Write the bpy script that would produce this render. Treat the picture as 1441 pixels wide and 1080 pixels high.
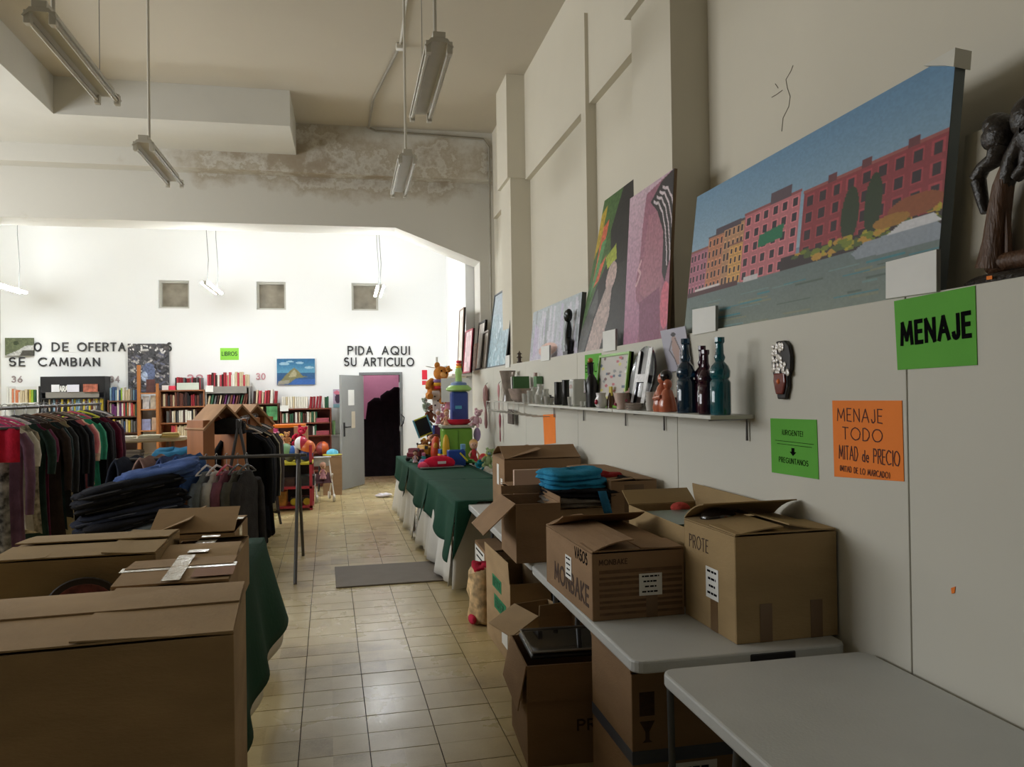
import bpy, bmesh, math, random
import numpy as np
from mathutils import Vector, Matrix, noise as mnoise
for _o in list(bpy.data.objects): bpy.data.objects.remove(_o)
SC = bpy.context.scene
COL = SC.collection
PI = math.pi
rnd = random.Random(7)

# ------------------------------------------------------------------ camera
FPX = 1110.0
YAW = math.atan(230 / FPX); PITCH = 0.0081; ROLL = 0.014
CAM = Vector((0, 0, 1.68))
_F = Vector((math.sin(YAW) * math.cos(PITCH), math.cos(YAW) * math.cos(PITCH), math.sin(PITCH)))
_R0 = Vector((math.cos(YAW), -math.sin(YAW), 0)); _U0 = _R0.cross(_F)
_R = _R0 * math.cos(ROLL) - _U0 * math.sin(ROLL)
_U = _U0 * math.cos(ROLL) + _R0 * math.sin(ROLL)
cd = bpy.data.cameras.new('camera'); cam = bpy.data.objects.new('camera', cd); COL.objects.link(cam)
cd.sensor_fit = 'HORIZONTAL'; cd.sensor_width = 36; cd.lens = FPX * 36 / 1441; cd.clip_start = 0.05; cd.clip_end = 100
mw = Matrix.Identity(4)
for i in range(3):
    mw[i][0] = _R[i]; mw[i][1] = _U[i]; mw[i][2] = -_F[i]; mw[i][3] = CAM[i]
cam.matrix_world = mw
SC.camera = cam

def W(px, py, x=None, y=None, z=None):
    """point of the photograph taken to a known plane of the room"""
    D = _F + _R * ((px - 720.5) / FPX) - _U * ((py - 540) / FPX)
    if x is not None: t = (x - CAM.x) / D.x
    elif y is not None: t = (y - CAM.y) / D.y
    else: t = (z - CAM.z) / D.z
    return CAM + D * t

# ------------------------------------------------------------------ world, light, exposure
wd = bpy.data.worlds.new('world'); SC.world = wd; wd.use_nodes = True
wd.node_tree.nodes['Background'].inputs[0].default_value = (0.75, 0.85, 1.0, 1)
wd.node_tree.nodes['Background'].inputs[1].default_value = 0.6
def area(name, loc, rot, sx, sy, power, color):
    l = bpy.data.lights.new(name, 'AREA'); l.shape = 'RECTANGLE'; l.size = sx; l.size_y = sy
    l.energy = power; l.color = color
    o = bpy.data.objects.new(name, l); COL.objects.link(o); o.location = loc; o.rotation_euler = rot
    return o
# daylight through the two window bands of the left wall (out of frame)
for _y, _p in ((5.2, 128), (8.9, 168)):
    area('window_daylight', (-6.93, _y, 3.0), (0, -PI / 2, 0), 2.2, 3.2, _p, (0.95, 0.97, 0.99))
TUBE_POWER = 120.0
SC.view_settings.view_transform = 'Standard'
SC.view_settings.look = 'None'
SC.view_settings.gamma = 1.0
SC.view_settings.use_curve_mapping = False
SC.view_settings.exposure = 0.1

# ------------------------------------------------------------------ materials
def lin(c):
    c = np.asarray(c, float) / 255.0
    return np.where(c <= 0.04045, c / 12.92, ((c + 0.055) / 1.055) ** 2.4)
_M = {}
def M(name, rgb, rough=0.6, var=0.12, scale=6.0, bump=0.0, bscale=None, metal=0.0, trans=0.0, coat=0.0, emit=0.0, spec=None, stretch=None):
    """procedural principled material: noise varied colour, roughness and fine relief"""
    if name in _M: return _M[name]
    m = bpy.data.materials.new(name); m.use_nodes = True; nt = m.node_tree; N = nt.nodes; L = nt.links
    b = N['Principled BSDF']; c = lin(rgb)
    tc = N.new('ShaderNodeTexCoord'); mp = N.new('ShaderNodeMapping'); L.new(tc.outputs['Object'], mp.inputs[0])
    if stretch: mp.inputs['Scale'].default_value = stretch
    nz = N.new('ShaderNodeTexNoise'); nz.inputs['Scale'].default_value = scale; nz.inputs['Detail'].default_value = 5
    L.new(mp.outputs[0], nz.inputs['Vector'])
    cr = N.new('ShaderNodeValToRGB'); L.new(nz.outputs['Fac'], cr.inputs[0])
    cr.color_ramp.elements[0].position = 0.3; cr.color_ramp.elements[1].position = 0.7
    lo = np.clip(c * (1 - var), 0, 1); hi = np.clip(c * (1 + var), 0, 1)
    cr.color_ramp.elements[0].color = (*lo, 1); cr.color_ramp.elements[1].color = (*hi, 1)
    L.new(cr.outputs[0], b.inputs['Base Color'])
    b.inputs['Roughness'].default_value = rough; b.inputs['Metallic'].default_value = metal
    b.inputs['Transmission Weight'].default_value = trans; b.inputs['Coat Weight'].default_value = coat
    if spec is not None: b.inputs['Specular IOR Level'].default_value = spec
    if emit:
        b.inputs['Emission Color'].default_value = (*c, 1); b.inputs['Emission Strength'].default_value = emit
    if bump:
        n2 = N.new('ShaderNodeTexNoise'); n2.inputs['Scale'].default_value = bscale or scale * 5; n2.inputs['Detail'].default_value = 4
        L.new(mp.outputs[0], n2.inputs['Vector'])
        bp = N.new('ShaderNodeBump'); bp.inputs['Strength'].default_value = bump; bp.inputs['Distance'].default_value = 0.01
        L.new(n2.outputs['Fac'], bp.inputs['Height']); L.new(bp.outputs[0], b.inputs['Normal'])
    _M[name] = m
    return m
def fab(rgb):
    q = tuple(int(v) for v in rgb)
    return M('fabric_%d_%d_%d' % q, q, 0.9, 0.25, 9, 0.5, 60, spec=0.2)
def pap(rgb):
    q = tuple(int(v) for v in rgb); return M('paper_%d_%d_%d' % q, q, 0.75, 0.04, 5)
def pls(rgb, rough=0.35):
    q = tuple(int(v) for v in rgb); return M('plastic_%d_%d_%d' % q, q, rough, 0.06, 8)
def wood(rgb):
    q = tuple(int(v) for v in rgb); return M('wood_%d_%d_%d' % q, q, 0.5, 0.3, 3, 0.15, 40, stretch=(1, 1, 0.15))
def cer(rgb):
    q = tuple(int(v) for v in rgb); return M('ceramic_%d_%d_%d' % q, q, 0.15, 0.08, 12, coat=0.4)
CARD = [M('cardboard_a', (166, 138, 104), 0.85, 0.13, 3, 0.15, 50, stretch=(1, 1, 3), spec=0.2),
        M('cardboard_b', (176, 149, 114), 0.85, 0.13, 3, 0.15, 50, stretch=(1, 1, 3), spec=0.2),
        M('cardboard_c', (150, 121, 92), 0.85, 0.13, 3, 0.15, 50, stretch=(1, 1, 3), spec=0.2),
        M('cardboard_d', (164, 139, 100), 0.85, 0.15, 2, 0.15, 50, stretch=(1, 1, 3), spec=0.2)]
TAPE = M('clear_tape', (200, 190, 170), 0.12, 0.1, 20, 0.4, 30, coat=0.6)
BTAPE = M('brown_tape', (118, 92, 64), 0.3, 0.05, 10)
INK = M('black_ink', (12, 12, 14), 0.9, 0.05, spec=0.05)
BROWNINK = M('brown_print', (70, 48, 34), 0.8, 0.2, 60)
WHITE = pap((236, 236, 232))
BLACK = M('black_metal', (28, 28, 30), 0.45, 0.1, 10)
GREYM = M('grey_metal', (120, 122, 122), 0.45, 0.06, 4, metal=0.2)
STEEL = M('wire_steel', (150, 150, 150), 0.3, 0.05, 4, metal=0.8)

def vcol_mat():
    if 'printed' in _M: return _M['printed']
    m = bpy.data.materials.new('printed_colour'); m.use_nodes = True; N = m.node_tree.nodes; L = m.node_tree.links
    a = N.new('ShaderNodeAttribute'); a.attribute_name = 'Col'
    L.new(a.outputs['Color'], N['Principled BSDF'].inputs['Base Color'])
    N['Principled BSDF'].inputs['Roughness'].default_value = 0.55
    _M['printed'] = m; return m

# ------------------------------------------------------------------ mesh builder
class MB:
    def __init__(s): s.v = []; s.f = []; s.m = []; s.mi = 0
    def add(s, vs, fs):
        o = len(s.v); s.v += [tuple(p) for p in vs]
        for f in fs: s.f.append([i + o for i in f]); s.m.append(s.mi)
        return s
    def box(s, x0, x1, y0, y1, z0, z1, mat=None):
        vs = [Vector(p) for p in ((x0, y0, z0), (x1, y0, z0), (x1, y1, z0), (x0, y1, z0), (x0, y0, z1), (x1, y0, z1), (x1, y1, z1), (x0, y1, z1))]
        if mat: vs = [mat @ p for p in vs]
        return s.add(vs, [(0, 3, 2, 1), (4, 5, 6, 7), (0, 1, 5, 4), (1, 2, 6, 5), (2, 3, 7, 6), (3, 0, 4, 7)])
    def cbox(s, c, sx, sy, sz, mat=None):
        T = Matrix.Translation(Vector(c))
        if mat: T = T @ mat
        return s.box(-sx / 2, sx / 2, -sy / 2, sy / 2, -sz / 2, sz / 2, T)
    def tube(s, pts, r, n=8, cap=True, flat=1.0):
        pts = [Vector(p) for p in pts]; k = len(pts)
        rs = r if isinstance(r, (list, tuple)) else [r] * k
        rings = []; up = None
        for i, p in enumerate(pts):
            t = (pts[min(i + 1, k - 1)] - pts[max(i - 1, 0)])
            if t.length < 1e-9: t = Vector((0, 0, 1))
            t.normalize()
            if up is None: up = Vector((0, 0, 1)) if abs(t.z) < 0.9 else Vector((1, 0, 0))
            a = t.cross(up)
            if a.length < 1e-4: a = t.cross(Vector((0, 1, 0)))
            a.normalize(); b = a.cross(t).normalized(); up = b
            rings.append([p + a * math.cos(2 * PI * j / n) * rs[i] + b * math.sin(2 * PI * j / n) * rs[i] * flat for j in range(n)])
        vs = [p for g in rings for p in g]; fs = []
        for i in range(k - 1):
            for j in range(n):
                fs.append((i * n + j, i * n + (j + 1) % n, (i + 1) * n + (j + 1) % n, (i + 1) * n + j))
        if cap: fs.append(tuple(range(n - 1, -1, -1))); fs.append(tuple((k - 1) * n + j for j in range(n)))
        return s.add(vs, fs)
    def lathe(s, prof, n=16, c=(0, 0, 0), sx=1.0, sy=1.0, mat=None):
        vs = []; fs = []; k = len(prof)
        for r, z in prof:
            for j in range(n):
                a = 2 * PI * j / n
                p = Vector((c[0] + r * sx * math.cos(a), c[1] + r * sy * math.sin(a), c[2] + z)); vs.append(mat @ p if mat else p)
        for i in range(k - 1):
            for j in range(n): fs.append((i * n + j, i * n + (j + 1) % n, (i + 1) * n + (j + 1) % n, (i + 1) * n + j))
        fs.append(tuple(range(n - 1, -1, -1))); fs.append(tuple((k - 1) * n + j for j in range(n)))
        return s.add(vs, fs)
    def ball(s, c, rx, ry=None, rz=None, n=12, m=8, mat=None):
        ry = ry or rx; rz = rz or rx; prof = []
        for i in range(m + 1):
            a = -PI / 2 + PI * i / m; prof.append((max(math.cos(a), 0.02), math.sin(a)))
        T = Matrix.Translation(Vector(c))
        if mat: T = T @ mat
        T = T @ Matrix.Diagonal((rx, ry, rz, 1))
        return s.lathe(prof, n, mat=T)
    def prism(s, poly, axis, a0, a1, mat=None):
        """poly: list of 2d points, extruded along axis from a0 to a1 (x: poly=(y,z); y: (x,z); z: (x,y))"""
        n = len(poly)
        def mk(p, a): return {'x': (a, p[0], p[1]), 'y': (p[0], a, p[1]), 'z': (p[0], p[1], a)}[axis]
        vs = [Vector(mk(p, a0)) for p in poly] + [Vector(mk(p, a1)) for p in poly]
        if mat: vs = [mat @ q for q in vs]
        fs = [tuple(range(n - 1, -1, -1)), tuple(range(n, 2 * n))] + [(i, (i + 1) % n, n + (i + 1) % n, n + i) for i in range(n)]
        return s.add(vs, fs)
    def grid(s, fn, nu, nv):
        vs = [fn(i / nu, j / nv) for j in range(nv + 1) for i in range(nu + 1)]
        fs = [(j * (nu + 1) + i, j * (nu + 1) + i + 1, (j + 1) * (nu + 1) + i + 1, (j + 1) * (nu + 1) + i) for j in range(nv) for i in range(nu)]
        return s.add(vs, fs)
    def mesh(s, name, mats, smooth=False):
        me = bpy.data.meshes.new(name); me.from_pydata([tuple(p) for p in s.v], [], s.f)
        mats = mats if isinstance(mats, (list, tuple)) else [mats]
        for m in mats: me.materials.append(m)
        if len(mats) > 1: me.polygons.foreach_set('material_index', s.m)
        bm = bmesh.new(); bm.from_mesh(me); bmesh.ops.recalc_face_normals(bm, faces=bm.faces); bm.to_mesh(me); bm.free()
        if smooth:
            me.polygons.foreach_set('use_smooth', [True] * len(me.polygons))
            try: me.set_sharp_from_angle(angle=math.radians(smooth if smooth is not True else 50))
            except Exception: pass
        me.update(); return me
    def build(s, name, mats, parent=None, loc=(0, 0, 0), rot=(0, 0, 0), smooth=False, bevel=0, solid=0, sub=0):
        o = bpy.data.objects.new(name, s.mesh(name, mats, smooth)); COL.objects.link(o)
        o.location = loc; o.rotation_euler = rot
        if parent: o.parent = parent
        if solid:
            md = o.modifiers.new('thickness', 'SOLIDIFY'); md.thickness = solid; md.offset = 0
        if bevel:
            md = o.modifiers.new('bevel', 'BEVEL'); md.width = bevel; md.segments = 2; md.limit_method = 'ANGLE'
        if sub:
            md = o.modifiers.new('smooth', 'SUBSURF'); md.levels = sub; md.render_levels = sub
        return o
def tag(o, label, cat, group=None):
    o['label'] = label; o['category'] = cat
    if group: o['group'] = group
    return o
def thing(name, label, cat, loc=(0, 0, 0), rz=0, group=None, rot=None):
    o = bpy.data.objects.new(name, None); COL.objects.link(o); o.empty_display_size = 0.05
    o.location = loc; o.rotation_euler = rot or (0, 0, rz)
    return tag(o, label, cat, group)
def struct(o): o['kind'] = 'structure'; return o
def dup(root, loc, rz=0, label=None, group=None, scale=None):
    r = root.copy(); COL.objects.link(r); r.location = loc; r.rotation_euler = (0, 0, rz)
    if label: r['label'] = label
    if group: r['group'] = group
    if scale: r.scale = scale
    for ch in list(root.children):
        c = ch.copy(); COL.objects.link(c); c.parent = r
        for g in list(ch.children):
            d = g.copy(); COL.objects.link(d); d.parent = c
    return r

# ------------------------------------------------------------------ stroke lettering
def arc(cx, cy, rx, ry, a0, a1, n=8):
    return [(cx + rx * math.cos(math.radians(a0 + (a1 - a0) * i / n)), cy + ry * math.sin(math.radians(a0 + (a1 - a0) * i / n))) for i in range(n + 1)]
_bow = [(0, 1), (0.3, 1)] + arc(0.3, 0.75, 0.3, 0.25, 90, -90, 6) + [(0, 0.5)]
GL = {
 'A': [[(0, 0), (0.38, 1), (0.76, 0)], [(0.14, 0.36), (0.62, 0.36)]],
 'B': [[(0, 0), (0, 1)], [(0, 1), (0.28, 1)] + arc(0.28, 0.76, 0.24, 0.24, 90, -90, 6) + [(0, 0.52)], [(0.28, 0.52)] + arc(0.3, 0.26, 0.28, 0.26, 90, -90, 6) + [(0, 0)]],
 'C': [arc(0.5, 0.5, 0.5, 0.5, 48, 312, 12)], 'D': [[(0, 0), (0, 1), (0.2, 1)] + arc(0.2, 0.5, 0.45, 0.5, 90, -90, 10) + [(0, 0)]],
 'E': [[(0.48, 1), (0, 1), (0, 0), (0.48, 0)], [(0, 0.52), (0.42, 0.52)]], 'F': [[(0.48, 1), (0, 1), (0, 0)], [(0, 0.52), (0.42, 0.52)]],
 'G': [arc(0.5, 0.5, 0.5, 0.5, 45, 340, 12) + [(0.97, 0.46), (0.6, 0.46)]], 'H': [[(0, 0), (0, 1)], [(0.6, 0), (0.6, 1)], [(0, 0.5), (0.6, 0.5)]],
 'I': [[(0.05, 0), (0.05, 1)]], 'J': [[(0.36, 1), (0.36, 0.22)] + arc(0.18, 0.2, 0.18, 0.2, 0, -180, 6)],
 'K': [[(0, 0), (0, 1)], [(0.52, 1), (0, 0.45), (0.56, 0)]], 'L': [[(0, 1), (0, 0), (0.45, 0)]],
 'M': [[(0, 0), (0.1, 1), (0.45, 0.2), (0.8, 1), (0.9, 0)]], 'N': [[(0, 0), (0, 1), (0.66, 0), (0.66, 1)]],
 'O': [arc(0.5, 0.5, 0.5, 0.5, 0, 360, 16)], 'P': [[(0, 0), (0, 1)], _bow], 'Q': [arc(0.5, 0.5, 0.5, 0.5, 0, 360, 16), [(0.55, 0.3), (0.95, 0)]],
 'R': [[(0, 0), (0, 1)], _bow, [(0.28, 0.5), (0.6, 0)]],
 'S': [arc(0.27, 0.75, 0.25, 0.25, 40, 250, 8) + arc(0.27, 0.27, 0.27, 0.27, 80, -150, 9)], 'T': [[(0, 1), (0.6, 1)], [(0.3, 1), (0.3, 0)]],
 'U': [[(0, 1), (0, 0.3)] + arc(0.3, 0.3, 0.3, 0.3, 180, 360, 8) + [(0.6, 1)]], 'V': [[(0, 1), (0.36, 0), (0.72, 1)]],
 'X': [[(0, 0), (0.6, 1)], [(0, 1), (0.6, 0)]], 'Y': [[(0, 1), (0.32, 0.5), (0.64, 1)], [(0.32, 0.5), (0.32, 0)]], 'Z': [[(0, 1), (0.6, 1), (0, 0), (0.6, 0)]],
 '0': [arc(0.3, 0.5, 0.3, 0.5, 0, 360, 14)], '1': [[(0.05, 0.8), (0.25, 1), (0.25, 0)]],
 '2': [arc(0.28, 0.72, 0.28, 0.28, 170, -40, 8) + [(0, 0), (0.58, 0)]],
 '3': [arc(0.27, 0.75, 0.26, 0.25, 150, -90, 8), arc(0.27, 0.26, 0.29, 0.26, 90, -150, 8)], '4': [[(0.45, 0), (0.45, 1), (0, 0.3), (0.62, 0.3)]],
 '6': [[(0.45, 1), (0.08, 0.45)] + arc(0.3, 0.29, 0.29, 0.29, 150, 510, 14)],
 'd': [arc(0.25, 0.25, 0.25, 0.25, 0, 360, 10), [(0.5, 0.8), (0.5, 0)]], 'e': [[(0, 0.26), (0.46, 0.26)] + arc(0.24, 0.25, 0.24, 0.25, 0, 310, 10)],
 '(': [arc(0.4, 0.5, 0.4, 0.6, 130, 230, 6)], ')': [arc(-0.15, 0.5, 0.4, 0.6, 50, -50, 6)], '!': [[(0.05, 1), (0.05, 0.3)], [(0.05, 0.08), (0.05, 0)]],
 '\u00a1': [[(0.05, 0.7), (0.05, 0)], [(0.05, 1), (0.05, 0.92)]], '.': [[(0.03, 0), (0.03, 0.05)]], '-': [[(0, 0.5), (0.4, 0.5)]],
}
def glyph_ribbon(mb, ch, ox, oz, h, wscale, t, depth, jit=0.0, r=rnd):
    """strokes in the x/z plane facing -y; returns advance"""
    st = GL.get(ch); mx = 0
    if st is None: return 0.45 * h * wscale
    for s in st:
        pts = [(ox + p[0] * h * wscale + r.uniform(-jit, jit) * h, oz + p[1] * h + r.uniform(-jit, jit) * h) for p in s]
        mx = max(mx, max(p[0] for p in s))
        for a, b in zip(pts[:-1], pts[1:]):
            dx, dz = b[0] - a[0], b[1] - a[1]; l = math.hypot(dx, dz)
            if l < 1e-6: continue
            ux, uz = dx / l * t * 0.4, dz / l * t * 0.4; nx, nz = -dz / l * t / 2, dx / l * t / 2
            q = [(a[0] - ux + nx, a[1] - uz + nz), (a[0] - ux - nx, a[1] - uz - nz), (b[0] + ux - nx, b[1] + uz - nz), (b[0] + ux + nx, b[1] + uz + nz)]
            ns = getattr(mb, 'ns', 0); mb.ns = ns + 1; mb.prism(q, 'y', -depth * (1 + 0.06 * (ns % 7)), 0)
    return mx * h * wscale
def write_line(mb, text, x0, z0, h, width=None, t=None, wscale=0.8, gap=0.25, depth=0.0008, jit=0.0):
    t = t or h * 0.12
    tmp = MB(); adv = 0
    for ch in text:
        w = glyph_ribbon(tmp, ch, 0, 0, h, wscale, t, depth); adv += w + gap * h
    adv -= gap * h
    k = (width / adv) if width else 1.0
    x = x0
    for ch in text:
        w = glyph_ribbon(mb, ch, x, z0, h, wscale * k, t, depth, jit); x += w + gap * h * k
def bold_text(text, name, mat, parent, loc, rot, size_w, size_h):
    cu = bpy.data.curves.new(name, 'FONT'); cu.body = text; cu.extrude = 0.002; cu.offset = 0.018
    t = bpy.data.objects.new(name + '_tmp', cu); COL.objects.link(t)
    dg = bpy.context.evaluated_depsgraph_get(); me = bpy.data.meshes.new_from_object(t.evaluated_get(dg))
    bpy.data.objects.remove(t); me.name = name
    co = np.array([v.co[:] for v in me.vertices]); lo = co.min(0); hi = co.max(0)
    for v in me.vertices:
        x = (v.co.x - (lo[0] + hi[0]) / 2) / (hi[0] - lo[0]) * size_w; y = (v.co.y - (lo[1] + hi[1]) / 2) / (hi[1] - lo[1]) * size_h
        v.co = (x, -0.0012 if v.co.z > 0 else 0.0, y)
    me.materials.clear(); me.materials.append(mat)
    o = bpy.data.objects.new(name, me); COL.objects.link(o); o.parent = parent; o.location = loc; o.rotation_euler = rot
    return o

# ------------------------------------------------------------------ little painter for flat prints
class Pic:
    def __init__(s, w, h, rgb):
        s.w, s.h = w, h; s.a = np.zeros((h, w, 3)); s.a[:] = rgb
        s.V, s.Uu = np.meshgrid((np.arange(h) + 0.5) / h, (np.arange(w) + 0.5) / w, indexing='ij')
        s.rs = np.random.RandomState(5)
    def grad(s, top, bot, v0=0, v1=1):
        k = np.clip((s.V - v0) / (v1 - v0), 0, 1)[..., None]; m = (s.V >= v0) & (s.V <= v1)
        s.a[m] = (np.array(top) * (1 - k) + np.array(bot) * k)[m]
    def poly(s, pts, rgb):
        ins = np.zeros(s.V.shape, bool); n = len(pts)
        for i in range(n):
            x1, y1 = pts[i]; x2, y2 = pts[(i + 1) % n]
            if y1 == y2: continue
            c = ((y1 > s.V) != (y2 > s.V)) & (s.Uu < (x2 - x1) * (s.V - y1) / (y2 - y1) + x1); ins ^= c
        s.a[ins] = rgb
    def rect(s, u0, u1, v0, v1, rgb): s.a[(s.Uu >= u0) & (s.Uu <= u1) & (s.V >= v0) & (s.V <= v1)] = rgb
    def ell(s, u, v, ru, rv, rgb): s.a[((s.Uu - u) / ru) ** 2 + ((s.V - v) / rv) ** 2 <= 1] = rgb
    def line(s, pts, t, rgb):
        for (x1, y1), (x2, y2) in zip(pts[:-1], pts[1:]):
            dx, dy = x2 - x1, y2 - y1; L2 = dx * dx + dy * dy + 1e-12
            k = np.clip(((s.Uu - x1) * dx + (s.V - y1) * dy) / L2, 0, 1)
            s.a[np.hypot(s.Uu - x1 - k * dx, s.V - y1 - k * dy) < t] = rgb
    def noise(s, amt, cell=4, sv=1):
        h, w = s.h // (cell) + 2, s.w // (cell * sv) + 2; q = s.rs.rand(h, w)
        q = np.repeat(np.repeat(q, cell, 0), cell * sv, 1)[:s.h, :s.w]; s.a *= (1 + amt * (q - 0.5))[..., None]
    def obj(s, name, fn, parent=None):
        """fn(u, v) -> point; colours on the grid points"""
        mb = MB(); mb.grid(lambda u, v: fn(u, v), s.w - 1, s.h - 1)
        me = bpy.data.meshes.new(name); me.from_pydata([tuple(p) for p in mb.v], [], mb.f); me.materials.append(vcol_mat())
        ca = me.color_attributes.new('Col', 'FLOAT_COLOR', 'POINT'); c = np.ones((s.h * s.w, 4)); c[:, :3] = lin(np.clip(s.a, 0, 255)).reshape(-1, 3)
        ca.data.foreach_set('color', c.ravel().astype(np.float32)); me.update()
        o = bpy.data.objects.new(name, me); COL.objects.link(o)
        if parent: o.parent = parent
        return o

# ================================================================== SETTING
CEIL = 5.446; XL = 1.80; XU = 2.163; XP = 1.92; LEDGE = 1.97; YB = 14.6; YD = 11.605; YC = 11.34
PLASTER = M('plaster_wall', (222, 216, 200), 0.85, 0.035, 0.7, 0.12, 8, spec=0.2)
PANELM = M('painted_panel', (212, 209, 197), 0.6, 0.025, 0.8, 0.05, 10, spec=0.3)
FARW = M('white_wall', (240, 241, 240), 0.8, 0.01, 0.5, 0.05, 8, spec=0.2)
CEILM = M('ceiling_plaster', (202, 194, 178), 0.9, 0.05, 0.35, 0.15, 6, spec=0.1)
def peel_mat():
    m = bpy.data.materials.new('peeling_plaster'); m.use_nodes = True; N = m.node_tree.nodes; L = m.node_tree.links; b = N['Principled BSDF']
    tc = N.new('ShaderNodeTexCoord')
    sep = N.new('ShaderNodeSeparateXYZ'); L.new(tc.outputs['Object'], sep.inputs[0])
    n1 = N.new('ShaderNodeTexNoise'); n1.inputs['Scale'].default_value = 1.3; n1.inputs['Detail'].default_value = 9; n1.inputs['Roughness'].default_value = 0.65
    L.new(tc.outputs['Object'], n1.inputs['Vector'])
    # damp patch of the upper right part: an ellipse of its own around the leak
    def bump1(out, c, w):
        a = N.new('ShaderNodeMath'); a.operation = 'SUBTRACT'; L.new(out, a.inputs[0]); a.inputs[1].default_value = c
        d = N.new('ShaderNodeMath'); d.operation = 'DIVIDE'; L.new(a.outputs[0], d.inputs[0]); d.inputs[1].default_value = w
        p = N.new('ShaderNodeMath'); p.operation = 'MULTIPLY'; L.new(d.outputs[0], p.inputs[0]); L.new(d.outputs[0], p.inputs[1]); return p
    px = bump1(sep.outputs['X'], 0.25, 2.6); pz = bump1(sep.outputs['Z'], 4.95, 0.6)
    s = N.new('ShaderNodeMath'); s.operation = 'ADD'; L.new(px.outputs[0], s.inputs[0]); L.new(pz.outputs[0], s.inputs[1])
    r = N.new('ShaderNodeMapRange'); L.new(s.outputs[0], r.inputs['Value']); r.inputs['From Min'].default_value = 0.2; r.inputs['From Max'].default_value = 1.3
    r.inputs['To Min'].default_value = 0.12; r.inputs['To Max'].default_value = -0.22
    ad = N.new('ShaderNodeMath'); ad.operation = 'ADD'; L.new(n1.outputs['Fac'], ad.inputs[0]); L.new(r.outputs[0], ad.inputs[1])
    cr = N.new('ShaderNodeValToRGB'); L.new(ad.outputs[0], cr.inputs[0]); e = cr.color_ramp.elements
    e[0].position = 0.42; e[0].color = (*lin((212, 209, 200)), 1); e[1].position = 0.75; e[1].color = (*lin((166, 153, 134)), 1)
    q = e.new(0.5); q.color = (*lin((200, 194, 182)), 1); q = e.new(0.57); q.color = (*lin((182, 172, 154)), 1); q = e.new(0.6); q.color = (*lin((208, 204, 194)), 1); q = e.new(0.68); q.color = (*lin((172, 160, 142)), 1)
    L.new(cr.outputs[0], b.inputs['Base Color']); b.inputs['Roughness'].default_value = 0.9; b.inputs['Specular IOR Level'].default_value = 0.1
    bp = N.new('ShaderNodeBump'); bp.inputs['Strength'].default_value = 0.4; bp.inputs['Distance'].default_value = 0.02
    L.new(ad.outputs[0], bp.inputs['Height']); L.new(bp.outputs[0], b.inputs['Normal'])
    return m
PEEL = peel_mat()

# floor with tiles laid slightly off the wall's direction
TW, TD, TA = 0.324, 0.208, -0.024      # tile size and direction
def tile_mat():
    m = bpy.data.materials.new('floor_tile'); m.use_nodes = True; N = m.node_tree.nodes; L = m.node_tree.links; b = N['Principled BSDF']
    g = N.new('ShaderNodeNewGeometry')
    rot = N.new('ShaderNodeVectorRotate'); rot.rotation_type = 'Z_AXIS'; rot.inputs['Angle'].default_value = TA; L.new(g.outputs['Position'], rot.inputs['Vector'])
    dv = N.new('ShaderNodeVectorMath'); dv.operation = 'DIVIDE'; L.new(rot.outputs[0], dv.inputs[0]); dv.inputs[1].default_value = (TW, TD, 1)
    fl = N.new('ShaderNodeVectorMath'); fl.operation = 'FLOOR'; L.new(dv.outputs[0], fl.inputs[0])
    wn = N.new('ShaderNodeTexWhiteNoise'); wn.noise_dimensions = '2D'; L.new(fl.outputs[0], wn.inputs['Vector'])
    n1 = N.new('ShaderNodeTexNoise'); n1.inputs['Scale'].default_value = 1.1; n1.inputs['Detail'].default_value = 8; n1.inputs['Roughness'].default_value = 0.6; L.new(g.outputs['Position'], n1.inputs['Vector'])
    n2 = N.new('ShaderNodeTexNoise'); n2.inputs['Scale'].default_value = 90; n2.inputs['Detail'].default_value = 3; L.new(g.outputs['Position'], n2.inputs['Vector'])
    a = N.new('ShaderNodeMath'); a.operation = 'MULTIPLY_ADD'; L.new(wn.outputs['Value'], a.inputs[0]); a.inputs[1].default_value = 0.14; L.new(n1.outputs['Fac'], a.inputs[2])
    a2 = N.new('ShaderNodeMath'); a2.operation = 'MULTIPLY_ADD'; L.new(n2.outputs['Fac'], a2.inputs[0]); a2.inputs[1].default_value = 0.12; L.new(a.outputs[0], a2.inputs[2])
    cr = N.new('ShaderNodeValToRGB'); L.new(a2.outputs[0], cr.inputs[0]); e = cr.color_ramp.elements
    e[0].position = 0.4; e[0].color = (*lin((146, 124, 86)), 1); e[1].position = 0.8; e[1].color = (*lin((214, 197, 150)), 1); q = e.new(0.56); q.color = (*lin((192, 172, 124)), 1)
    L.new(cr.outputs[0], b.inputs['Base Color'])
    rr = N.new('ShaderNodeMapRange'); L.new(n1.outputs['Fac'], rr.inputs['Value']); rr.inputs['From Min'].default_value = 0.3; rr.inputs['From Max'].default_value = 0.7; rr.inputs['To Min'].default_value = 0.36; rr.inputs['To Max'].default_value = 0.22
    L.new(rr.outputs[0], b.inputs['Roughness']); b.inputs['Specular IOR Level'].default_value = 0.5
    bp = N.new('ShaderNodeBump'); bp.inputs['Strength'].default_value = 0.08; bp.inputs['Distance'].default_value = 0.02; L.new(n1.outputs['Fac'], bp.inputs['Height']); L.new(bp.outputs[0], b.inputs['Normal'])
    return m
TILEM = tile_mat(); GROUT = M('grout', (66, 54, 38), 0.9, 0.2, 5)
floor = struct(MB().box(-7.2, 2.4, -2.1, 18, -0.25, -0.006).build('floor', GROUT))
_anchor = W(518, 1032, z=0)
ca_, sa_ = math.cos(-TA), math.sin(-TA)
def t2w(i, j, u, v):      # tile index + corner -> floor coordinates
    a, b = (i + u) * TW, (j + v) * TD
    return (_anchor.x + a * ca_ - b * sa_, _anchor.y + a * sa_ + b * ca_)
g_ = 0.0046
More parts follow.
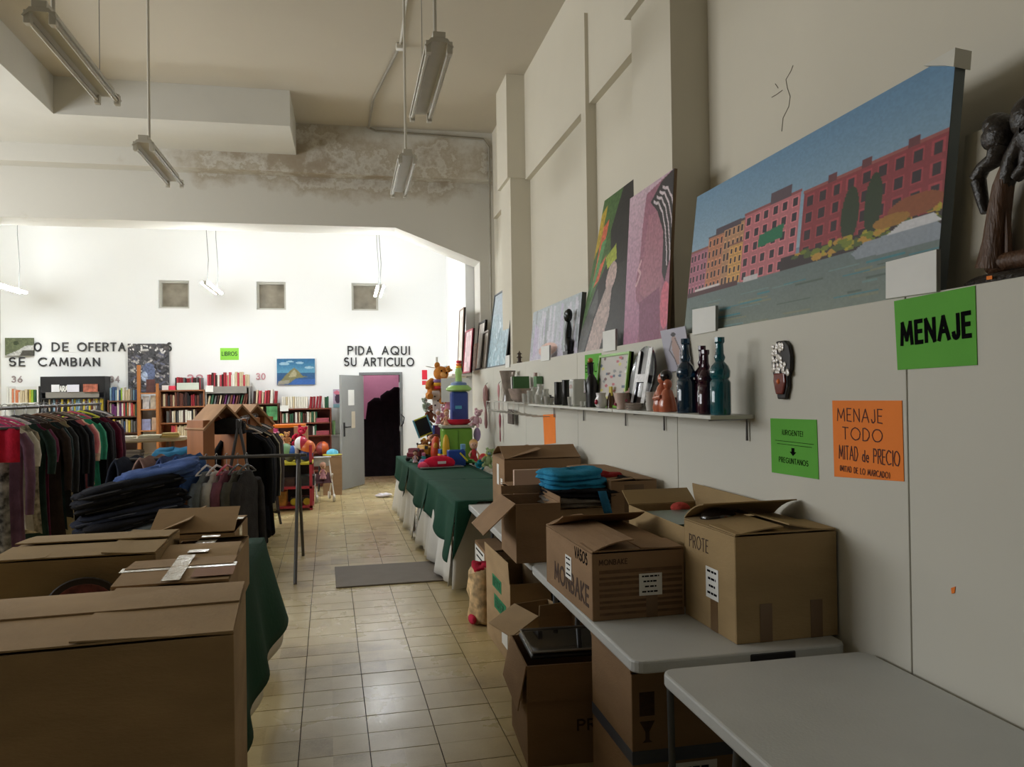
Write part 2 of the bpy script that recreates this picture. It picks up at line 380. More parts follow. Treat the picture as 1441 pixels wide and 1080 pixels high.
tmb = MB().box(-TW / 2 + g_ / 2, TW / 2 - g_ / 2, -TD / 2 + g_ / 2, TD / 2 - g_ / 2, -0.012, 0.0)
tme = tmb.mesh('floor_tile', TILEM)
far_tiles = MB()
for i in range(-23, 9):
    for j in range(-30, 72):
        cx, cy = t2w(i, j, 0.5, 0.5)
        if not (-7.1 < cx < 2.0 and -1.9 < cy < 17.5): continue
        tilt = rnd.uniform(-0.0012, 0.0012)
        if -1.25 < cx < 1.1 and 2.7 < cy < 8.2:
            o = bpy.data.objects.new('tile', tme); COL.objects.link(o); o.parent = floor; o.location = (cx, cy, tilt); o.rotation_euler = (0, 0, -TA)
        elif not (-1.25 < cx < 1.1 and 2.7 < cy < 8.2):
            T = Matrix.Translation((cx, cy, tilt)) @ Matrix.Rotation(-TA, 4, 'Z')
            vs = [T @ Vector(p) for p in tmb.v]; far_tiles.add(vs, tmb.f)
ft = far_tiles.build('tile', TILEM, floor); ft['kind'] = 'stuff'

# ceiling and its beams
ceiling = struct(MB().box(-7.2, 2.4, -2.1, 18, CEIL, CEIL + 0.2).build('ceiling', CEILM))
BEAMW = M('beam_paint', (216, 214, 206), 0.85, 0.04, 1.2, 0.1, 8, spec=0.15)
MB().box(-7.1, -0.675, 10.13, YC, 5.0, CEIL).build('ceiling_beam', BEAMW, ceiling)
MB().box(-7.1, -3.355, -2.0, 10.13, 5.0, CEIL).build('ceiling_beam', BEAMW, ceiling)

# right wall: recessed upper wall, boarded lower wall with a ledge, pilasters, a step high up
wall_right = struct(MB().box(XU, XU + 0.2, -2, YD + 0.1, 0, CEIL).build('wall_right', PLASTER))
cuts = [-2.0, 0.42, 2.28, 4.14, 6.1, 8.0, 9.85, YD]
for a, b in zip(cuts[:-1], cuts[1:]):
    MB().box(XL, XU - 0.001, a + 0.003, b - 0.003, 0, LEDGE).build('wall_panel', PANELM, wall_right, bevel=0.003)
for a, b in ((4.43, 5.085), (9.2, 9.79)):
    MB().box(XP, XU, a, b, LEDGE, CEIL).build('pilaster', PLASTER, wall_right)
    MB().box(XP - 0.04, XU, a - 0.03, b + 0.03, 4.21, CEIL).build('pilaster_head', PLASTER, wall_right)
for a, b in ((-2, 4.4), (5.115, 9.17), (9.82, YC)):
    MB().box(XU - 0.063, XU, a, b, 4.19, CEIL).build('wall_step', PLASTER, wall_right)
MB().box(XU - 0.095, XU, 6.63, 6.77, LEDGE, 4.99).build('rib', PLASTER, wall_right)
# hairline cracks in the plaster above the canvas
crk = MB()
for seg in ([(1116, 92), (1113, 100), (1106, 112), (1108, 124), (1112, 136), (1110, 150), (1102, 166), (1100, 185)], [(1086, 137), (1093, 133), (1101, 127)], [(1091, 118), (1095, 124)]):
    crk.tube([W(a, b, x=XU - 0.001) for a, b in seg], 0.002, 5)
crk.build('crack', M('crack', (120, 112, 98), 0.95, 0.1), wall_right)

# dividing beam between hall and back room
dv = MB()
dv.box(-7.2, 2.35, YC, YD + 0.55, 4.76, CEIL)
dv.box(-7.2, 2.35, YD, YD + 0.55, 4.075, 4.76)
dv.box(-7.2, -4.72, YD, YD + 0.55, 0, 4.075)
dv.box(1.94, 2.35, YD, YD + 0.55, 0, 4.075)
dv.prism([(0.7, 4.075), (1.94, 3.6), (1.94, 4.075)], 'y', YD, YD + 0.55)
wall_div = struct(dv.build('wall_divider', PEEL))

# back room walls
def holed(x0, x1, z0, z1, holes):
    xs = sorted({x0, x1} | {h[0] for h in holes} | {h[1] for h in holes}); zs = sorted({z0, z1} | {h[2] for h in holes} | {h[3] for h in holes})
    for a, b in zip(xs[:-1], xs[1:]):
        for c, d in zip(zs[:-1], zs[1:]):
            if not any(h[0] <= (a + b) / 2 <= h[1] and h[2] <= (c + d) / 2 <= h[3] for h in holes): yield a, b, c, d
DX0, DX1, DZ = W(510, 600, y=YB).x, W(563, 600, y=YB).x, W(540, 528, y=YB).z
nich = []
for (a, b, c, d) in ((223, 266, 395, 434), (361, 402, 397, 436), (495, 532, 399, 437)):
    p, q = W(a, d, y=YB), W(b, c, y=YB); nich.append((p.x, q.x, p.z, q.z))
bw = MB()
for a, b, c, d in holed(-7.2, 2.3, 0, CEIL, [(DX0, DX1, 0, DZ)] + nich): bw.box(a, b, YB, YB + 0.2, c, d)
wall_back = struct(bw.build('wall_back', FARW))
struct(MB().box(1.80, 2.35, YD + 0.56, YB + 0.2, 0, CEIL).build('wall_right_back_room', FARW))
for k, (a, b, c, d) in enumerate(nich):
    wn = struct(MB().box(a, b, YB + 0.17, YB + 0.185, c, d).build('window_%d' % (k + 3), M('dusty_glass', (150, 142, 126), 0.35, 0.25, 6)))
    f = MB(); t = 0.035
    for q in ((a, a + t, c, d), (b - t, b, c, d), (a + t, b - t, c, c + t), (a + t, b - t, d - t, d)): f.box(q[0], q[1], YB + 0.08, YB + 0.17, q[2], q[3])
    f.build('window_frame', M('window_frame_paint', (196, 194, 184), 0.6, 0.05), wn)
# storeroom seen through the door
sr = MB(); sr.box(-0.7, 2.2, 17.3, 17.5, 0, 3); sr.box(-0.9, -0.7, YB + 0.2, 17.5, 0, 3); sr.box(2.2, 2.25, YB + 0.2, 17.5, 0, 3); sr.box(-0.9, 2.25, YB + 0.2, 17.5, 3, 3.1)
struct(sr.build('wall_storeroom', M('pink_wall', (205, 150, 175), 0.8, 0.05)))
area('storeroom_fill', (0.6, 16.6, 2.95), (0, 0, 0), 0.5, 0.3, 16, (1, 0.85, 0.9))  # unseen fill light, added to brighten the pink storeroom wall
struct(MB().box(-7.2, 2.3, -2.2, -2.0, 0, CEIL).build('wall_behind', M('dark_rear_wall', (84, 84, 82), 0.6, 0.06, 4, stretch=(1, 1, 12))))  # unseen wall behind the camera, coloured dark to cut bounced light
lw = MB()
for a, b, c, d in holed(-2.1, 18, 0, CEIL, [(3.5, 6.9, 1.8, 4.2), (7.2, 10.6, 1.8, 4.2)]): lw.box(-7.2, -7.0, a, b, c, d)
struct(lw.build('wall_left', PLASTER))
for k, (a, b) in enumerate(((3.5, 6.9), (7.2, 10.6))):
    wn = struct(MB().box(-7.13, -7.12, a, b, 1.8, 4.2).build('window_%d' % (k + 1), M('frosted_glass', (215, 220, 222), 0.5, 0.03)))
    for j in range(4):
        y = a + (b - a) * j / 3; MB().box(-7.15, -7.02, y - 0.03, y + 0.03, 1.8, 4.2).build('mullion', GREYM, wn)

# door of the back room: frame and open leaf
door = bpy.data.objects.new('door_1', None); COL.objects.link(door); struct(door); door.location = (DX0, YB, 0)
dw = DX1 - DX0
fr = MB(); fr.box(-0.05, 0, -0.04, 0.2, 0, DZ + 0.05); fr.box(dw, dw + 0.05, -0.04, 0.2, 0, DZ + 0.05); fr.box(0, dw, -0.04, 0.2, DZ, DZ + 0.05)
fr.build('door_frame', GREYM, door, bevel=0.004)
e = W(479, 691, z=0.0); ang = math.atan2(e.y - YB, e.x - DX0); dl = math.hypot(e.x - DX0, e.y - YB) * 0.97
leaf = MB().box(0, dl, -0.02, 0.02, 0.015, DZ - 0.01).build('door_leaf', M('door_grey', (146, 148, 146), 0.5, 0.04, 3), door, rot=(0, 0, ang), loc=(0.01, -0.05, 0))
hb = MB(); hb.box(dl - 0.1, dl - 0.06, 0.02, 0.032, 0.92, 1.16); hb.tube([(dl - 0.08, 0.03, 1.08), (dl - 0.08, 0.075, 1.08), (dl - 0.22, 0.075, 1.08)], 0.011, 8)
hb.build('door_handle', BLACK, leaf, smooth=True)
MB().box(dl * 0.45, dl * 0.72, 0.021, 0.023, 1.45, 1.72).build('notice', WHITE, leaf)
MB().box(dl * 0.42, dl * 0.58, 0.021, 0.023, 1.05, 1.34).build('sticker', pap((205, 195, 175)), leaf)
MB().box(dl - 0.001, dl + 0.004, -0.012, 0.012, 0.9, 1.15).build('lock_plate', STEEL, leaf)
for z in (0.25, 1.0, 1.8): MB().tube([(dw - 0.005, -0.03, z - 0.05), (dw - 0.005, -0.03, z + 0.05)], 0.012, 8).build('hinge', STEEL, door)
hk = MB(); hk.tube([(dw + 0.02, -0.05, 1.05), (dw + 0.05, -0.12, 1.1), (dw + 0.07, -0.1, 1.2), (dw + 0.02, -0.05, 1.26)], 0.012, 6); hk.build('door_pull', BLACK, door, smooth=True)

# ------------------------------------------------------------------ hanging strip lights
LAMPW = M('lamp_enamel', (206, 202, 190), 0.4, 0.05, 6); TUBEOFF = M('unlit_tube', (190, 186, 172), 0.25, 0.03)
def strip_light(x, y0, y1, z, label):
    t = thing('strip_light', label, 'light', (x, y0, z), 0, 'unlit strip lights of the hall'); L = y1 - y0
    MB().prism([(-0.09, -0.005), (-0.05, 0.045), (0.05, 0.045), (0.09, -0.005), (0.085, -0.01), (0.045, 0.02), (-0.045, 0.02), (-0.085, -0.01)], 'y', 0, L).build('reflector', LAMPW, t)
    MB().box(-0.04, 0.04, 0, L, 0.045, 0.085).build('gear_box', LAMPW, t, bevel=0.004)
    for s in (-1, 1):
        MB().tube([(s * 0.065, 0.05, -0.018), (s * 0.065, L - 0.05, -0.018)], 0.014, 10).build('tube', TUBEOFF, t, smooth=True)
        for y in (0.03, L - 0.03): MB().box(s * 0.065 - 0.018, s * 0.065 + 0.018, y - 0.025, y + 0.025, -0.045, 0.03).build('lamp_holder', LAMPW, t, bevel=0.004)
    for y in (0.22,):
        MB().tube([(0, y, 0.085), (0, y, CEIL - z - 0.02)], 0.012, 8).build('rod', LAMPW, t, smooth=True)
        MB().lathe([(0.05, 0), (0.045, 0.02), (0.02, 0.05)], 12, (0, y, CEIL - z - 0.05)).build('ceiling_rose', LAMPW, t, smooth=True)
    if y0 < 6: MB().tube([(0, L - 0.2, 0.085), (0, L - 0.2, CEIL - z - 0.005)], 0.0025, 6).build('wire', GREYM, t)
strip_light(-1.66, 4.8, 6.1, 3.8, 'unlit twin-tube strip light hanging highest at the top left')
strip_light(-1.68, 7.15, 8.42, 3.8, 'unlit strip light on a long rod in front of the white ceiling beam')
strip_light(0.57, 4.8, 6.1, 3.8, 'unlit twin-tube strip light hanging nearest the right wall')
strip_light(0.54, 7.05, 8.35, 3.76, 'unlit strip light in front of the peeling plaster beam')
def lit_light(x, y, z, rz, label):
    t = thing('lit_strip_light', label, 'light', (x, y, z), rz, 'glowing strip lights of the back room'); L = 1.3
    em = bpy.data.materials.get('lit_tube')
    if not em:
        em = M('lit_tube', (246, 251, 255), 0.4, 0.0, emit=TUBE_POWER)
    MB().box(-0.025, 0.025, -L / 2, L / 2, 0.0, 0.05).build('batten', LAMPW, t)
    for s in (-1, 1): MB().tube([(s * 0.045, -L / 2 + 0.03, 0.02), (s * 0.045, L / 2 - 0.03, 0.02)], 0.019, 8).build('glowing_tube', em, t, smooth=True)
    for yy in (-0.45, 0.45):
        MB().tube([(0, yy, 0.05), (0.02, yy, 0.4), (-0.01, yy, 0.9), (0, yy, CEIL - z - 0.01)], 0.005, 5).build('wire', GREYM, t)
lit_light(-4.97, 13.0, 3.29, 0, 'glowing strip light at the left edge of the bright back room')
lit_light(-2.05, 12.9, 3.3, 0.0, 'glowing strip light between the two left wall windows')
lit_light(0.50, 12.9, 3.28, 0.0, 'glowing strip light before the window above the grey door')
# conduit
cdt = thing('conduit', 'grey electrical conduit running along the ceiling and down the corner', 'conduit', (0.5, 7.27, CEIL))
j = W(563, 66, z=CEIL - 0.03) - Vector((0.5, 7.27, CEIL)); r0 = Vector((0.5, 7.27, CEIL))
MB().tube([Vector((0.08, -3, -0.015)), Vector((j.x, j.y, -0.015))], 0.012, 6).build('pipe', LAMPW, cdt)
MB().cbox((j.x, j.y, -0.03), 0.09, 0.09, 0.06).build('junction_box', LAMPW, cdt, bevel=0.01)
pts = [Vector((j.x, j.y, -0.015)), Vector((0.35, 10.2, CEIL - 0.025)) - r0, Vector((0.32, 11.29, CEIL - 0.03)) - r0, Vector((0.42, 11.315, CEIL - 0.06)) - r0, Vector((1.97, 11.315, CEIL - 0.1)) - r0, Vector((2.05, 11.3, CEIL - 0.22)) - r0, Vector((2.05, 11.3, LEDGE + 0.01)) - r0]
MB().tube(pts, 0.016, 8).build('pipe', M('conduit_grey', (150, 144, 130), 0.5, 0.1), cdt, smooth=True)

# ================================================================== TABLES
TOPM = M('table_plastic', (196, 198, 196), 0.45, 0.03, 5, 0.1, 120)
def folding_table(label, x0, x1, y0, y1, z=0.74, handle=False, legs=True):
    t = thing('folding_table', label, 'table', ((x0 + x1) / 2, (y0 + y1) / 2, 0), 0, 'grey folding tables'); a, b = (x1 - x0) / 2, (y1 - y0) / 2
    r = 0.05; poly = []
    for cx, cy, a0 in ((a - r, b - r, 0), (-a + r, b - r, 90), (-a + r, -b + r, 180), (a - r, -b + r, 270)): poly += arc(cx, cy, r, r, a0, a0 + 90, 5)
    MB().prism(poly, 'z', z - 0.045, z).build('tabletop', TOPM, t, bevel=0.008)
    fr = MB()
    for s in (-1, 1): fr.box(s * (a - 0.08) - 0.012, s * (a - 0.08) + 0.012, -b + 0.15, b - 0.15, z - 0.085, z - 0.045)
    fr.build('frame_rail', BLACK, t)
    for s in (-1, 1):
        for q in (-1, 1):
            MB().tube([(q * 0.2, s * (b - 0.2), z - 0.06), (q * 0.22, s * (b - 0.13), 0.0)], 0.014, 8).build('leg', M('leg_grey', (96, 98, 100), 0.4, 0.05, metal=0.4), t, smooth=True)
        MB().tube([(-0.2, s * (b - 0.16), 0.2), (0.2, s * (b - 0.16), 0.2)], 0.01, 8).build('stretcher', M('leg_grey', (96, 98, 100)), t, smooth=True)
    if handle: MB().box(0.02, 0.2, -b - 0.002, -b + 0.01, z - 0.04, z - 0.006).build('carry_handle', BLACK, t, bevel=0.006)
    return t
TZ = 0.74
folding_table('pale grey folding table empty in the right foreground', 1.005, 1.78, 0.62, 2.49)
folding_table('grey folding table carrying the two largest cardboard boxes', 0.945, 1.77, 2.57, 4.14, handle=True)
folding_table('grey folding table under the open boxes beside the green cloth', 0.955, 1.72, 4.16, 6.52)
def covered_table(label, x0, x1, y0, y1, sk=0.0):
    t = folding_table(label, x0, x1, y0, y1); t.rotation_euler.z = sk; return t
covered_table('folding table hidden under a green cloth beside the cardboard boxes', 0.9, 1.66, 6.6, 8.9)
covered_table('folding table hidden under a green cloth below the heap of toys', 0.82, 1.58, 8.95, 11.25)
covered_table('folding table under green and white cloths behind the big box at left', -1.3, -0.56, 2.88, 5.2)
GREEN = M('green_cloth', (30, 72, 56), 0.85, 0.1, 4, 0.25, 25, spec=0.2)
WCLOTH = M('white_cloth', (232, 230, 224), 0.85, 0.03, 4, 0.1, 20, spec=0.2)
def edge_x(y): return 0.875 - 0.042 * (y - 6.4)
# white cloth skirts to the floor, green cloths over them
def white_skirt(label, y0, y1, ph):
    c = MB()
    def f(u, v):
        y = y0 + (y1 - y0) * u; x = edge_x(y) - 0.008
        w = v ** 1.3; x -= w * (0.05 + 0.035 * math.sin(y * 9 + ph) + 0.02 * math.sin(y * 23 + ph * 2))
        z = 0.752 * (1 - v) + v * (0.02 + 0.03 * math.sin(y * 5 + ph) ** 2); return (x, y + 0.02 * w * math.sin(y * 14), z)
    c.grid(f, 60, 10)
    def top(u, v): y = y0 + (y1 - y0) * u; return (edge_x(y) - 0.008 + v * 0.72, y, 0.752)
    c.grid(top, 8, 2)
    def front(u, v):
        x = edge_x(y0) + 0.72 * u; return (x - 0.05 * v * (1 - u), y0 - v * (0.03 + 0.03 * math.sin(x * 16 + ph)), 0.752 * (1 - v) + v * 0.03)
    c.grid(front, 24, 8)
    tag(c.build('white_tablecloth', WCLOTH, smooth=True, solid=0.004), label, 'tablecloth', 'white cloths to the floor')
white_skirt('white tablecloth hanging to the floor beside the boxes', 6.58, 8.9, 0.4)
white_skirt('white tablecloth hanging to the floor below the toys', 8.95, 11.25, 2.1)
def green_cloth(label, y0, y1, hem_far, hem_near, ph, near_end=False):
    c = MB(); zt = 0.764
    def top(u, v):
        y = y0 + (y1 - y0) * u; return (edge_x(y) - 0.02 + 0.74 * v, y, zt + 0.004 * math.sin(y * 7 + v * 9 + ph) * math.sin(v * 6))
    c.grid(top, 16, 8)
    def side(u, v):
        y = y0 + (y1 - y0) * u; k = 1 - u
        drop = zt - (hem_far + (hem_near - hem_far) * k ** 1.4) + 0.02 * math.sin(u * 19 + ph)
        x = edge_x(y) - 0.02 - v ** 1.2 * (0.035 + 0.03 * math.sin(u * 15 + ph) + 0.05 * k ** 3)
        return (x, y - 0.10 * v * k ** 4, zt - drop * v)
    c.grid(side, 40, 10)
    if near_end:
        def front(u, v): return (edge_x(y0) - 0.02 + 0.2 * u - 0.05 * v, y0 - 0.10 * v * (1 - u), zt - v * (zt - hem_near) * (1 - u) ** 0.8)
        c.grid(front, 8, 6)
    tag(c.build('green_tablecloth', GREEN, smooth=True, solid=0.004), label, 'tablecloth', 'green cloths of the right tables')
green_cloth('dark green cloth nearest the boxes with a long hanging corner', 6.45, 8.1, 0.46, 0.30, 0.3, True)
green_cloth('dark green cloth under the front of the toys, middle of three', 8.05, 9.8, 0.5, 0.40, 1.7)
green_cloth('dark green cloth at the far end of the toy table', 9.78, 11.3, 0.52, 0.40, 3.1)
# left table cloths
def left_cloth(name, mat, label, zt, x_r, y_far, hem, out, amp, ph):
    c = MB(); y_n = 2.88
    c.grid(lambda u, v: (-1.32 + (x_r + 1.32) * u, y_n + (y_far - y_n) * v, zt), 6, 10)
    def side(u, v):
        y = y_n + (y_far - y_n) * u
        return (x_r + v ** 1.1 * (out + amp * math.sin(y * 9 + ph) + 0.06 * u ** 6), y + 0.05 * v * u ** 5, zt - (zt - hem - 0.1 * u ** 2) * v)
    c.grid(side, 40, 10)
    def far(u, v):
        x = -1.32 + (x_r + 1.32) * u; return (x + 0.12 * v * u ** 5, y_far + v * (0.04 + amp * math.sin(x * 12)), zt - (zt - hem - 0.1 * u ** 3) * v)
    c.grid(far, 30, 8)
    tag(c.build(name, mat, smooth=True, solid=0.004), label, 'tablecloth')
left_cloth('white_tablecloth', WCLOTH, 'white cloth peeping out under the green cloth of the left table', 0.752, -0.545, 5.21, 0.03, 0.05, 0.025, 0.0)
left_cloth('green_tablecloth', GREEN, 'dark green cloth over the left table behind the big box', 0.764, -0.535, 5.23, 0.13, 0.075, 0.025, 0.0)

# ================================================================== CARDBOARD BOXES
TH = 0.006
def carton(label, loc, size, rz=0, flaps=None, mat=0, name='cardboard_box', cat='box', closed=False, group='cardboard boxes', bottom=True, tilt=None):
    """open box of thin walls; flaps: side -> (angle, curl, length) with 0 = lying shut, 90 = upright, 180 = folded out"""
    sx, sy, sz = size; m = CARD[mat]
    t = thing(name, label, cat, loc, rz, group)
    if tilt: t.rotation_euler = tilt
    b = MB(); a, c = sx / 2, sy / 2
    b.box(-a, a, -c, -c + TH, 0, sz); b.box(-a, a, c - TH, c, 0, sz); b.box(-a, -a + TH, -c + TH, c - TH, 0, sz); b.box(a - TH, a, -c + TH, c - TH, 0, sz)
    b.box(-a + TH, a - TH, -c + TH, c - TH, 0, TH)
    b.build('body', m, t, bevel=0.002)
    for side, (ang, curl, ln) in (flaps or {}).items():
        fb = MB(); n = 5
        w = (sx if side in 'fb' else sy) - 0.004
        ln = ln or (sy if side in 'fb' else sx) / 2 - 0.004
        # profile in the hinge frame: inward horizontal = angle 0
        pts = [(0.0, 0.0)]; th = math.radians(ang)
        for i in range(n):
            q = th + math.radians(curl) * (i / (n - 1) - 0.5); pts.append((pts[-1][0] + math.cos(q) * ln / n, pts[-1][1] + math.sin(q) * ln / n))
        lift = 0.001 + (TH * 0.5 if side in 'lr' else TH * 1.4) * (1 if ang < 60 else 0)
        def place(s, d, h):     # s along hinge, d inward, h up
            h = h + sz + lift
            return {'f': (s, -c + d, h), 'b': (s, c - d, h), 'l': (-a + d, s, h), 'r': (a - d, s, h)}[side]
        vs = []
        for (d, h) in pts:
            for s in (-w / 2, w / 2): vs.append(place(s, d, h))
        fb.add(vs, [(2 * i, 2 * i + 1, 2 * i + 3, 2 * i + 2) for i in range(n)])
        fb.build('flap', m, t, solid=TH * 0.8)
    return t
def sticker(parent, x0, x1, z0, z1, y, rz=0, mat=None, name='label_sticker', lines=0, off=(0, 0, 0), ink=None):
    """flat paper in the parent's x/z plane facing -y, turned rz about the parent's axis"""
    o = MB().box(x0, x1, -0.0012, 0, z0, z1).build(name, mat or WHITE, parent, loc=off, rot=(0, 0, rz))
    o.location = Matrix.Rotation(rz, 3, 'Z') @ Vector((0, y, 0)) + Vector(off)
    if lines:
        w = MB(); h = (z1 - z0)
        for k in range(lines):
            z = z1 - h * (k + 0.7) / (lines + 0.3); ln = (x1 - x0) * (0.75 - 0.25 * ((k * 7) % 3) / 2); xx = x0 + ((x1 - x0) - ln) / 2
            while ln > 0.004:
                d = min(ln, rnd.uniform(0.2, 0.45) * h * 0.5); w.box(xx, xx + d, -0.002, -0.0012, z, z + h * 0.28 / lines); xx += d * 1.25; ln -= d * 1.25
        w.build('writing', ink or INK, o)
    return o
def writing(parent, lines, y, rz=0, mat=None, off=(0, 0, 0)):
    """lines: (text, x0, z0, height, width, jitter, thickness)"""
    w = MB()
    for (tx, x0, z0, h, wd, ji, t) in lines: write_line(w, tx, x0, z0, h, wd, t, jit=ji)
    o = w.build('writing', mat or INK, parent, rot=(0, 0, rz)); o.location = Matrix.Rotation(rz, 3, 'Z') @ Vector((0, y, 0)) + Vector(off)
    return o
LFT = -PI / 2      # turns the x/z plane so that it faces -x (seen from the aisle)

# --- on the right tables
TT = TZ + 0.001
# box with handwriting at the near end of the second table
b = carton('large cardboard box marked PROTE against the right wall', (1.575, 2.87, TT), (0.42, 0.42, 0.39), 0.03,
           {'l': (7, -8, 0.2), 'r': (9, 8, 0.2), 'b': (24, -24, 0.19), 'f': (1, 0, 0.2)}, 3)
writing(b, [('PROTE', -0.16, 0.29, 0.05, 0.16, 0.04, 0.004)], -0.2105, LFT, BROWNINK)
sticker(b, -0.02, 0.08, 0.12, 0.24, -0.2105, LFT, lines=4)
MB().box(-0.2115, -0.210, -0.07, -0.015, 0.0, 0.12).build('tape', BTAPE, b)
for x in (-0.09, 0.12): MB().box(x - 0.025, x + 0.025, -0.2115, -0.21, 0, 0.14).build('tape', BTAPE, b)
gl = MB(); gl.ball((-0.1, 0.12, 0.405), 0.08, 0.06, 0.04); gl.build('crumpled_bag', M('dark_wrap', (40, 34, 30), 0.2, 0.3, 30, coat=0.5), b, smooth=True)
# long print box
b = carton('cardboard box with a wavy brown print and the word MONBAKE', (1.145, 3.41, TT), (0.4, 0.7, 0.27), 0.02,
           {'l': (14, -22, 0.19), 'r': (3, 0, 0.19), 'b': (16, 14, 0.3), 'f': (1, 0, 0.18)}, 2)
writing(b, [('VASOS', 0.12, 0.215, 0.045, 0.17, 0.05, 0.006)], -0.2005, LFT, INK)
writing(b, [('MONBAKE', -0.2, 0.05, 0.075, 0.5, 0.0, 0.014)], -0.2005, LFT, BROWNINK)
sticker(b, -0.02, 0.07, 0.1, 0.2, -0.201, LFT, lines=4)
writing(b, [('MONBAKE', -0.17, 0.225, 0.02, 0.12, 0.0, 0.003)], -0.3505, 0, BROWNINK)
st = MB()
for k in range(8): st.box(-0.17, 0.19, -0.3512, -0.35, 0.02 + k * 0.024, 0.03 + k * 0.024 + 0.004 * (k % 2))
st.build('printed_stripes', M('print_stripe', (112, 84, 58), 0.85, 0.2, 30), b)
sticker(b, 0.0, 0.1, 0.09, 0.18, -0.352, 0, lines=4)
MB().box(0.03, 0.08, -0.3516, -0.3514, 0, 0.09).build('tape', BTAPE, b)
# shallow open box behind
b = carton('shallow open cardboard box showing a green lining', (1.585, 3.49, TT), (0.37, 0.72, 0.34), 0.0, {'r': (80, 10, 0.1), 'b': (150, 0, 0.12)}, 3)
MB().box(-0.16, 0.1, -0.2, 0.2, 0.32, 0.33).build('lining', M('green_plastic_wrap', (66, 98, 84), 0.25, 0.4, 12), b)
MB().ball((0.05, 0.25, 0.33), 0.05, 0.05, 0.03).build('bundle', fab((180, 70, 60)), b, smooth=True)
# open box with the flap hanging left
b = carton('open cardboard box with one flap hanging over the table edge', (1.0, 4.38, TT), (0.25, 0.42, 0.32), 0.0, {'l': (222, 0, 0.24), 'b': (100, 5, 0.05), 'r': (88, 0, 0.03)}, 2)
# box with folded clothes on top
b = carton('cardboard box under the folded blue and black clothes', (1.29, 4.55, TT), (0.3, 0.36, 0.25), 0.0, {'l': (4, 0, 0.15), 'r': (3, 0, 0.14)}, 1)
cl = thing('folded_clothes', 'pile of folded clothes, bright blue on black on grey', 'clothes', (1.33, 4.52, TT + 0.262))
def folded(sx, sy, z0, h, seed, dx=0, dy=0, rz=0.0):
    m = MB(); r2 = random.Random(seed); ph = r2.uniform(0, 6); n = 40
    Rm = Matrix.Translation((dx, dy, z0)) @ Matrix.Rotation(rz, 4, 'Z')
    prof = [(0.92, 0.0), (1.0, 0.14), (0.97, 0.3), (0.93, 0.42), (0.99, 0.55), (1.0, 0.7), (0.95, 0.88), (0.84, 0.97), (0.6, 1.0), (0.3, 1.02), (0.02, 1.0)]
    vs = []
    for r, z in prof:
        for jj in range(n):
            a = 2 * PI * jj / n; ca, sa = math.cos(a), math.sin(a)
            k = (abs(ca) ** 4 + abs(sa) ** 4) ** -0.25
            w = 1 + 0.05 * math.sin(3 * a + ph) + 0.03 * math.sin(7 * a + ph + z * 5)
            q_ = Vector((ca * k * sx * r * w, sa * k * sy * r * w, z * h * (1 + 0.15 * math.sin(2 * a + ph)))); dn = mnoise.noise(Vector((q_.x * 14 + seed * 3.1, q_.y * 22, z * 2.5))); q_.x *= 1 + 0.05 * dn; q_.y *= 1 + 0.07 * dn; q_.z += 0.16 * h * z * mnoise.noise(Vector((q_.x * 26 + seed, q_.y * 26, 3.3))); vs.append(Rm @ q_)
    fs = [(i * n + j2, i * n + (j2 + 1) % n, (i + 1) * n + (j2 + 1) % n, (i + 1) * n + j2) for i in range(len(prof) - 1) for j2 in range(n)]
    fs += [tuple(range(n - 1, -1, -1)), tuple((len(prof) - 1) * n + j2 for j2 in range(n))]
    m.add(vs, fs); return m
folded(0.23, 0.19, 0.0, 0.05, 1).build('grey_garment', fab((112, 104, 94)), cl, smooth=True)
folded(0.24, 0.18, 0.05, 0.05, 2, 0.03).build('black_garment', fab((24, 24, 28)), cl, smooth=True)
folded(0.19, 0.15, 0.095, 0.055, 3, -0.03).build('blue_garment', fab((36, 128, 168)), cl, smooth=True)
folded(0.18, 0.14, 0.145, 0.06, 4, -0.05, 0.01, 0.2).build('blue_garment', fab((46, 140, 180)), cl, smooth=True)
folded(0.07, 0.06, 0.12, 0.05, 5, 0.2, 0.02).build('red_sleeve', fab((170, 50, 52)), cl, smooth=True)
folded(0.09, 0.08, 0.08, 0.07, 6, 0.24, -0.05).build('black_garment', fab((22, 22, 24)), cl, smooth=True)
st_ = MB(); st_.grid(lambda u, v: (0.06 + 0.05 * u + 0.03 * v, -0.19 - 0.02 * v, 0.09 - 0.13 * v), 3, 6); st_.build('strap', fab((46, 110, 146)), cl, smooth=True, solid=0.004)
# tall box against the wall and the long flat one
b = carton('tall open cardboard box against the wall beside the green cloth', (1.44, 6.08, TT), (0.6, 0.5, 0.41), 0.0, {'l': (14, 0, 0.3), 'f': (22, 10, 0.22), 'b': (20, -8, 0.22)}, 2)
sticker(b, -0.05, 0.03, 0.2, 0.36, -0.3005, LFT); sticker(b, 0.1, 0.17, 0.08, 0.26, -0.3005, LFT)
b2 = carton('long low cardboard box against the wall behind the clothes', (1.615, 4.82, TT), (0.28, 0.95, 0.4), 0.0, {'l': (4, 0, 0.14), 'r': (3, 0, 0.13)}, 2)
MB().box(-0.06, 0.06, -0.4762, -0.475, 0, 0.38).build('tape', BTAPE, b2)
carton('small low carton standing before the tall open box', (1.28, 5.62, TT), (0.36, 0.3, 0.24), 0.02, {'f': (6, 0, 0.17), 'b': (4, 0, 0.17)}, 2)
frm = thing('cream_cardboard_frame', 'cream printed cardboard sleeve standing behind the folded clothes', 'packaging', (1.17, 4.95, TT + 0.29))
frm.location = (1.2, 5.2, TT); MB().box(-0.12, 0.12, -0.02, 0.02, 0, 0.4).build('panel', pap((206, 178, 158)), frm)

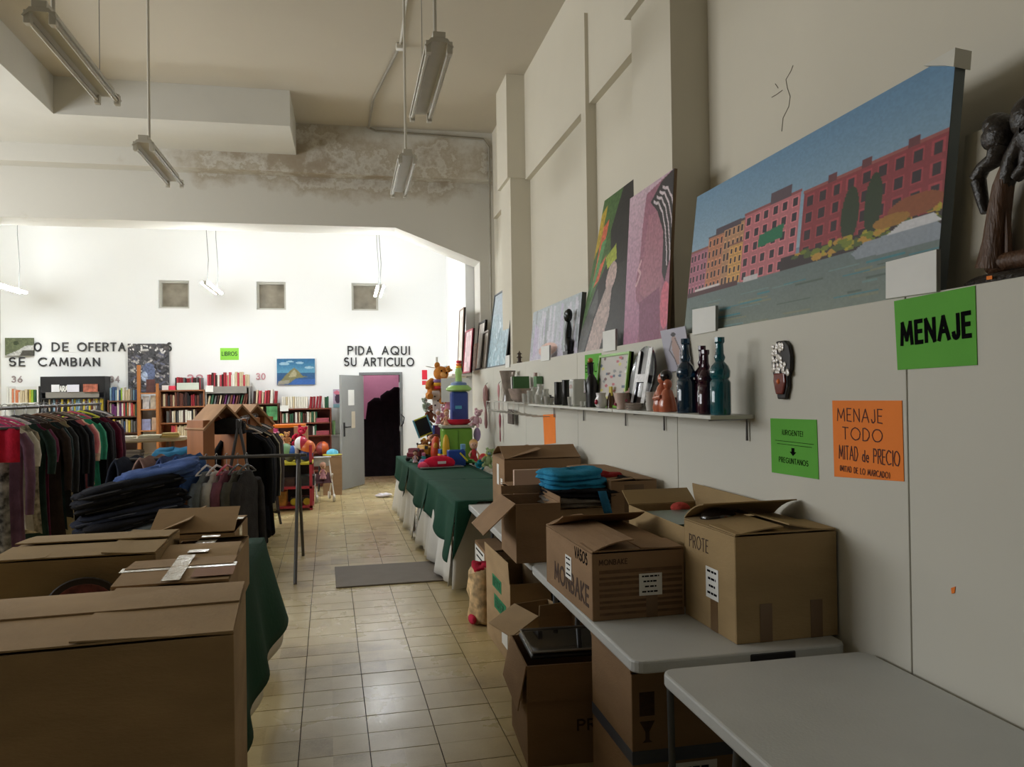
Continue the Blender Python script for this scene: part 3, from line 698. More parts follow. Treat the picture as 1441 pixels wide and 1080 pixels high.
# --- under the right tables
b = carton('tall cardboard box with a blue-grey tape band under the table end', (1.25, 3.08, 0), (0.44, 0.5, 0.6), 0.0, {'f': (2, 0, 0.2), 'b': (3, 0, 0.2), 'l': (100, 0, 0.05)}, 2)
MB().box(-0.2215, 0.2215, -0.2525, 0.2525, 0.26, 0.31).build('tape_band', M('blue_grey_tape', (78, 84, 98), 0.35, 0.06), b)
sticker(b, -0.08, 0.12, 0.1, 0.25, -0.2535, 0, lines=3)
hb_ = MB(); hb_.box(-0.19, -0.13, -0.2512, -0.25, 0.44, 0.53); hb_.build('fragile_mark', BROWNINK, b)
MB().prism([(-0.19, 0.42), (-0.13, 0.42), (-0.152, 0.38), (-0.152, 0.35), (-0.14, 0.34), (-0.18, 0.34), (-0.168, 0.35), (-0.168, 0.38)], 'y', -0.2512, -0.25).build('glass_mark', BROWNINK, b)
b = carton('open cardboard box with a black glass tray on top, on the floor', (0.98, 3.65, 0), (0.42, 0.46, 0.45), -0.05, {'l': (258, 0, 0.2), 'f': (268, 0, 0.16), 'r': (92, 0, 0.1)}, 2)
writing(b, [('PRIM', 0.02, 0.15, 0.045, 0.16, 0.0, 0.009)], -0.2305, 0, BROWNINK)
tr = thing('glass_oven_tray', 'black oven tray under smoky glass lying on the open floor box', 'tray', (0.98, 3.65, 0.458), -0.05)
MB().prism([(-0.18, -0.18), (0.2, -0.18), (0.2, 0.18), (-0.18, 0.18)], 'z', 0, 0.02).build('tray', BLACK, tr, bevel=0.01)
MB().box(-0.17, 0.19, -0.17, 0.17, 0.021, 0.03).build('glass', M('smoky_glass', (46, 42, 38), 0.06, 0.1, coat=1.0), tr, bevel=0.006)
rim = MB(); rim.tube([(-0.17, -0.17, 0.032), (0.19, -0.17, 0.032), (0.19, 0.17, 0.032), (-0.17, 0.17, 0.032), (-0.17, -0.17, 0.032)], 0.006, 6); rim.build('rim', M('silver_rim', (170, 166, 160), 0.3, 0.1, metal=0.7), tr)
def floor_box(label, x, y, sx, sy, sz, rz=0, flaps=None, mat=1): return carton(label, (x, y, 0), (sx, sy, sz), rz, flaps, mat)
b = floor_box('flattened-looking cardboard box with green print under the table', 1.06, 5.05, 0.26, 0.72, 0.5, 0.03, {'l': (94, 0, 0.13)}, 1)
for x0, x1, z0, z1, mt in ((-0.15, 0.12, 0.38, 0.46, 'g'), (-0.1, 0.25, 0.25, 0.34, 'g'), (0.12, 0.28, 0.08, 0.21, 'w')):
    sticker(b, x0, x1, z0, z1, -0.1305, LFT, mat=pap((20, 130, 84)) if mt == 'g' else WHITE, name='printed_patch')
for _l in (('HUEVOS', -0.13, 0.395, 0.05, 0.22, 0, 0.008), ('FRAGIL', -0.06, 0.27, 0.05, 0.26, 0, 0.01)): writing(b, [_l], -0.132, LFT, pap((12, 92, 60)))
floor_box('small cardboard box with a square flap folded out, under the table', 1.07, 4.37, 0.22, 0.3, 0.44, 0.25, {'l': (208, 0, 0.19), 'f': (95, 0, 0.06)}, 1)
b = floor_box('narrow cardboard box standing between the boxes under the table', 1.3, 4.3, 0.2, 0.3, 0.5, 0.0, {'l': (95, 0, 0.08)}, 2)
b = floor_box('slim cardboard box with a white label under the table', 1.36, 3.75, 0.16, 0.3, 0.52, 0.0, {'l': (88, 0, 0.06)}, 1)
sticker(b, -0.05, 0.04, 0.1, 0.3, -0.0805, LFT)
b = floor_box('shoe carton with a printed white label under the white table corner', 1.14, 6.1, 0.3, 0.5, 0.46, 0.0, {'l': (4, 0, 0.17), 'r': (3, 0, 0.17)}, 2)
sticker(b, -0.24, 0.2, 0.28, 0.44, -0.1505, LFT, lines=3)
bg = thing('black_bin_bag', 'black plastic bag bulging under the table between boxes', 'bag', (1.4, 5.42, 0))
mb_ = MB(); r3 = random.Random(3)
mb_.lathe([(0.16, 0), (0.22, 0.08), (0.21, 0.25), (0.2, 0.38), (0.14, 0.5), (0.05, 0.56), (0.07, 0.6)], 18)
mb_.v = [(p[0] * (1 + 0.12 * math.sin(9 * p[2] * 3 + p[1] * 30)), p[1] * (1 + 0.1 * math.sin(p[0] * 40 + p[2] * 17)) * 0.75, p[2]) for p in mb_.v]
mb_.build('bag', M('black_plastic', (20, 20, 22), 0.25, 0.3, 20, 0.4, 25), bg, smooth=True)
pb = thing('patterned_shopping_bag', 'red and cream patterned shopping bag on the floor under the table', 'bag', (0.93, 5.68, 0))
pm = MB(); pm.lathe([(0.13, 0), (0.16, 0.04), (0.15, 0.12), (0.17, 0.22), (0.14, 0.32), (0.15, 0.37), (0.11, 0.4)], 22, sx=0.6); pm.v = [(p[0] * (1 + 0.15 * math.sin(p[2] * 24 + p[1] * 30)), p[1] * (1 + 0.12 * math.sin(p[2] * 31 + p[0] * 40)), p[2] + 0.012 * math.sin(p[1] * 40)) for p in pm.v]
pm.build('bag', M('bag_cream', (208, 176, 130), 0.7, 0.6, 14), pb, smooth=True)
folded(0.07, 0.12, 0.37, 0.05, 9).build('red_cloth', fab((176, 30, 54)), pb, smooth=True)
MB().ball((-0.08, -0.06, 0.04), 0.03, 0.07, 0.035).build('pink_cloth', fab((200, 50, 80)), pb, smooth=True)

# --- left foreground
b = carton('very large plain cardboard box filling the lower left corner', (-0.93, 2.49, 0), (1.2, 0.58, 1.03), 0.07, {'f': (1, 0, 0.3), 'r': (2, 0, 0.4), 'b': (2, -4, 0.3)}, 1)
MB().box(-0.6, 0.6, -0.2925, -0.2905, 0.0, 0.06).build('tape', BTAPE, b)
sticker(b, -0.2, 0.05, 0.62, 0.72, -0.2915, 0)
LT = 0.772
b = carton('wide closed cardboard box on the left table behind the big box', (-1.07, 3.64, LT), (0.6, 0.54, 0.27), 0.03, {'b': (3, -4, 0.26), 'l': (2, 0, 0.2), 'r': (4, 0, 0.2), 'f': (1, 0, 0.26)}, 3)
pl = thing('oval_tray', 'dark oval tray with a painted flower motif leaning on a box', 'tray', Vector((W(118, 838, y=3.27).x, 3.27, LT + 0.108)), 0, rot=(1.3, 0, 0.03)); pl.scale = (0.62, 0.62, 0.62)
MB().lathe([(0.2, 0), (0.22, 0.012), (0.21, 0.018), (0.18, 0.008)], 28, sx=1.0, sy=0.8).build('rim', wood((38, 26, 20)), pl, smooth=True)
MB().lathe([(0.175, 0.009), (0.17, 0.011)], 28, sx=1.0, sy=0.77).build('painted_centre', M('flower_tray', (110, 52, 44), 0.35, 0.7, 16), pl)
b = carton('cardboard box closed with glossy tape on the left table', (-0.62, 3.11, LT), (0.38, 0.42, 0.25), 0.06, {'f': (2, 0, 0.2), 'b': (3, 0, 0.2), 'l': (1, 0, 0.15), 'r': (1, 0, 0.15)}, 0)
MB().box(-0.2, 0.2, -0.03, 0.04, 0.268, 0.27).build('tape', TAPE, b); MB().box(-0.03, 0.03, -0.22, 0.22, 0.2705, 0.272).build('tape', TAPE, b); MB().box(0.06, 0.2, -0.18, -0.04, 0.2685, 0.2695).build('red_mark', pap((154, 112, 86)), b)
b = carton('taped cardboard box with a lifted flap at the far end of the left table', (-0.76, 4.36, LT), (0.4, 0.5, 0.22), 0.0, {'b': (4, 0, 0.25), 'f': (22, -6, 0.24), 'l': (20, 0, 0.2)}, 0)
MB().box(-0.02, 0.06, -0.02, 0.26, 0.25, 0.252).build('tape', TAPE, b); MB().box(-0.21, 0.21, -0.03, 0.03, 0.2525, 0.2545).build('tape', TAPE, b)
MB().box(0.2005, 0.2025, -0.1, 0.0, 0.05, 0.22).build('tape', TAPE, b)
b = carton('flat cardboard box with a loose lid between the taped boxes', (-0.62, 3.7, LT), (0.3, 0.5, 0.22), 0.02, {'b': (10, 0, 0.18), 'f': (6, -10, 0.22), 'r': (3, 0, 0.2)}, 1)
MB().box(-0.05, 0.03, -0.2, 0.2, 0.247, 0.249).build('tape', TAPE, b)

# grey board on the floor
p = [W(471, 800, z=0.0), W(473, 829, z=0), W(628, 818, z=0), W(620, 791, z=0)]
fm = MB(); fm.prism([(q.x, q.y) for q in p], 'z', 0.003, 0.014)
tag(fm.build('floor_mat', M('grey_board', (128, 118, 108), 0.7, 0.06, 6), bevel=0.003), 'flat grey mat lying across the tiled aisle', 'mat')
pp = W(540, 700, z=0); pb_ = thing('crumpled_paper', 'crumpled white paper on the floor by the far white cloth', 'paper', (pp.x, pp.y, 0.003))
k_ = MB(); k_.ball((0, 0, 0.03), 0.14, 0.09, 0.03, 10, 6); k_.v = [(v[0] + 0.02 * math.sin(v[1] * 60), v[1] + 0.02 * math.sin(v[0] * 50), v[2] + 0.008 * math.sin(v[0] * 70)) for v in k_.v]; k_.build('sheet', pap((226, 220, 226)), pb_)

# ================================================================== LEDGE: pictures, statue, cards
LZ = LEDGE + 0.002
def lean_frame(bl, br, tl, depth):
    """frame of axes for a leaning picture: bl, br bottom corners, tl top left corner"""
    u = (br - bl); v = (tl - bl); n = u.cross(v).normalized(); return u, v, n
def leaning_picture(name, label, pic, bl, br, height, lean, depth, edge_mat, back=True, cat='painting', frame=0.0, frame_mat=None, group=None):
    """picture standing on the ledge between bl and br (front bottom corners, left to right as seen), leaning towards +x"""
    t = thing(name, label, cat, bl, 0, group)
    u = br - bl; L = u.length; un = u.normalized()
    into = Vector((0, 0, 1)).cross(un)         # away from the viewer
    vn = (Vector((0, 0, 1)) * math.cos(lean) + into * math.sin(lean)).normalized(); nn = un.cross(vn)  # towards the viewer
    if nn.dot(into) > 0: nn = -nn
    def P(a, b, d): return un * (a * L) + vn * (b * height) - nn * d
    b = MB(); vs = [P(0, 0, 0.0015), P(1, 0, 0.0015), P(1, 1, 0.0015), P(0, 1, 0.0015), P(0, 0, depth), P(1, 0, depth), P(1, 1, depth), P(0, 1, depth)]
    b.add(vs, [(0, 1, 2, 3), (4, 7, 6, 5), (0, 4, 5, 1), (1, 5, 6, 2), (2, 6, 7, 3), (3, 7, 4, 0)]); b.build('canvas' if not frame else 'backing', edge_mat, t)
    f = frame
    if pic: pic.obj('painted_front', lambda a, c: P(f / L + a * (1 - 2 * f / L), f / height + (1 - c) * (1 - 2 * f / height), 0.0), t)
    if frame:
        for (a0, a1, b0, b1) in ((0, f / L, 0, 1), (1 - f / L, 1, 0, 1), (f / L, 1 - f / L, 0, f / height), (f / L, 1 - f / L, 1 - f / height, 1)):
            m = MB(); q = [P(a0, b0, -0.012), P(a1, b0, -0.012), P(a1, b1, -0.012), P(a0, b1, -0.012), P(a0, b0, depth), P(a1, b0, depth), P(a1, b1, depth), P(a0, b1, depth)]
            m.add(q, [(0, 1, 2, 3), (4, 7, 6, 5), (0, 4, 5, 1), (1, 5, 6, 2), (2, 6, 7, 3), (3, 7, 4, 0)]); m.build('frame', frame_mat, t)
    return t, P
# --- the canal canvas
v = Pic(300, 190, (120, 150, 175)); v.grad((98, 142, 180), (160, 186, 202), 0, 0.62)
k = np.clip(1 - v.Uu, 0, 1)[..., None]; v.a = v.a * (1 - 0.25 * k) + np.array((178, 196, 206)) * 0.25 * k
r4 = random.Random(11)
def block(u0, u1, vt, vb, rgb, floors, cols, wrgb=(48, 40, 52), roof=(150, 96, 86)):
    v.rect(u0, u1, vt, vb, rgb); v.rect(u0 - 0.004, u1 + 0.004, vt - 0.014, vt, roof)
    for i in range(cols):
        for j2 in range(floors):
            uu = u0 + (u1 - u0) * (i + 0.5) / cols; vv = vt + (vb - vt) * (j2 + 0.55) / floors; w, h = (u1 - u0) / cols * 0.24, (vb - vt) / floors * 0.3
            v.rect(uu - w * 1.35, uu + w * 1.35, vv - h * 1.2, vv + h * 1.15, tuple(min(255, c * 1.22) for c in rgb)); v.rect(uu - w, uu + w, vv - h * 0.9, vv + h, wrgb)
block(0.0, 0.11, 0.42, 0.72, (176, 112, 130), 4, 5); block(0.11, 0.2, 0.36, 0.72, (190, 128, 96), 5, 4, roof=(92, 80, 84)); block(0.2, 0.31, 0.33, 0.72, (186, 140, 104), 5, 5, roof=(90, 76, 82))
block(0.24, 0.31, 0.47, 0.72, (206, 156, 92), 4, 3); block(0.31, 0.56, 0.31, 0.73, (196, 116, 124), 5, 6, roof=(150, 82, 84))
block(0.575, 1.0, 0.33, 0.70, (146, 58, 66), 4, 9, (56, 42, 50), (160, 90, 86))
v.rect(0.43, 0.52, 0.24, 0.31, (96, 78, 88)); v.rect(0.15, 0.29, 0.31, 0.345, (84, 72, 84))
for uu in (0.66, 0.77, 0.9): v.rect(uu, uu + 0.03, 0.29, 0.33, (110, 60, 66))
v.poly([(0.39, 0.47), (0.5, 0.45), (0.495, 0.53), (0.385, 0.545)], (20, 120, 84))
for uu, w, vt in ((0.745, 0.028, 0.42), (0.815, 0.026, 0.40)): v.ell(uu, (vt + 0.66) / 2, w, (0.66 - vt) / 2 + 0.02, (44, 62, 38))
v.rect(0.5, 1.0, 0.655, 0.73, (56, 44, 48))
for i in range(70):
    uu = r4.uniform(0.55, 0.99); v.ell(uu, 0.68 - 0.05 * max(0, (uu - 0.75)) + r4.uniform(-0.03, 0.03), r4.uniform(0.006, 0.02), r4.uniform(0.008, 0.02), r4.choice([(178, 164, 48), (120, 134, 44), (196, 150, 60), (84, 100, 50)]))
v.ell(0.93, 0.6, 0.07, 0.05, (150, 84, 50)); v.ell(0.87, 0.635, 0.05, 0.03, (168, 120, 50))
v.grad((110, 126, 126), (124, 136, 126), 0.725, 1.0)
v.poly([(0.76, 0.74), (0.8, 0.70), (0.98, 0.69), (1, 0.72), (1, 0.78), (0.78, 0.775)], (150, 160, 172)); v.poly([(0.86, 0.70), (0.9, 0.66), (0.98, 0.66), (1, 0.7)], (214, 214, 218))
v.rect(0.0, 0.3, 0.705, 0.735, (84, 50, 56)); v.rect(0.05, 0.2, 0.69, 0.705, (226, 214, 214)); v.rect(0.33, 0.4, 0.70, 0.73, (208, 204, 206))
for i in range(46): uu = r4.random(); vv = r4.uniform(0.78, 1); v.rect(uu, uu + r4.uniform(0.04, 0.15), vv, vv + 0.008, r4.choice([(70, 136, 148), (134, 140, 120), (88, 104, 98), (120, 150, 150)]))
v.noise(0.06, 2)
bl, br = W(962, 459, x=1.83), W(1316, 408, x=1.83); bl.z = br.z = LZ
top = W(1343, 92, x=2.0)
cv, PF = leaning_picture('canvas_print', 'large canvas print of pink and red houses along a canal', v, bl, br, 0.78, 0.12, 0.04, pap((118, 128, 132)))
cp = MB(); q = [PF(0.93, 1.01, -0.012), PF(1.005, 1.01, -0.012), PF(1.005, 0.93, -0.012), PF(0.985, 0.955, -0.012)]
q2 = [PF(0.93, 1.01, 0.05), PF(1.005, 1.01, 0.05), PF(1.005, 0.93, 0.05), PF(0.985, 0.955, 0.05)]
cp.add(q + q2, [(0, 1, 2, 3), (7, 6, 5, 4), (0, 4, 5, 1), (1, 5, 6, 2), (2, 6, 7, 3), (3, 7, 4, 0)]); cp.build('corner_protector', pap((216, 214, 204)), cv)

# --- portrait in pinks
a_ = Pic(110, 200, (190, 148, 168)); a_.grad((206, 178, 192), (176, 120, 150))
a_.poly([(0.42, 0.05), (1, 0), (1, 1), (0.35, 1), (0.42, 0.78), (0.28, 0.72), (0.25, 0.6), (0.33, 0.45), (0.36, 0.25)], (160, 104, 124))
a_.poly([(0.5, 0.2), (0.85, 0.2), (0.85, 0.7), (0.55, 0.74), (0.36, 0.68), (0.4, 0.45)], (172, 116, 132)); a_.poly([(0.36, 0.74), (0.8, 0.68), (0.85, 1), (0.4, 1)], (140, 84, 112))
a_.poly([(0.52, 0.12), (0.75, 0.03), (1, 0), (1, 0.5), (0.9, 0.66), (0.84, 0.6), (0.83, 0.35), (0.68, 0.2)], (46, 40, 42))
for k in range(4): a_.line([(0.6 + 0.06 * k + 0.33 * math.sin(i / 9 * 1.4), 0.13 - 0.02 * k + 0.5 * (1 - math.cos(i / 9 * 1.4)) + 0.012 * (i % 2)) for i in range(10)], 0.009, (214, 200, 206))
a_.ell(0.93, 0.8, 0.1, 0.14, (214, 112, 132)); a_.line([(0.36, 0.47), (0.3, 0.52), (0.36, 0.55), (0.3, 0.6), (0.26, 0.62)], 0.012, (210, 170, 178)); a_.noise(0.14, 3)
bl, br = W(877, 487, x=1.825), W(938, 478, x=1.825); bl.z = br.z = LZ
leaning_picture('portrait_painting', 'tall painting of a pink face with black patterned hair', a_, bl, br, 1.0, 0.065, 0.02, wood((120, 96, 70)))
# --- tall dark figure painting
a_ = Pic(120, 190, (42, 40, 40)); a_.poly([(0, 0.0), (0.42, 0), (0.3, 0.25), (0.4, 0.42), (0.2, 0.58), (0.05, 0.8), (0, 0.85)], (74, 108, 56))
a_.poly([(0.1, 0.2), (0.22, 0.16), (0.2, 0.45), (0.3, 0.4), (0.22, 0.55), (0.08, 0.6)], (214, 104, 74)); a_.poly([(0, 0.1), (0.12, 0.05), (0.1, 0.3), (0, 0.4)], (188, 160, 52))
a_.poly([(0.3, 0.42), (0.48, 0.36), (0.55, 0.46), (0.38, 0.5)], (168, 180, 68)); a_.poly([(0.14, 0.3), (0.24, 0.28), (0.18, 0.5), (0.06, 0.66)], (92, 150, 92))
a_.ell(0.5, 0.56, 0.1, 0.09, (196, 172, 166)); a_.poly([(0.44, 0.6), (0.55, 0.62), (0.6, 0.8), (0.52, 1), (0.2, 1), (0.28, 0.8)], (186, 166, 160)); a_.rect(0.6, 1, 0.5, 1, (56, 54, 54)); a_.poly([(0, 1), (0, 0.86), (0.24, 0.6), (0.3, 0.7), (0.16, 1)], (92, 92, 92)); a_.noise(0.2, 3)
bl, br = W(812, 499, x=1.85), W(877, 488, x=1.85); bl.z = br.z = LZ
leaning_picture('figure_painting', 'tall black painting with a pale figure and green upper corner', a_, bl, br, 1.3, 0.2, 0.018, wood((40, 38, 36)))
# --- pale landscape with a box-like canvas edge
a_ = Pic(90, 70, (188, 188, 198)); a_.grad((176, 186, 190), (196, 190, 206)); r4 = random.Random(4)
for i in range(60): uu = r4.random(); a_.rect(uu, uu + 0.03, r4.uniform(0, 0.6), r4.uniform(0.5, 0.95), r4.choice([(168, 176, 180), (206, 204, 214), (150, 156, 160), (190, 180, 204)]))
a_.ell(0.42, 0.82, 0.2, 0.12, (222, 180, 164)); a_.ell(0.4, 0.9, 0.06, 0.06, (180, 110, 96)); a_.noise(0.1, 2)
bl, br = W(745, 511, x=1.86), W(812, 499, x=1.86); bl.z = br.z = LZ
leaning_picture('landscape_painting', 'small pale grey landscape canvas beside the pilaster', a_, bl, br, 0.52, 0.1, 0.04, pap((120, 122, 126)))
# --- blue framed sea picture behind the pilaster
a_ = Pic(60, 110, (176, 198, 210)); a_.grad((168, 180, 190), (164, 196, 208)); r4 = random.Random(8)
for i in range(60): uu, vv = r4.random(), r4.uniform(0.3, 1); a_.line([(uu, vv), (uu + r4.uniform(-0.1, 0.1), vv + r4.uniform(0.05, 0.14))], 0.02, r4.choice([(214, 228, 236), (132, 160, 176), (192, 214, 222), (150, 176, 186)]))
a_.noise(0.1, 3); bl, br = W(685, 523, x=1.86), W(712, 517, x=1.86); bl.z = br.z = LZ
leaning_picture('sea_picture', 'tall blue and white sea picture in a thin dark frame', a_, bl, br, 1.02, 0.13, 0.02, pap((26, 26, 28)), frame=0.02, frame_mat=wood((70, 74, 78)))
# --- row of smaller frames towards the bright room
for (x0, x1, yb, h, fr, inn, lb, ln) in (
    (676, 684, 524, 0.55, (150, 140, 128), (214, 206, 196), 'cream mounted picture next to the sea picture', 0.1),
    (669, 678, 526, 0.72, (40, 36, 34), (198, 190, 180), 'black framed picture in the row on the ledge', 0.1),
    (660, 670, 528, 0.42, (190, 150, 130), (220, 198, 186), 'small pale wooden frame with a pink top edge', 0.12)):
    bl, br = W(x0, yb, x=1.86), W(x1, yb - 1, x=1.86); bl.z = br.z = LZ
    a_ = Pic(16, 24, inn); a_.noise(0.2, 3)
    leaning_picture('framed_picture', lb, a_, bl, br, h, ln, 0.025, pap((180, 170, 160)), frame=0.03, frame_mat=wood(fr), group='framed pictures on the ledge')
brs = MB().box(1.5, 1.798, 11.6, 13.9, 1.90, 1.93).build('wall_shelf', pap((226, 222, 214))); tag(brs, 'white wall shelf holding pictures beside the bright doorway wall', 'shelf')
for (x0, x1, yb, h, fr, inn, lb, ln) in (
    (652, 662, 528, 0.62, (176, 60, 76), (236, 206, 210), 'pale pink picture with a crimson edge on the far shelf', 0.08),
    (644, 650, 529, 1.0, (160, 140, 120), (226, 220, 208), 'narrow tall picture standing at the far end of the shelf', 0.05)):
    bl, br = W(x0, yb, x=1.66), W(x1, yb - 1, x=1.66); bl.z = br.z = 1.932
    a_ = Pic(16, 24, inn); a_.noise(0.2, 3)
    leaning_picture('framed_picture', lb, a_, bl, br, h, ln, 0.025, pap((200, 190, 180)), frame=0.02, frame_mat=wood(fr), group='framed pictures on the far shelf')
# --- blank cards
def card(label, pts, x, ydep=0.012, tilt=0.06):
    (x0, y1), (x1, y0), (yt0, yt1) = pts
    a, b = W(x0, y1, x=x), W(x1, y0, x=x); c = W(x0, yt0, x=x); d = W(x1, yt1, x=x)
    t = thing('white_card', label, 'card', a, 0, 'blank white price blocks')
    m = MB(); o = Vector((0.014, 0, 0)); q = [a - a, b - a, d - a, c - a]
    m.add([p for p in q] + [p + o for p in q], [(0, 1, 2, 3), (7, 6, 5, 4), (0, 4, 5, 1), (1, 5, 6, 2), (2, 6, 7, 3), (3, 7, 4, 0)]); m.build('block', WHITE, t, bevel=0.002)
    MB().add([q[1] + Vector((-0.001, 0, 0)), q[1] + Vector((0.014, 0, 0)), q[2] + Vector((0.014, 0, 0)), q[2] + Vector((-0.001, 0, 0))], [(0, 1, 2, 3)]).build('glossy_edge', M('glossy_film', (214, 214, 210), 0.1, 0.05, coat=0.8), t)
card('largest blank white card in front of the canal canvas', ((1246, 421), (1318, 411), (369, 351)), 1.79)
card('blank white card at the left corner of the canal canvas', ((974, 472), (1007, 466), (436, 430)), 1.79)
card('blank white card in front of the dark figure painting', ((848, 496), (866, 493), (467, 463)), 1.79)
card('small curled white card before the pale landscape', ((761, 509), (773, 507), (488, 486)), 1.79)
card('tiny white card below the sea picture', ((711, 518), (717, 517), (501, 500)), 1.79)
# --- statuettes
s = thing('black_statuette', 'black carved seated figure in front of the pale landscape', 'figurine', (1.835, W(800, 500, x=1.835).y, LZ))
sb = MB(); sb.box(-0.03, 0.03, -0.07, 0.07, 0, 0.03); sb.build('base', M('ebony', (20, 19, 20), 0.3, 0.1), s)
sb = MB(); sb.tube([(0, -0.02, 0.03), (0, -0.03, 0.1), (0, 0.02, 0.14), (0, 0.0, 0.22), (0, -0.01, 0.28)], [0.035, 0.04, 0.03, 0.032, 0.02], 10)
sb.tube([(0, -0.03, 0.22), (0, 0.05, 0.2), (0, 0.06, 0.13), (0, 0.0, 0.09)], [0.016, 0.014, 0.013, 0.012], 8); sb.tube([(0, -0.04, 0.05), (0, 0.05, 0.08), (0, 0.03, 0.02)], [0.025, 0.022, 0.016], 8)
sb.ball((0, 0.0, 0.33), 0.038, 0.045, 0.055); sb.ball((0, -0.03, 0.345), 0.03, 0.035, 0.045); sb.build('figure', M('ebony', (20, 19, 20)), s, smooth=True)
s = thing('tiny_lantern', 'tiny brown pagoda-shaped figurine on the ledge by the pilaster', 'figurine', (1.815, W(731, 507, x=1.815).y, LZ))
MB().lathe([(0.03, 0), (0.03, 0.012), (0.018, 0.016), (0.018, 0.05), (0.035, 0.056), (0.018, 0.07), (0.016, 0.09), (0.03, 0.096), (0.008, 0.115), (0.004, 0.13)], 10).build('body', wood((62, 44, 34)), s)
# the big dark statue with a board behind it
y0 = W(1420, 385, x=1.92).y
bd = MB(); c0 = W(1357, 390, x=1.97); c1 = W(1460, 372, x=1.97)
bl, br = Vector((1.93, c0.y, LZ)), Vector((1.93, c0.y - 0.5, LZ))
leaning_picture('blank_board', 'blank cream board leaning on the wall behind the dark statue', None, bl, br, 0.52, 0.1, 0.01, pap((214, 208, 192)), cat='board')
s = thing('carved_statue', 'dark carved figure with clasped limbs on a brown draped trunk', 'statue', (1.9, y0, LZ))
DK = M('dark_bronze', (40, 34, 30), 0.35, 0.3, 30, 0.5, 60); BRW = M('carved_brown', (92, 64, 44), 0.45, 0.3, 12, 0.6, 40, stretch=(3, 3, 0.5))
def sp(px, py): p = W(px, py, x=1.9); return (0, p.y - y0, p.z - LZ)
MB().lathe([(0.12, 0), (0.125, 0.012), (0.11, 0.022), (0.1, 0.026)], 24, c=(0, -0.045, 0), sx=0.75, sy=1.35).build('base', DK, s, smooth=True)
tr_ = MB(); tr_.tube([sp(1398, 378), sp(1402, 340), sp(1406, 300), sp(1412, 262), sp(1420, 235)], [0.05, 0.038, 0.033, 0.03, 0.024], 12)
tr_.tube([sp(1396, 374), sp(1425, 366), sp(1460, 362), sp(1490, 358)], [0.032, 0.026, 0.03, 0.034], 10)
for i in range(5): tr_.tube([sp(1392 + i * 7, 376), sp(1395 + i * 6, 330), sp(1404 + i * 3, 275)], [0.012, 0.009, 0.007], 6)
tr_.tube([sp(1490, 358), sp(1494, 300), sp(1486, 240)], [0.04, 0.035, 0.03], 10); tr_.build('trunk', BRW, s, smooth=True)
fg = MB(); fg.tube([sp(1386, 300), sp(1382, 280), sp(1377, 255)], [0.012, 0.018, 0.022], 8); fg.tube([sp(1375, 252), sp(1384, 236), sp(1400, 225), sp(1412, 200)], [0.024, 0.022, 0.027, 0.04], 10)
fg.ball(sp(1409, 190), 0.048, 0.05, 0.062); fg.ball(sp(1404, 178), 0.042, 0.042, 0.04); fg.ball(sp(1395, 196), 0.03, 0.028, 0.035); fg.tube([sp(1412, 268), sp(1420, 245), sp(1424, 222), sp(1436, 205), sp(1455, 190)], [0.022, 0.028, 0.024, 0.03, 0.05], 10)
fg.tube([sp(1430, 250), sp(1445, 235), sp(1452, 200)], [0.018, 0.024, 0.03], 8); fg.ball(sp(1450, 165), 0.05, 0.055, 0.065); fg.tube([sp(1455, 190), sp(1480, 220), sp(1488, 250)], [0.05, 0.04, 0.03], 10); fg.build('figure', DK, s, smooth=True)
# ================================================================== SIGNS ON THE LOWER WALL
XF = XL - 0.0025
def wall_sheet(name, label, quad, mat, cat='sign'):
    """paper on the wall: quad px corners tl, tr, br, bl"""
    P4 = [W(a, b, x=XF) for a, b in quad]; o = P4[3]; t = thing(name, label, cat, o)
    m = MB(); m.add([p - o for p in P4] + [p - o + Vector((0.0018, 0, 0)) for p in P4], [(0, 1, 2, 3), (7, 6, 5, 4), (0, 4, 5, 1), (1, 5, 6, 2), (2, 6, 7, 3), (3, 7, 4, 0)]); m.build('sheet', mat, t)
    W_ = (P4[2] - P4[3]).length; H_ = (P4[0] - P4[3]).length
    sl = math.atan2((P4[2] - P4[3]).z, abs((P4[2] - P4[3]).y)); return t, W_, H_, sl
GRP = pap((92, 176, 52)); ORP = pap((250, 134, 40))
FACE = (0, 0, -PI / 2)   # local x runs along -y: reads left to right from the hall
t, w, h, sl = wall_sheet('green_sign', 'green sign reading MENAJE at the top right', ((1258, 424), (1372, 402), (1375, 514), (1263, 521)), GRP)
m = MB(); write_line(m, 'MENAJE', w * 0.08, h * 0.36, h * 0.29, w * 0.86, h * 0.06, gap=0.3); o = m.build('lettering', INK, t, rot=(0, -sl, 0)); o.rotation_euler = (0, -0.03, -PI / 2); o.location = (-0.0006, 0, -h * 0.0)
t, w, h, sl = wall_sheet('green_notice', 'small green notice with an arrow reading URGENTE PREGUNTANOS', ((1084, 589), (1149, 591), (1152, 675), (1086, 665)), GRP)
def on_sheet(t, mb, mat): o = mb.build('lettering', mat, t, rot=FACE); o.location = (-0.0004, 0, 0); return o
m = MB(); write_line(m, '\u00a1URGENTE!', w * 0.26, h * 0.72, h * 0.085, w * 0.44, h * 0.010); m.box(w * 0.1, w * 0.92, -0.0008, 0, h * 0.60, h * 0.608); m.box(w * 0.14, w * 0.88, -0.0008, 0, h * 0.545, h * 0.553)
m.box(w * 0.46, w * 0.52, -0.0008, 0, h * 0.42, h * 0.5); m.prism([(w * 0.42, h * 0.43), (w * 0.49, h * 0.36), (w * 0.56, h * 0.43)], 'y', -0.0008, 0)
write_line(m, 'PREGUNTANOS', w * 0.18, h * 0.22, h * 0.09, w * 0.62, h * 0.010); on_sheet(t, m, INK)
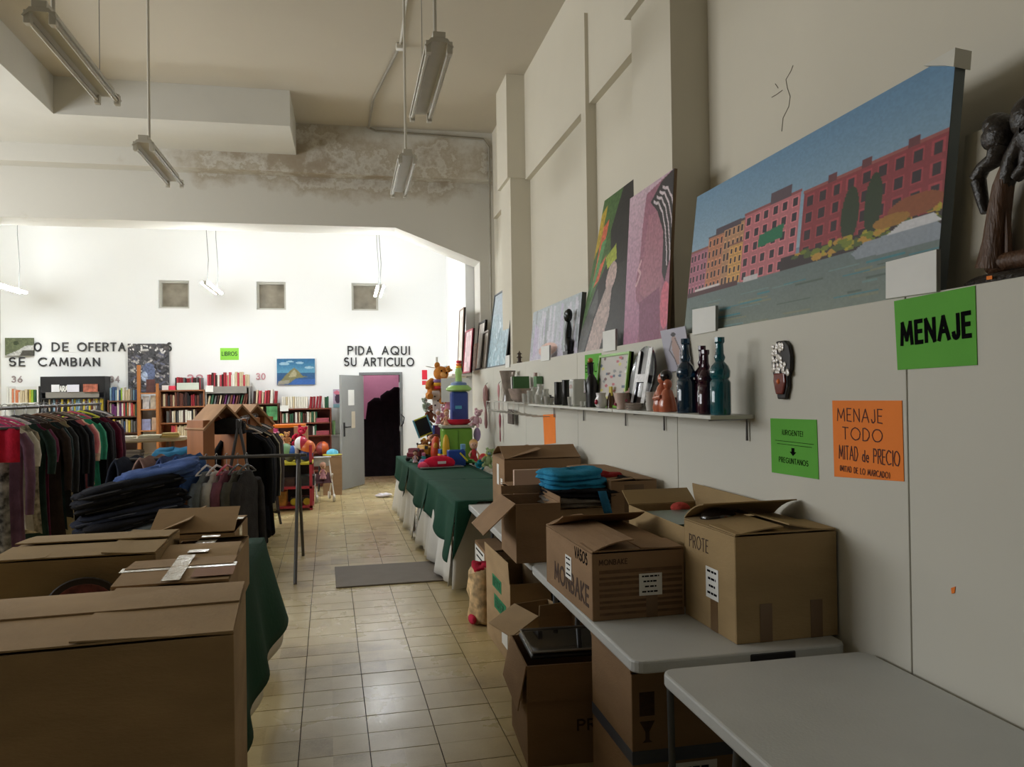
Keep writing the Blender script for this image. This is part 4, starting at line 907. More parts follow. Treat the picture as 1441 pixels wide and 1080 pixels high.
t, w, h, sl = wall_sheet('orange_sign', 'orange handwritten sign reading MENAJE TODO MITAD DE PRECIO', ((1171, 564), (1269, 564), (1272, 678), (1174, 671)), ORP)
m = MB()
for tx, x, z, hh, ww in (('MENAJE', 0.07, 0.74, 0.16, 0.66), ('TODO', 0.15, 0.51, 0.15, 0.58), ('MITAD de PRECIO', 0.09, 0.25, 0.17, 0.86), ('(MITAD DE LO MARCADO)', 0.1, 0.09, 0.07, 0.72)): write_line(m, tx, w * x, h * z, h * hh, w * ww, h * (0.013 if hh > 0.1 else 0.008), jit=0.025)
on_sheet(t, m, M('maroon_marker', (74, 22, 16), 0.7, 0.1))
t, w, h, sl = wall_sheet('orange_slip', 'narrow orange paper slip below the glassware shelf', ((764, 584), (781, 583), (782, 624), (766, 626)), ORP)
t, w, h, sl = wall_sheet('green_sheet', 'half hidden green sign behind the green picture frame', ((823, 500), (846, 497), (846, 534), (823, 538)), GRP)
m = MB(); write_line(m, 'ENILE', w * 0.06, h * 0.36, h * 0.26, w * 0.9, h * 0.03); on_sheet(t, m, INK)
wall_sheet('orange_sticker', 'tiny orange sticker on the ledge edge below the statue', ((1388, 389), (1396, 388), (1396, 393), (1388, 394)), ORP, 'sticker')
wall_sheet('orange_sticker', 'tiny torn orange sticker low on the bare wall panel', ((1338, 828), (1344, 826), (1343, 835), (1339, 836)), ORP, 'sticker')
# wall plaque: flower vase relief
a, b2 = W(1105, 562, x=XF), W(1104, 479, x=XF); H_ = b2.z - a.z
t = thing('flower_plaque', 'dark wall plaque of a red vase full of white flowers', 'plaque', a)
def outline(k): return [(math.sin(q) * r2 * k, H_ * z) for q, r2, z in ()]
pl_ = [(-0.03, 0), (0.03, 0), (0.035, 0.08), (0.055, 0.2), (0.05, 0.33), (0.06, 0.4), (0.075, 0.55), (0.072, 0.75), (0.06, 0.9), (0.03, 0.99), (-0.03, 0.99), (-0.06, 0.9), (-0.075, 0.72), (-0.07, 0.5), (-0.05, 0.36), (-0.05, 0.2), (-0.035, 0.08)]
MB().prism([(p[0], p[1] * H_) for p in pl_], 'x', -0.02, 0.0).build('board', M('plaque_black', (30, 24, 22), 0.5, 0.2), t, bevel=0.006)
MB().prism([(-0.025, 0.02), (0.025, 0.02), (0.03, 0.03), (0.045, 0.075), (0.04, 0.11), (-0.04, 0.11), (-0.045, 0.07), (-0.03, 0.03)], 'x', -0.03, -0.02).build('vase', cer((116, 44, 34)), t, bevel=0.006)
r4 = random.Random(2)
for i in range(44):
    y = r4.uniform(-0.062, 0.062); z = r4.uniform(0.42, 0.92) * H_
    MB().lathe([(0.011, 0), (0.0115, 0.003), (0.004, 0.005)], 7, mat=Matrix.Translation((-0.02, y, z)) @ Matrix.Rotation(-PI / 2, 4, 'Y')).build('flower', cer((222, 214, 204)), t)
MB().lathe([(0.012, 0), (0.008, 0.005)], 8, mat=Matrix.Translation((-0.031, 0.0, 0.075)) @ Matrix.Rotation(-PI / 2, 4, 'Y')).build('leaf', cer((220, 110, 50)), t)

# ================================================================== GLASSWARE SHELF
SZ = 1.552
ys0, ys1 = 3.28, 6.95
shf = thing('wall_shelf', 'white wall shelf with glassware along the right wall', 'shelf', (0, 0, SZ))
MB().box(1.585, XL, ys0, 4.62, -0.018, 0).build('board', M('shelf_white', (214, 214, 206), 0.5, 0.03), shf, bevel=0.003)
MB().box(1.585, XL, 4.63, ys1, -0.018, 0).build('board', M('shelf_white', (214, 214, 206), 0.5, 0.03), shf, bevel=0.003)
for y in (3.33, 4.3, 4.95, 5.9, 6.8):
    MB().tube([(1.6, y, -0.022), (1.7, y, -0.022), (XL - 0.012, y, -0.022), (XL - 0.012, y, -0.12)], 0.006, 6).build('bracket', STEEL, shf)
def sh(px, x=1.68, z=SZ): return Vector((x, W(px, 580, x=x).y, z + 0.001))
def hgt(px, yt, x): return W(px, yt, x=x).z - SZ
def glass_mat(n, rgb): return M(n, rgb, 0.05, 0.1, 6, trans=0.55, coat=0.5)
def lathe_thing(name, label, cat, px, x, prof, mat, group=None, n=16, sx=1, sy=1, part='body', z=SZ, extra=None):
    t = thing(name, label, cat, sh(px, x, z), 0, group); MB().lathe(prof, n, sx=sx, sy=sy).build(part, mat, t, smooth=True)
    return t
def bottle(label, px, x, h, mat, sc=1.0):
    r = 0.045 * sc; prof = [(r * 0.95, 0), (r, 0.012), (r, h * 0.42), (r * 0.8, h * 0.46), (r * 0.95, h * 0.49), (r, h * 0.56), (r * 0.8, h * 0.63), (r * 0.42, h * 0.69), (r * 0.55, h * 0.74), (r * 0.4, h * 0.79), (r * 0.36, h * 0.92)]
    t = lathe_thing('decorative_bottle', label, 'bottle', px, x, prof, mat, 'coloured glass bottles', 12)
    MB().lathe([(r * 0.42, h * 0.92), (r * 0.5, h * 0.94), (r * 0.5, h), (r * 0.4, h)], 8).build('stopper', mat, t)
NAVY = glass_mat('navy_glass', (22, 60, 88)); PURP = glass_mat('purple_glass', (70, 24, 50)); TEAL = glass_mat('teal_glass', (16, 110, 124))
bottle('tall dark blue glass bottle, leftmost of the coloured bottles', 966, 1.66, hgt(966, 477, 1.66), NAVY, 1.05)
bottle('dark purple glass bottle behind its twin on the shelf', 989, 1.73, hgt(989, 487, 1.73), PURP, 0.9)
bottle('dark purple glass bottle in front with a price sticker', 994, 1.64, hgt(994, 490, 1.64) * 0.97, PURP, 0.85)
bottle('teal glass bottle at the near end of the shelf', 1014, 1.66, hgt(1014, 475, 1.66), TEAL, 1.05)
# embracing couple figurine
t = thing('couple_figurine', 'orange pottery figurine of a hugging couple with dark hair', 'figurine', sh(936, 1.65)); OR = cer((196, 108, 78)); HA = cer((32, 26, 28))
m = MB(); m.lathe([(0.05, 0), (0.056, 0.02), (0.045, 0.08), (0.03, 0.13), (0.015, 0.15)], 14, c=(0, 0.03, 0)); m.lathe([(0.045, 0), (0.05, 0.02), (0.04, 0.07), (0.028, 0.11), (0.012, 0.125)], 14, c=(0, -0.035, 0))
m.tube([(-0.02, 0.06, 0.1), (-0.05, 0.02, 0.07), (-0.04, -0.04, 0.08)], [0.014, 0.013, 0.011], 8); m.build('bodies', OR, t, smooth=True)
MB().ball((0, 0.02, 0.175), 0.03, 0.034, 0.034).build('head', OR, t, smooth=True); MB().ball((0.005, -0.012, 0.19), 0.033, 0.036, 0.034).build('hair', HA, t, smooth=True); MB().ball((0, -0.04, 0.145), 0.024, 0.026, 0.028).build('head', OR, t, smooth=True)
# dark domed clock-like plate
t = thing('round_black_plate', 'black round plate with a silver patterned band standing upright', 'plate', sh(906, 1.7)); R = hgt(906, 487, 1.7) / 2
Mx = Matrix.Translation((0, 0, R)) @ Matrix.Rotation(-PI / 2 + 0.18, 4, 'Y')
MB().lathe([(R * 0.8, -0.02), (R, 0.0), (R, 0.012), (R * 0.8, 0.004)], 32, mat=Mx).build('plate', M('black_glaze', (24, 22, 24), 0.15, 0.1, coat=0.5), t, smooth=True)
mm = MB(); mm.box(-R * 0.92, R * 0.92, -R * 0.62, -R * 0.32, 0.013, 0.016, Mx); mm.box(-R * 0.15, R * 0.1, -R * 0.32, R * 0.35, 0.013, 0.016, Mx); mm.box(-R * 0.8, R * 0.85, R * 0.35, R * 0.55, 0.013, 0.016, Mx); mm.build('silver_pattern', M('silver_print', (170, 168, 166), 0.3, 0.2, 40, metal=0.3), t)
# card with a drawing
P4 = [W(a, b, x=1.78) for a, b in ((929, 466), (964, 459), (972, 520), (940, 524))]; t = thing('drawing_card', 'grey card with a pencil drawing of a dancer behind the bottles', 'card', P4[3])
a_ = Pic(40, 60, (178, 176, 190)); a_.ell(0.5, 0.15, 0.1, 0.05, (60, 56, 60)); a_.poly([(0.42, 0.2), (0.58, 0.2), (0.66, 0.5), (0.56, 0.85), (0.46, 0.85), (0.36, 0.5)], (176, 148, 140)); a_.line([(0.4, 0.3), (0.25, 0.5), (0.4, 0.7), (0.5, 0.95)], 0.02, (110, 104, 110)); a_.line([(0.55, 0.25), (0.7, 0.55), (0.6, 0.95)], 0.02, (96, 90, 96))
o4 = P4[3]; a_.obj('drawing', lambda u, v_: (P4[0] * (1 - u) * (1 - v_) + P4[1] * u * (1 - v_) + P4[2] * u * v_ + P4[3] * (1 - u) * v_) - o4, t)
m = MB(); m.add([p - o4 + Vector((0.001, 0, 0)) for p in P4] + [p - o4 + Vector((0.004, 0, 0)) for p in P4], [(0, 1, 2, 3), (7, 6, 5, 4), (0, 4, 5, 1), (1, 5, 6, 2), (2, 6, 7, 3), (3, 7, 4, 0)]); m.build('card', pap((180, 178, 190)), t)
lathe_thing('small_vase', 'tiny dark vase in front of the drawing card', 'vase', 953, 1.72, [(0.016, 0), (0.02, 0.03), (0.01, 0.06), (0.014, 0.075)], cer((60, 64, 62)))
# green frame
P4 = [W(a, b, x=1.7) for a, b in ((846, 499), (886, 494), (882, 560), (840, 566))]; o4 = P4[3].copy(); zz = SZ + 0.002
bl, br = Vector((1.69, P4[3].y, zz)), Vector((1.69, P4[2].y, zz))
a_ = Pic(40, 60, (206, 200, 194)); r4 = random.Random(5)
for i in range(40): a_.ell(r4.random(), r4.random(), 0.05, 0.03, r4.choice([(196, 110, 120), (90, 110, 130), (150, 150, 150), (214, 206, 120), (120, 90, 90), (230, 228, 224)]))
leaning_picture('green_picture_frame', 'lime green frame with a collage of small pictures', a_, bl, br, W(846, 499, x=1.69).z - zz, 0.12, 0.02, pap((90, 140, 50)), frame=0.016, frame_mat=pls((128, 186, 66)), cat='frame')
# crockery
WC = cer((222, 210, 200)); PK = cer((214, 176, 166))
t = lathe_thing('lidded_teapot', 'pale pink lidded teapot beside the black plate', 'teapot', 887, 1.7, [(0.03, 0), (0.05, 0.02), (0.056, 0.05), (0.04, 0.085)], PK)
MB().lathe([(0.042, 0.086), (0.03, 0.105), (0.01, 0.115), (0.012, 0.125), (0.004, 0.132)], 14).build('lid', PK, t, smooth=True); MB().tube([(0, 0.05, 0.04), (0, 0.085, 0.06), (0, 0.095, 0.085)], [0.014, 0.01, 0.008], 8).build('spout', PK, t, smooth=True)
t = thing('plate_stack', 'stack of small white plates in front of the teapot', 'plates', sh(893, 1.62), 0)
for k in range(5): MB().lathe([(0.035, k * 0.008), (0.055, k * 0.008 + 0.006), (0.056, k * 0.008 + 0.008), (0.03, k * 0.008 + 0.003)], 18).build('plate', WC, t, smooth=True)
t = thing('cup_stack', 'three white stacked cups with grey pattern next to the couple figurine', 'cups', sh(916, 1.66))
for k in range(3): MB().lathe([(0.024, k * 0.03), (0.03, k * 0.03 + 0.03), (0.031, k * 0.03 + 0.045), (0.026, k * 0.03 + 0.043)], 14).build('cup', cer((206, 202, 196)), t, smooth=True)
t = lathe_thing('flower_pot', 'white tapered pot with pink flowers on the shelf', 'pot', 875, 1.63, [(0.03, 0), (0.042, 0.06), (0.05, 0.1), (0.046, 0.1)], cer((224, 196, 184)))
for k in range(5): MB().ball((-0.04 * math.cos(k), 0.04 * math.sin(k * 1.0) * (1 if k % 2 else -1), 0.03 + 0.012 * k), 0.01).build('flower', cer((190, 90, 110)), t)
t = lathe_thing('mug', 'white mug with a red ladybird mark', 'mug', 846, 1.62, [(0.025, 0), (0.04, 0.02), (0.042, 0.05), (0.03, 0.075), (0.034, 0.1), (0.03, 0.1)], cer((226, 222, 220)))
MB().ball((-0.036, -0.012, 0.04), 0.012, 0.018, 0.018).build('red_mark', cer((176, 30, 60)), t, smooth=True)
t = lathe_thing('trinket_figure', 'small brown and yellow trinket between mug and pot', 'figurine', 860, 1.68, [(0.03, 0), (0.028, 0.05), (0.018, 0.08), (0.012, 0.1)], cer((92, 64, 40))); MB().box(-0.005, 0.005, -0.025, 0.025, 0.08, 0.14).build('yellow_tag', pap((206, 186, 80)), t)
t = thing('tuxedo_bottle', 'black bottle shaped like a waiter in a tailcoat', 'bottle', sh(833, 1.66)); MB().lathe([(0.05, 0), (0.052, 0.08), (0.058, 0.15), (0.04, 0.2), (0.02, 0.23)], 12, sx=0.8).build('body', M('ebony', (20, 19, 20)), t, smooth=True)
MB().lathe([(0.02, 0.22), (0.024, 0.26), (0.022, 0.3), (0.03, 0.31)], 10, c=(0, 0.02, 0)).build('neck', BLACK, t, smooth=True); MB().ball((0, 0.02, 0.325), 0.02).build('cork', cer((196, 120, 60)), t, smooth=True); MB().prism([(-0.02, 0.1), (0.02, 0.1), (0.008, 0.19), (-0.008, 0.19)], 'x', -0.052, -0.046).build('shirt_front', cer((120, 120, 126)), t)
t = thing('glass_jar', 'clear square glass jar with a painted cat face', 'jar', sh(814, 1.66)); GLS = M('clear_glass', (222, 222, 216), 0.08, 0.05, 6, trans=0.5, coat=0.4)
MB().prism([(-0.055, -0.06), (0.055, -0.06), (0.055, 0.06), (-0.055, 0.06)], 'z', 0, 0.2).build('jar', GLS, t, bevel=0.015); MB().box(-0.057, -0.055, -0.03, 0.035, 0.13, 0.16).build('printed_band', cer((150, 120, 112)), t)
lathe_thing('shot_glass', 'very small glass in front of the square jar', 'glass', 820, 1.6, [(0.016, 0), (0.02, 0.04), (0.017, 0.04)], GLS)
for px, yt, lb in ((786, 538, 'plain black cylinder vase, the shorter of two'), (797, 535, 'plain black cylinder vase, the taller of two')):
    h = hgt(px, yt, 1.68); lathe_thing('black_vase', lb, 'vase', px, 1.68, [(0.03, 0), (0.034, 0.004), (0.032, h * 0.5), (0.033, h), (0.027, h)], M('ebony', (20, 19, 20)), 'black cylinder vases')
t = lathe_thing('sugar_bowl', 'small glass bowl with a black knobbed lid', 'bowl', 775, 1.64, [(0.03, 0), (0.036, 0.03), (0.034, 0.055)], GLS); MB().lathe([(0.034, 0.056), (0.026, 0.066), (0.008, 0.07), (0.01, 0.08)], 12).build('lid', BLACK, t, smooth=True)
for k, (px, yt, r) in enumerate(((761, 541, 0.055), (752, 545, 0.05), (742, 556, 0.045), (768, 548, 0.05))):
    h = hgt(px, yt, 1.68); t = lathe_thing('glass_jug', ('tall clear glass jug with a looped handle', 'round clear glass carafe behind the jugs', 'low ribbed clear glass tumbler at the shelf end', 'clear glass jug next to the lidded bowl')[k], 'jug', px, 1.66 + 0.03 * (k % 2), [(r * 0.8, 0), (r, h * 0.2), (r * 0.9, h * 0.45), (r * 0.5, h * 0.75), (r * 0.6, h), (r * 0.5, h)], GLS, 'clear glass jugs')
    if k != 2: MB().tube([(-0.02, -r * 0.5, h * 0.9), (-0.03, -r * 1.2, h * 0.8), (-0.03, -r * 1.2, h * 0.5), (-0.02, -r * 0.8, h * 0.35)], 0.006, 6).build('handle', GLS, t, smooth=True)
t = thing('green_tin', 'small green box with a brown candle behind the glass jugs', 'box', sh(757, 1.76)); MB().box(-0.03, 0.03, -0.08, 0.04, 0, hgt(757, 530, 1.76)).build('box', pap((92, 130, 92)), t, bevel=0.004); MB().tube([(0, 0.08, 0), (0, 0.08, hgt(752, 525, 1.76))], 0.02, 10).build('candle', cer((170, 140, 130)), t, smooth=True)
# wire rack with glass at the far end and things hanging from it
yr = W(708, 575, x=1.66).y
t = thing('wire_rack', 'white wire rack mounted at the far end of the glass shelf', 'rack', (0, 0, SZ))
rk = MB()
for i in range(7): x = 1.56 + 0.035 * i; rk.tube([(x, 7.0, 0), (x, 9.0, 0)], 0.004, 5)
for i in range(9): y = 7.0 + 0.25 * i; rk.tube([(1.56, y, 0.0), (XL, y, 0.0)], 0.004, 5); rk.tube([(1.56, y, 0), (1.56, y, -0.08), (1.64, y, -0.12), (XL, y, -0.12)], 0.004, 5)
rk.build('wires', M('white_wire', (206, 204, 196), 0.4, 0.03), t)
lathe_thing('smoked_glass_vase', 'tall smoked glass vase on the wire rack', 'vase', 715, 1.68, [(0.06, 0.005), (0.05, 0.1), (0.07, 0.25), (0.09, hgt(715, 522, 1.68)), (0.08, hgt(715, 522, 1.68))], M('smoked_glass', (150, 138, 128), 0.08, 0.3, 12, trans=0.35, coat=0.4))
t = lathe_thing('ribbed_bowl', 'ribbed pinkish glass bowl holding books on the wire rack', 'bowl', 733, 1.68, [(0.06, 0.005), (0.1, 0.04), (0.13, 0.14), (0.12, 0.14)], M('pink_glass', (196, 176, 166), 0.1, 0.25, 20, trans=0.3, coat=0.4))
for k, (c, w_) in enumerate((((222, 218, 212), 0.05), ((30, 34, 32), 0.03), ((70, 110, 66), 0.03))):
    o = MB().box(-0.08, 0.08, -w_ / 2, w_ / 2, 0, 0.2).build('leaning_book', pap(c), loc=sh(733, 1.68) + Vector((0, 0.05 - 0.05 * k, 0.06)), rot=(-0.12, 0, 0)); tag(o, ('white', 'black', 'green')[k] + ' book standing in the ribbed glass bowl', 'book', 'books in the glass bowl')
def hanging(name, label, px, py0, py1, w, mat, cat, x=1.76, extra=None):
    a, b = W(px, py0, x=x), W(px, py1, x=x); H = a.z - b.z; t = thing(name, label, cat, b)
    m = MB(); m.lathe([(w * 0.3, 0), (w * 0.6, H * 0.1), (w * 0.5, H * 0.35), (w * 0.3, H * 0.45), (w * 0.7, H * 0.55), (w, H * 0.7), (w * 0.9, H * 0.9), (w * 0.2, H)], 10, sx=0.5); m.build('body', mat, t, smooth=True)
    m = MB(); m.tube([(0, 0, H), (0.03, 0, H + 0.03)], 0.004, 5); m.build('hook', STEEL, t); return t
hanging('hanging_ornament', 'pink and green hanging ornament on the wall beside the tub', 684, 542, 603, 0.075, cer((190, 140, 140)), 'ornament')
t = hanging('pink_tongs', 'long pink plastic tool hanging from the wire rack', 702, 540, 578, 0.03, pls((202, 140, 142)), 'tool'); t = hanging('pink_ladle', 'dark pink ladle hanging below the wire rack', 704, 582, 622, 0.03, pls((150, 70, 80)), 'tool')
o = MB().box(-0.01, 0.01, -0.13, 0.13, 0, 0.16).build('dark_postcard', M('photo_card', (92, 82, 76), 0.4, 0.5, 20), loc=W(719, 597, x=1.74)); tag(o, 'dark photo card hanging under the wire rack', 'card')

for px_, x_, h_, r_, lb in ((739, 1.62, 0.09, 0.03, 'short clear tumbler at the left of the glass shelf'), (746, 1.62, 0.12, 0.028, 'slim clear tumbler before the glass carafe'), (757, 1.61, 0.08, 0.03, 'small clear tumbler before the tall jug'), (770, 1.6, 0.07, 0.026, 'tiny clear glass beside the lidded bowl'), (803, 1.61, 0.07, 0.024, 'tiny clear glass between the black vase and the jar')):
    lathe_thing('glass_tumbler', lb, 'glass', px_, x_, [(r_ * 0.8, 0), (r_, h_), (r_ * 0.88, h_), (r_ * 0.7, 0.01)], GLS, 'clear tumblers')
lathe_thing('amber_jar', 'small amber jar behind the white mug', 'jar', 853, 1.74, [(0.03, 0), (0.034, 0.07), (0.02, 0.1), (0.024, 0.12)], cer((170, 104, 44)))
lathe_thing('white_vase', 'plain white vase behind the pale teapot', 'vase', 880, 1.75, [(0.03, 0), (0.05, 0.06), (0.03, 0.13), (0.04, 0.16)], cer((222, 214, 204)))

# ================================================================== BACK WALL
def wall_text(label, words_, ytop, ybase, mat, thick=0.16, depth=0.018, cat='lettering', group=None):
    """words_: (text, px0, px1); every letter its own raised piece"""
    a0 = W(words_[0][1], ybase, y=YB - 0.001); t = thing('wall_lettering', label, cat, a0, 0, group)
    for tx, p0, p1 in words_:
        A, B = W(p0, ybase, y=YB - 0.001), W(p1, ybase, y=YB - 0.001); h = W((p0 + p1) / 2, ytop, y=YB).z - A.z
        probe = MB(); adv = [glyph_ribbon(probe, c, 0, 0, h, 0.8, 0.01, 0.01) for c in tx]; tot = sum(adv) + 0.3 * h * (len(tx) - 1)
        k = (B.x - A.x) / tot; x = A.x
        for c, w in zip(tx, adv):
            m = MB(); glyph_ribbon(m, c, 0, 0, h, 0.8 * k, h * thick, depth); m.build('letter', mat, t, loc=(x - a0.x, 0, A.z - a0.z + (B.z - A.z) * (x - A.x) / max(B.x - A.x, 1e-6))); x += (w + 0.3 * h) * k
    return t
LET = M('letter_black', (44, 44, 46), 0.5, 0.05)
wall_text('black letters PIDA AQUI on the white wall above the door', [('PIDA', 490, 524), ('AQUI', 538, 576)], 488, 499, LET)
wall_text('black letters SU ARTICULO right above the grey door', [('SU', 485, 501), ('ARTICULO', 512, 582)], 504, 515, LET)
wall_text('black letters O DE OFERTA at the upper left of the white wall', [('O', 49, 58), ('DE', 74, 96), ('OFERTA', 110, 176), ('S', 236, 241)], 483, 494, LET)
wall_text('black letters SE CAMBIAN on the left of the white wall', [('SE', 14, 35), ('CAMBIAN', 55, 140)], 504, 515, LET)
PINKL = M('letter_pink', (204, 150, 158), 0.5, 0.05); GREYL = M('letter_grey', (164, 150, 150), 0.5, 0.05)
for tx, p0, p1, yt, yb, m_, lb in (('36', 17, 31, 530, 538, GREYL, 'grey number 36 above the white bookcase'), ('34', 155, 168, 530, 538, GREYL, 'grey number 34 beside the black bookcase'), ('32', 264, 285, 528, 538, PINKL, 'pink number 32 half hidden by books'), ('30', 361, 373, 526, 534, PINKL, 'pink number 30 left of the island painting')):
    wall_text(lb, [(tx, p0, p1)], yt, yb, m_, 0.18, 0.01, 'number')
def wall_picture(name, label, px, pic, edge, depth=0.03, cat='painting', y=None):
    y = y or YB - 0.001; (x0, yt, x1, yb) = px; A = W(x0, yb, y=y); B = W(x1, yt, y=y); w, h = B.x - A.x, B.z - A.z; t = thing(name, label, cat, A)
    MB().box(0, w, -depth, 0, 0, h).build('canvas', edge, t); pic.obj('painted_front', lambda u, v_: (w * u, -depth - 0.001, h * (1 - v_)), t); return t
# island painting
a_ = Pic(70, 48, (60, 120, 160)); a_.grad((36, 96, 140), (90, 150, 180), 0, 0.55)
for (u, v_, ru, rv) in ((0.2, 0.2, 0.13, 0.06), (0.6, 0.17, 0.1, 0.04), (0.85, 0.35, 0.12, 0.05), (0.35, 0.12, 0.1, 0.03)): a_.ell(u, v_, ru, rv, (150, 186, 204))
a_.grad((44, 90, 130), (50, 84, 140), 0.55, 1.0); a_.poly([(0.1, 0.85), (0.25, 0.6), (0.38, 0.42), (0.46, 0.35), (0.58, 0.5), (0.66, 0.65), (0.8, 0.7), (0.5, 0.75), (0.3, 0.95), (0.02, 1)], (126, 122, 84)); a_.poly([(0.3, 0.72), (0.4, 0.5), (0.46, 0.42), (0.52, 0.55), (0.5, 0.68)], (168, 160, 128)); a_.poly([(0.02, 1), (0.05, 0.85), (0.35, 0.8), (0.3, 0.95)], (150, 146, 130)); a_.poly([(0.3, 1), (0.45, 0.8), (1, 0.78), (1, 1)], (58, 100, 168)); a_.noise(0.1, 2)
wall_picture('island_painting', 'small blue painting of a rocky island on the white wall', (390, 505, 443, 542), a_, pap((90, 120, 150)))
a_ = Pic(70, 76, (70, 70, 74)); r4 = random.Random(12)
for i in range(190):
    u, v_ = r4.random(), r4.random(); ang = r4.uniform(0, 6.3); l = r4.uniform(0.05, 0.16); c = r4.choice([(36, 36, 40), (120, 118, 120), (54, 52, 56), (90, 92, 110), (180, 176, 172)] if v_ > 0.22 else [(210, 208, 204), (60, 58, 58), (230, 228, 226), (90, 86, 84)])
    a_.line([(u, v_), (u + l * math.cos(ang), v_ + l * math.sin(ang) * 0.5)], 0.018, c)
a_.ell(0.5, 0.6, 0.16, 0.2, (96, 108, 140)); a_.ell(0.4, 0.68, 0.08, 0.1, (170, 184, 206)); a_.noise(0.35, 2)
wall_picture('cave_picture', 'dark grey picture of a rocky cave with bright top edge', (181, 484, 238, 552), a_, pap((60, 60, 60)))
a_ = Pic(40, 26, (96, 104, 74)); a_.poly([(0, 1), (0.2, 0.85), (0.45, 0.7), (0.7, 0.45), (1, 0.4), (1, 0.75), (0.6, 0.75), (0.5, 1)], (186, 186, 182)); a_.poly([(0.5, 1), (0.6, 0.7), (1, 0.7), (1, 1)], (70, 68, 60)); a_.ell(0.38, 0.3, 0.09, 0.12, (48, 60, 34)); a_.noise(0.25, 2)
t = wall_picture('creature_photo', 'small green photo tilted over the first wall letters', (9, 476, 49, 501), a_, pap((70, 76, 60)), 0.02); t.location.y -= 0.03
# LIBROS sign and other papers
A, B = W(310, 507, y=YB - 0.001), W(336, 490, y=YB - 0.001); w, h = B.x - A.x, B.z - A.z; t = thing('green_sign', 'small lime green sign reading LIBROS above the bookcases', 'sign', A)
MB().box(0, w, -0.003, 0, 0, h).build('sheet', pap((140, 210, 70)), t); m = MB(); write_line(m, 'LIBROS', w * 0.1, h * 0.37, h * 0.3, w * 0.8, h * 0.06); m.build('lettering', pap((50, 90, 40)), t, loc=(0, -0.0035, 0))
A, B = W(470, 573, y=YB - 0.001), W(481, 548, y=YB - 0.001); a_ = Pic(14, 24, (190, 170, 190)); a_.ell(0.5, 0.5, 0.3, 0.25, (70, 50, 70)); a_.ell(0.4, 0.2, 0.3, 0.1, (214, 120, 140)); a_.rect(0, 1, 0.8, 1, (140, 180, 190)); wall_picture('small_poster', 'small pastel poster behind the open door', (469, 548, 482, 574), a_, WHITE, 0.004, 'poster')
A, B = W(594, 542, y=YB - 0.001), W(601, 521, y=YB - 0.001); t = thing('fire_sign', 'small red notice on the white wall right of the door', 'sign', A); MB().box(0, B.x - A.x, -0.004, 0, (B.z - A.z) * 0.36, B.z - A.z).build('sheet', pap((214, 36, 56)), t); MB().box(0, B.x - A.x, -0.004, 0, 0, (B.z - A.z) * 0.28).build('strip', pap((214, 60, 70)), t)

# ------------------------------------------------------------------ bookcases and books
_bk = MB(); pf = [(-0.5, -0.42), (-0.3, -0.5), (0.3, -0.5), (0.5, -0.42), (0.5, 0.5), (0.42, 0.5), (0.42, 0.47), (-0.42, 0.47), (-0.42, 0.5), (-0.5, 0.5)]
_bk.prism(pf, 'z', 0, 1); BOOKME = _bk.mesh('book', pap((200, 200, 200)))
nbook = [0]
CN = [((150, 38, 48), 'red'), ((196, 70, 84), 'pink'), ((232, 228, 216), 'white'), ((206, 190, 158), 'cream'), ((60, 34, 32), 'dark brown'), ((104, 58, 46), 'brown'), ((34, 34, 38), 'black'), ((48, 76, 122), 'blue'), ((120, 154, 176), 'light blue'), ((52, 96, 70), 'green'), ((150, 186, 60), 'lime green'), ((212, 190, 70), 'yellow'), ((112, 112, 112), 'grey'), ((110, 52, 110), 'purple'), ((214, 130, 90), 'orange')]
CD = {n: c for c, n in CN}
def book_row(where, x0, x1, z, yf, cols, h=(0.17, 0.24), th=(0.022, 0.042), lean=0.0, seed=1, group=None, depth=0.15, most=40):
    r = random.Random(seed); x = x0; n = 0; made = []
    while x < x1 and n < most:
        t = r.uniform(*th); hh = r.uniform(*h); c = r.choice(cols)
        o = bpy.data.objects.new('book', BOOKME); COL.objects.link(o); d = depth * r.uniform(0.85, 1.05)
        o.location = (x + t / 2, yf + d / 2 + r.uniform(0, 0.02), z + 0.001); o.scale = (t * 0.96, d, hh)
        if lean: o.rotation_euler = (0, lean * r.uniform(0.6, 1.2), 0)
        o.material_slots[0].link = 'OBJECT'; o.material_slots[0].material = M('bookcover_' + c.replace(' ', '_'), CD[c], 0.5, 0.18, 14)
        made.append((o, c)); x += t + (0.012 if lean else 0.001); n += 1; nbook[0] += 1
    ORD = ['leftmost', 'second', 'third', 'fourth', 'fifth', 'sixth', 'seventh', 'eighth', 'ninth', 'tenth', 'eleventh', 'twelfth', 'thirteenth', 'fourteenth', 'fifteenth']
    seen = {}; tot = {}
    for o, c in made: tot[c] = tot.get(c, 0) + 1
    for o, c in made:
        k = seen.get(c, 0); seen[c] = k + 1
        tag(o, ('%s book %s' % (c, where)) if tot[c] == 1 else '%s %s book %s' % (ORD[min(k, 14)], c, where), 'book', group or ('books ' + where))
def X_(px, y): return W(px, 570, y=y).x
def Z_(px, py, y): return W(px, py, y=y).z
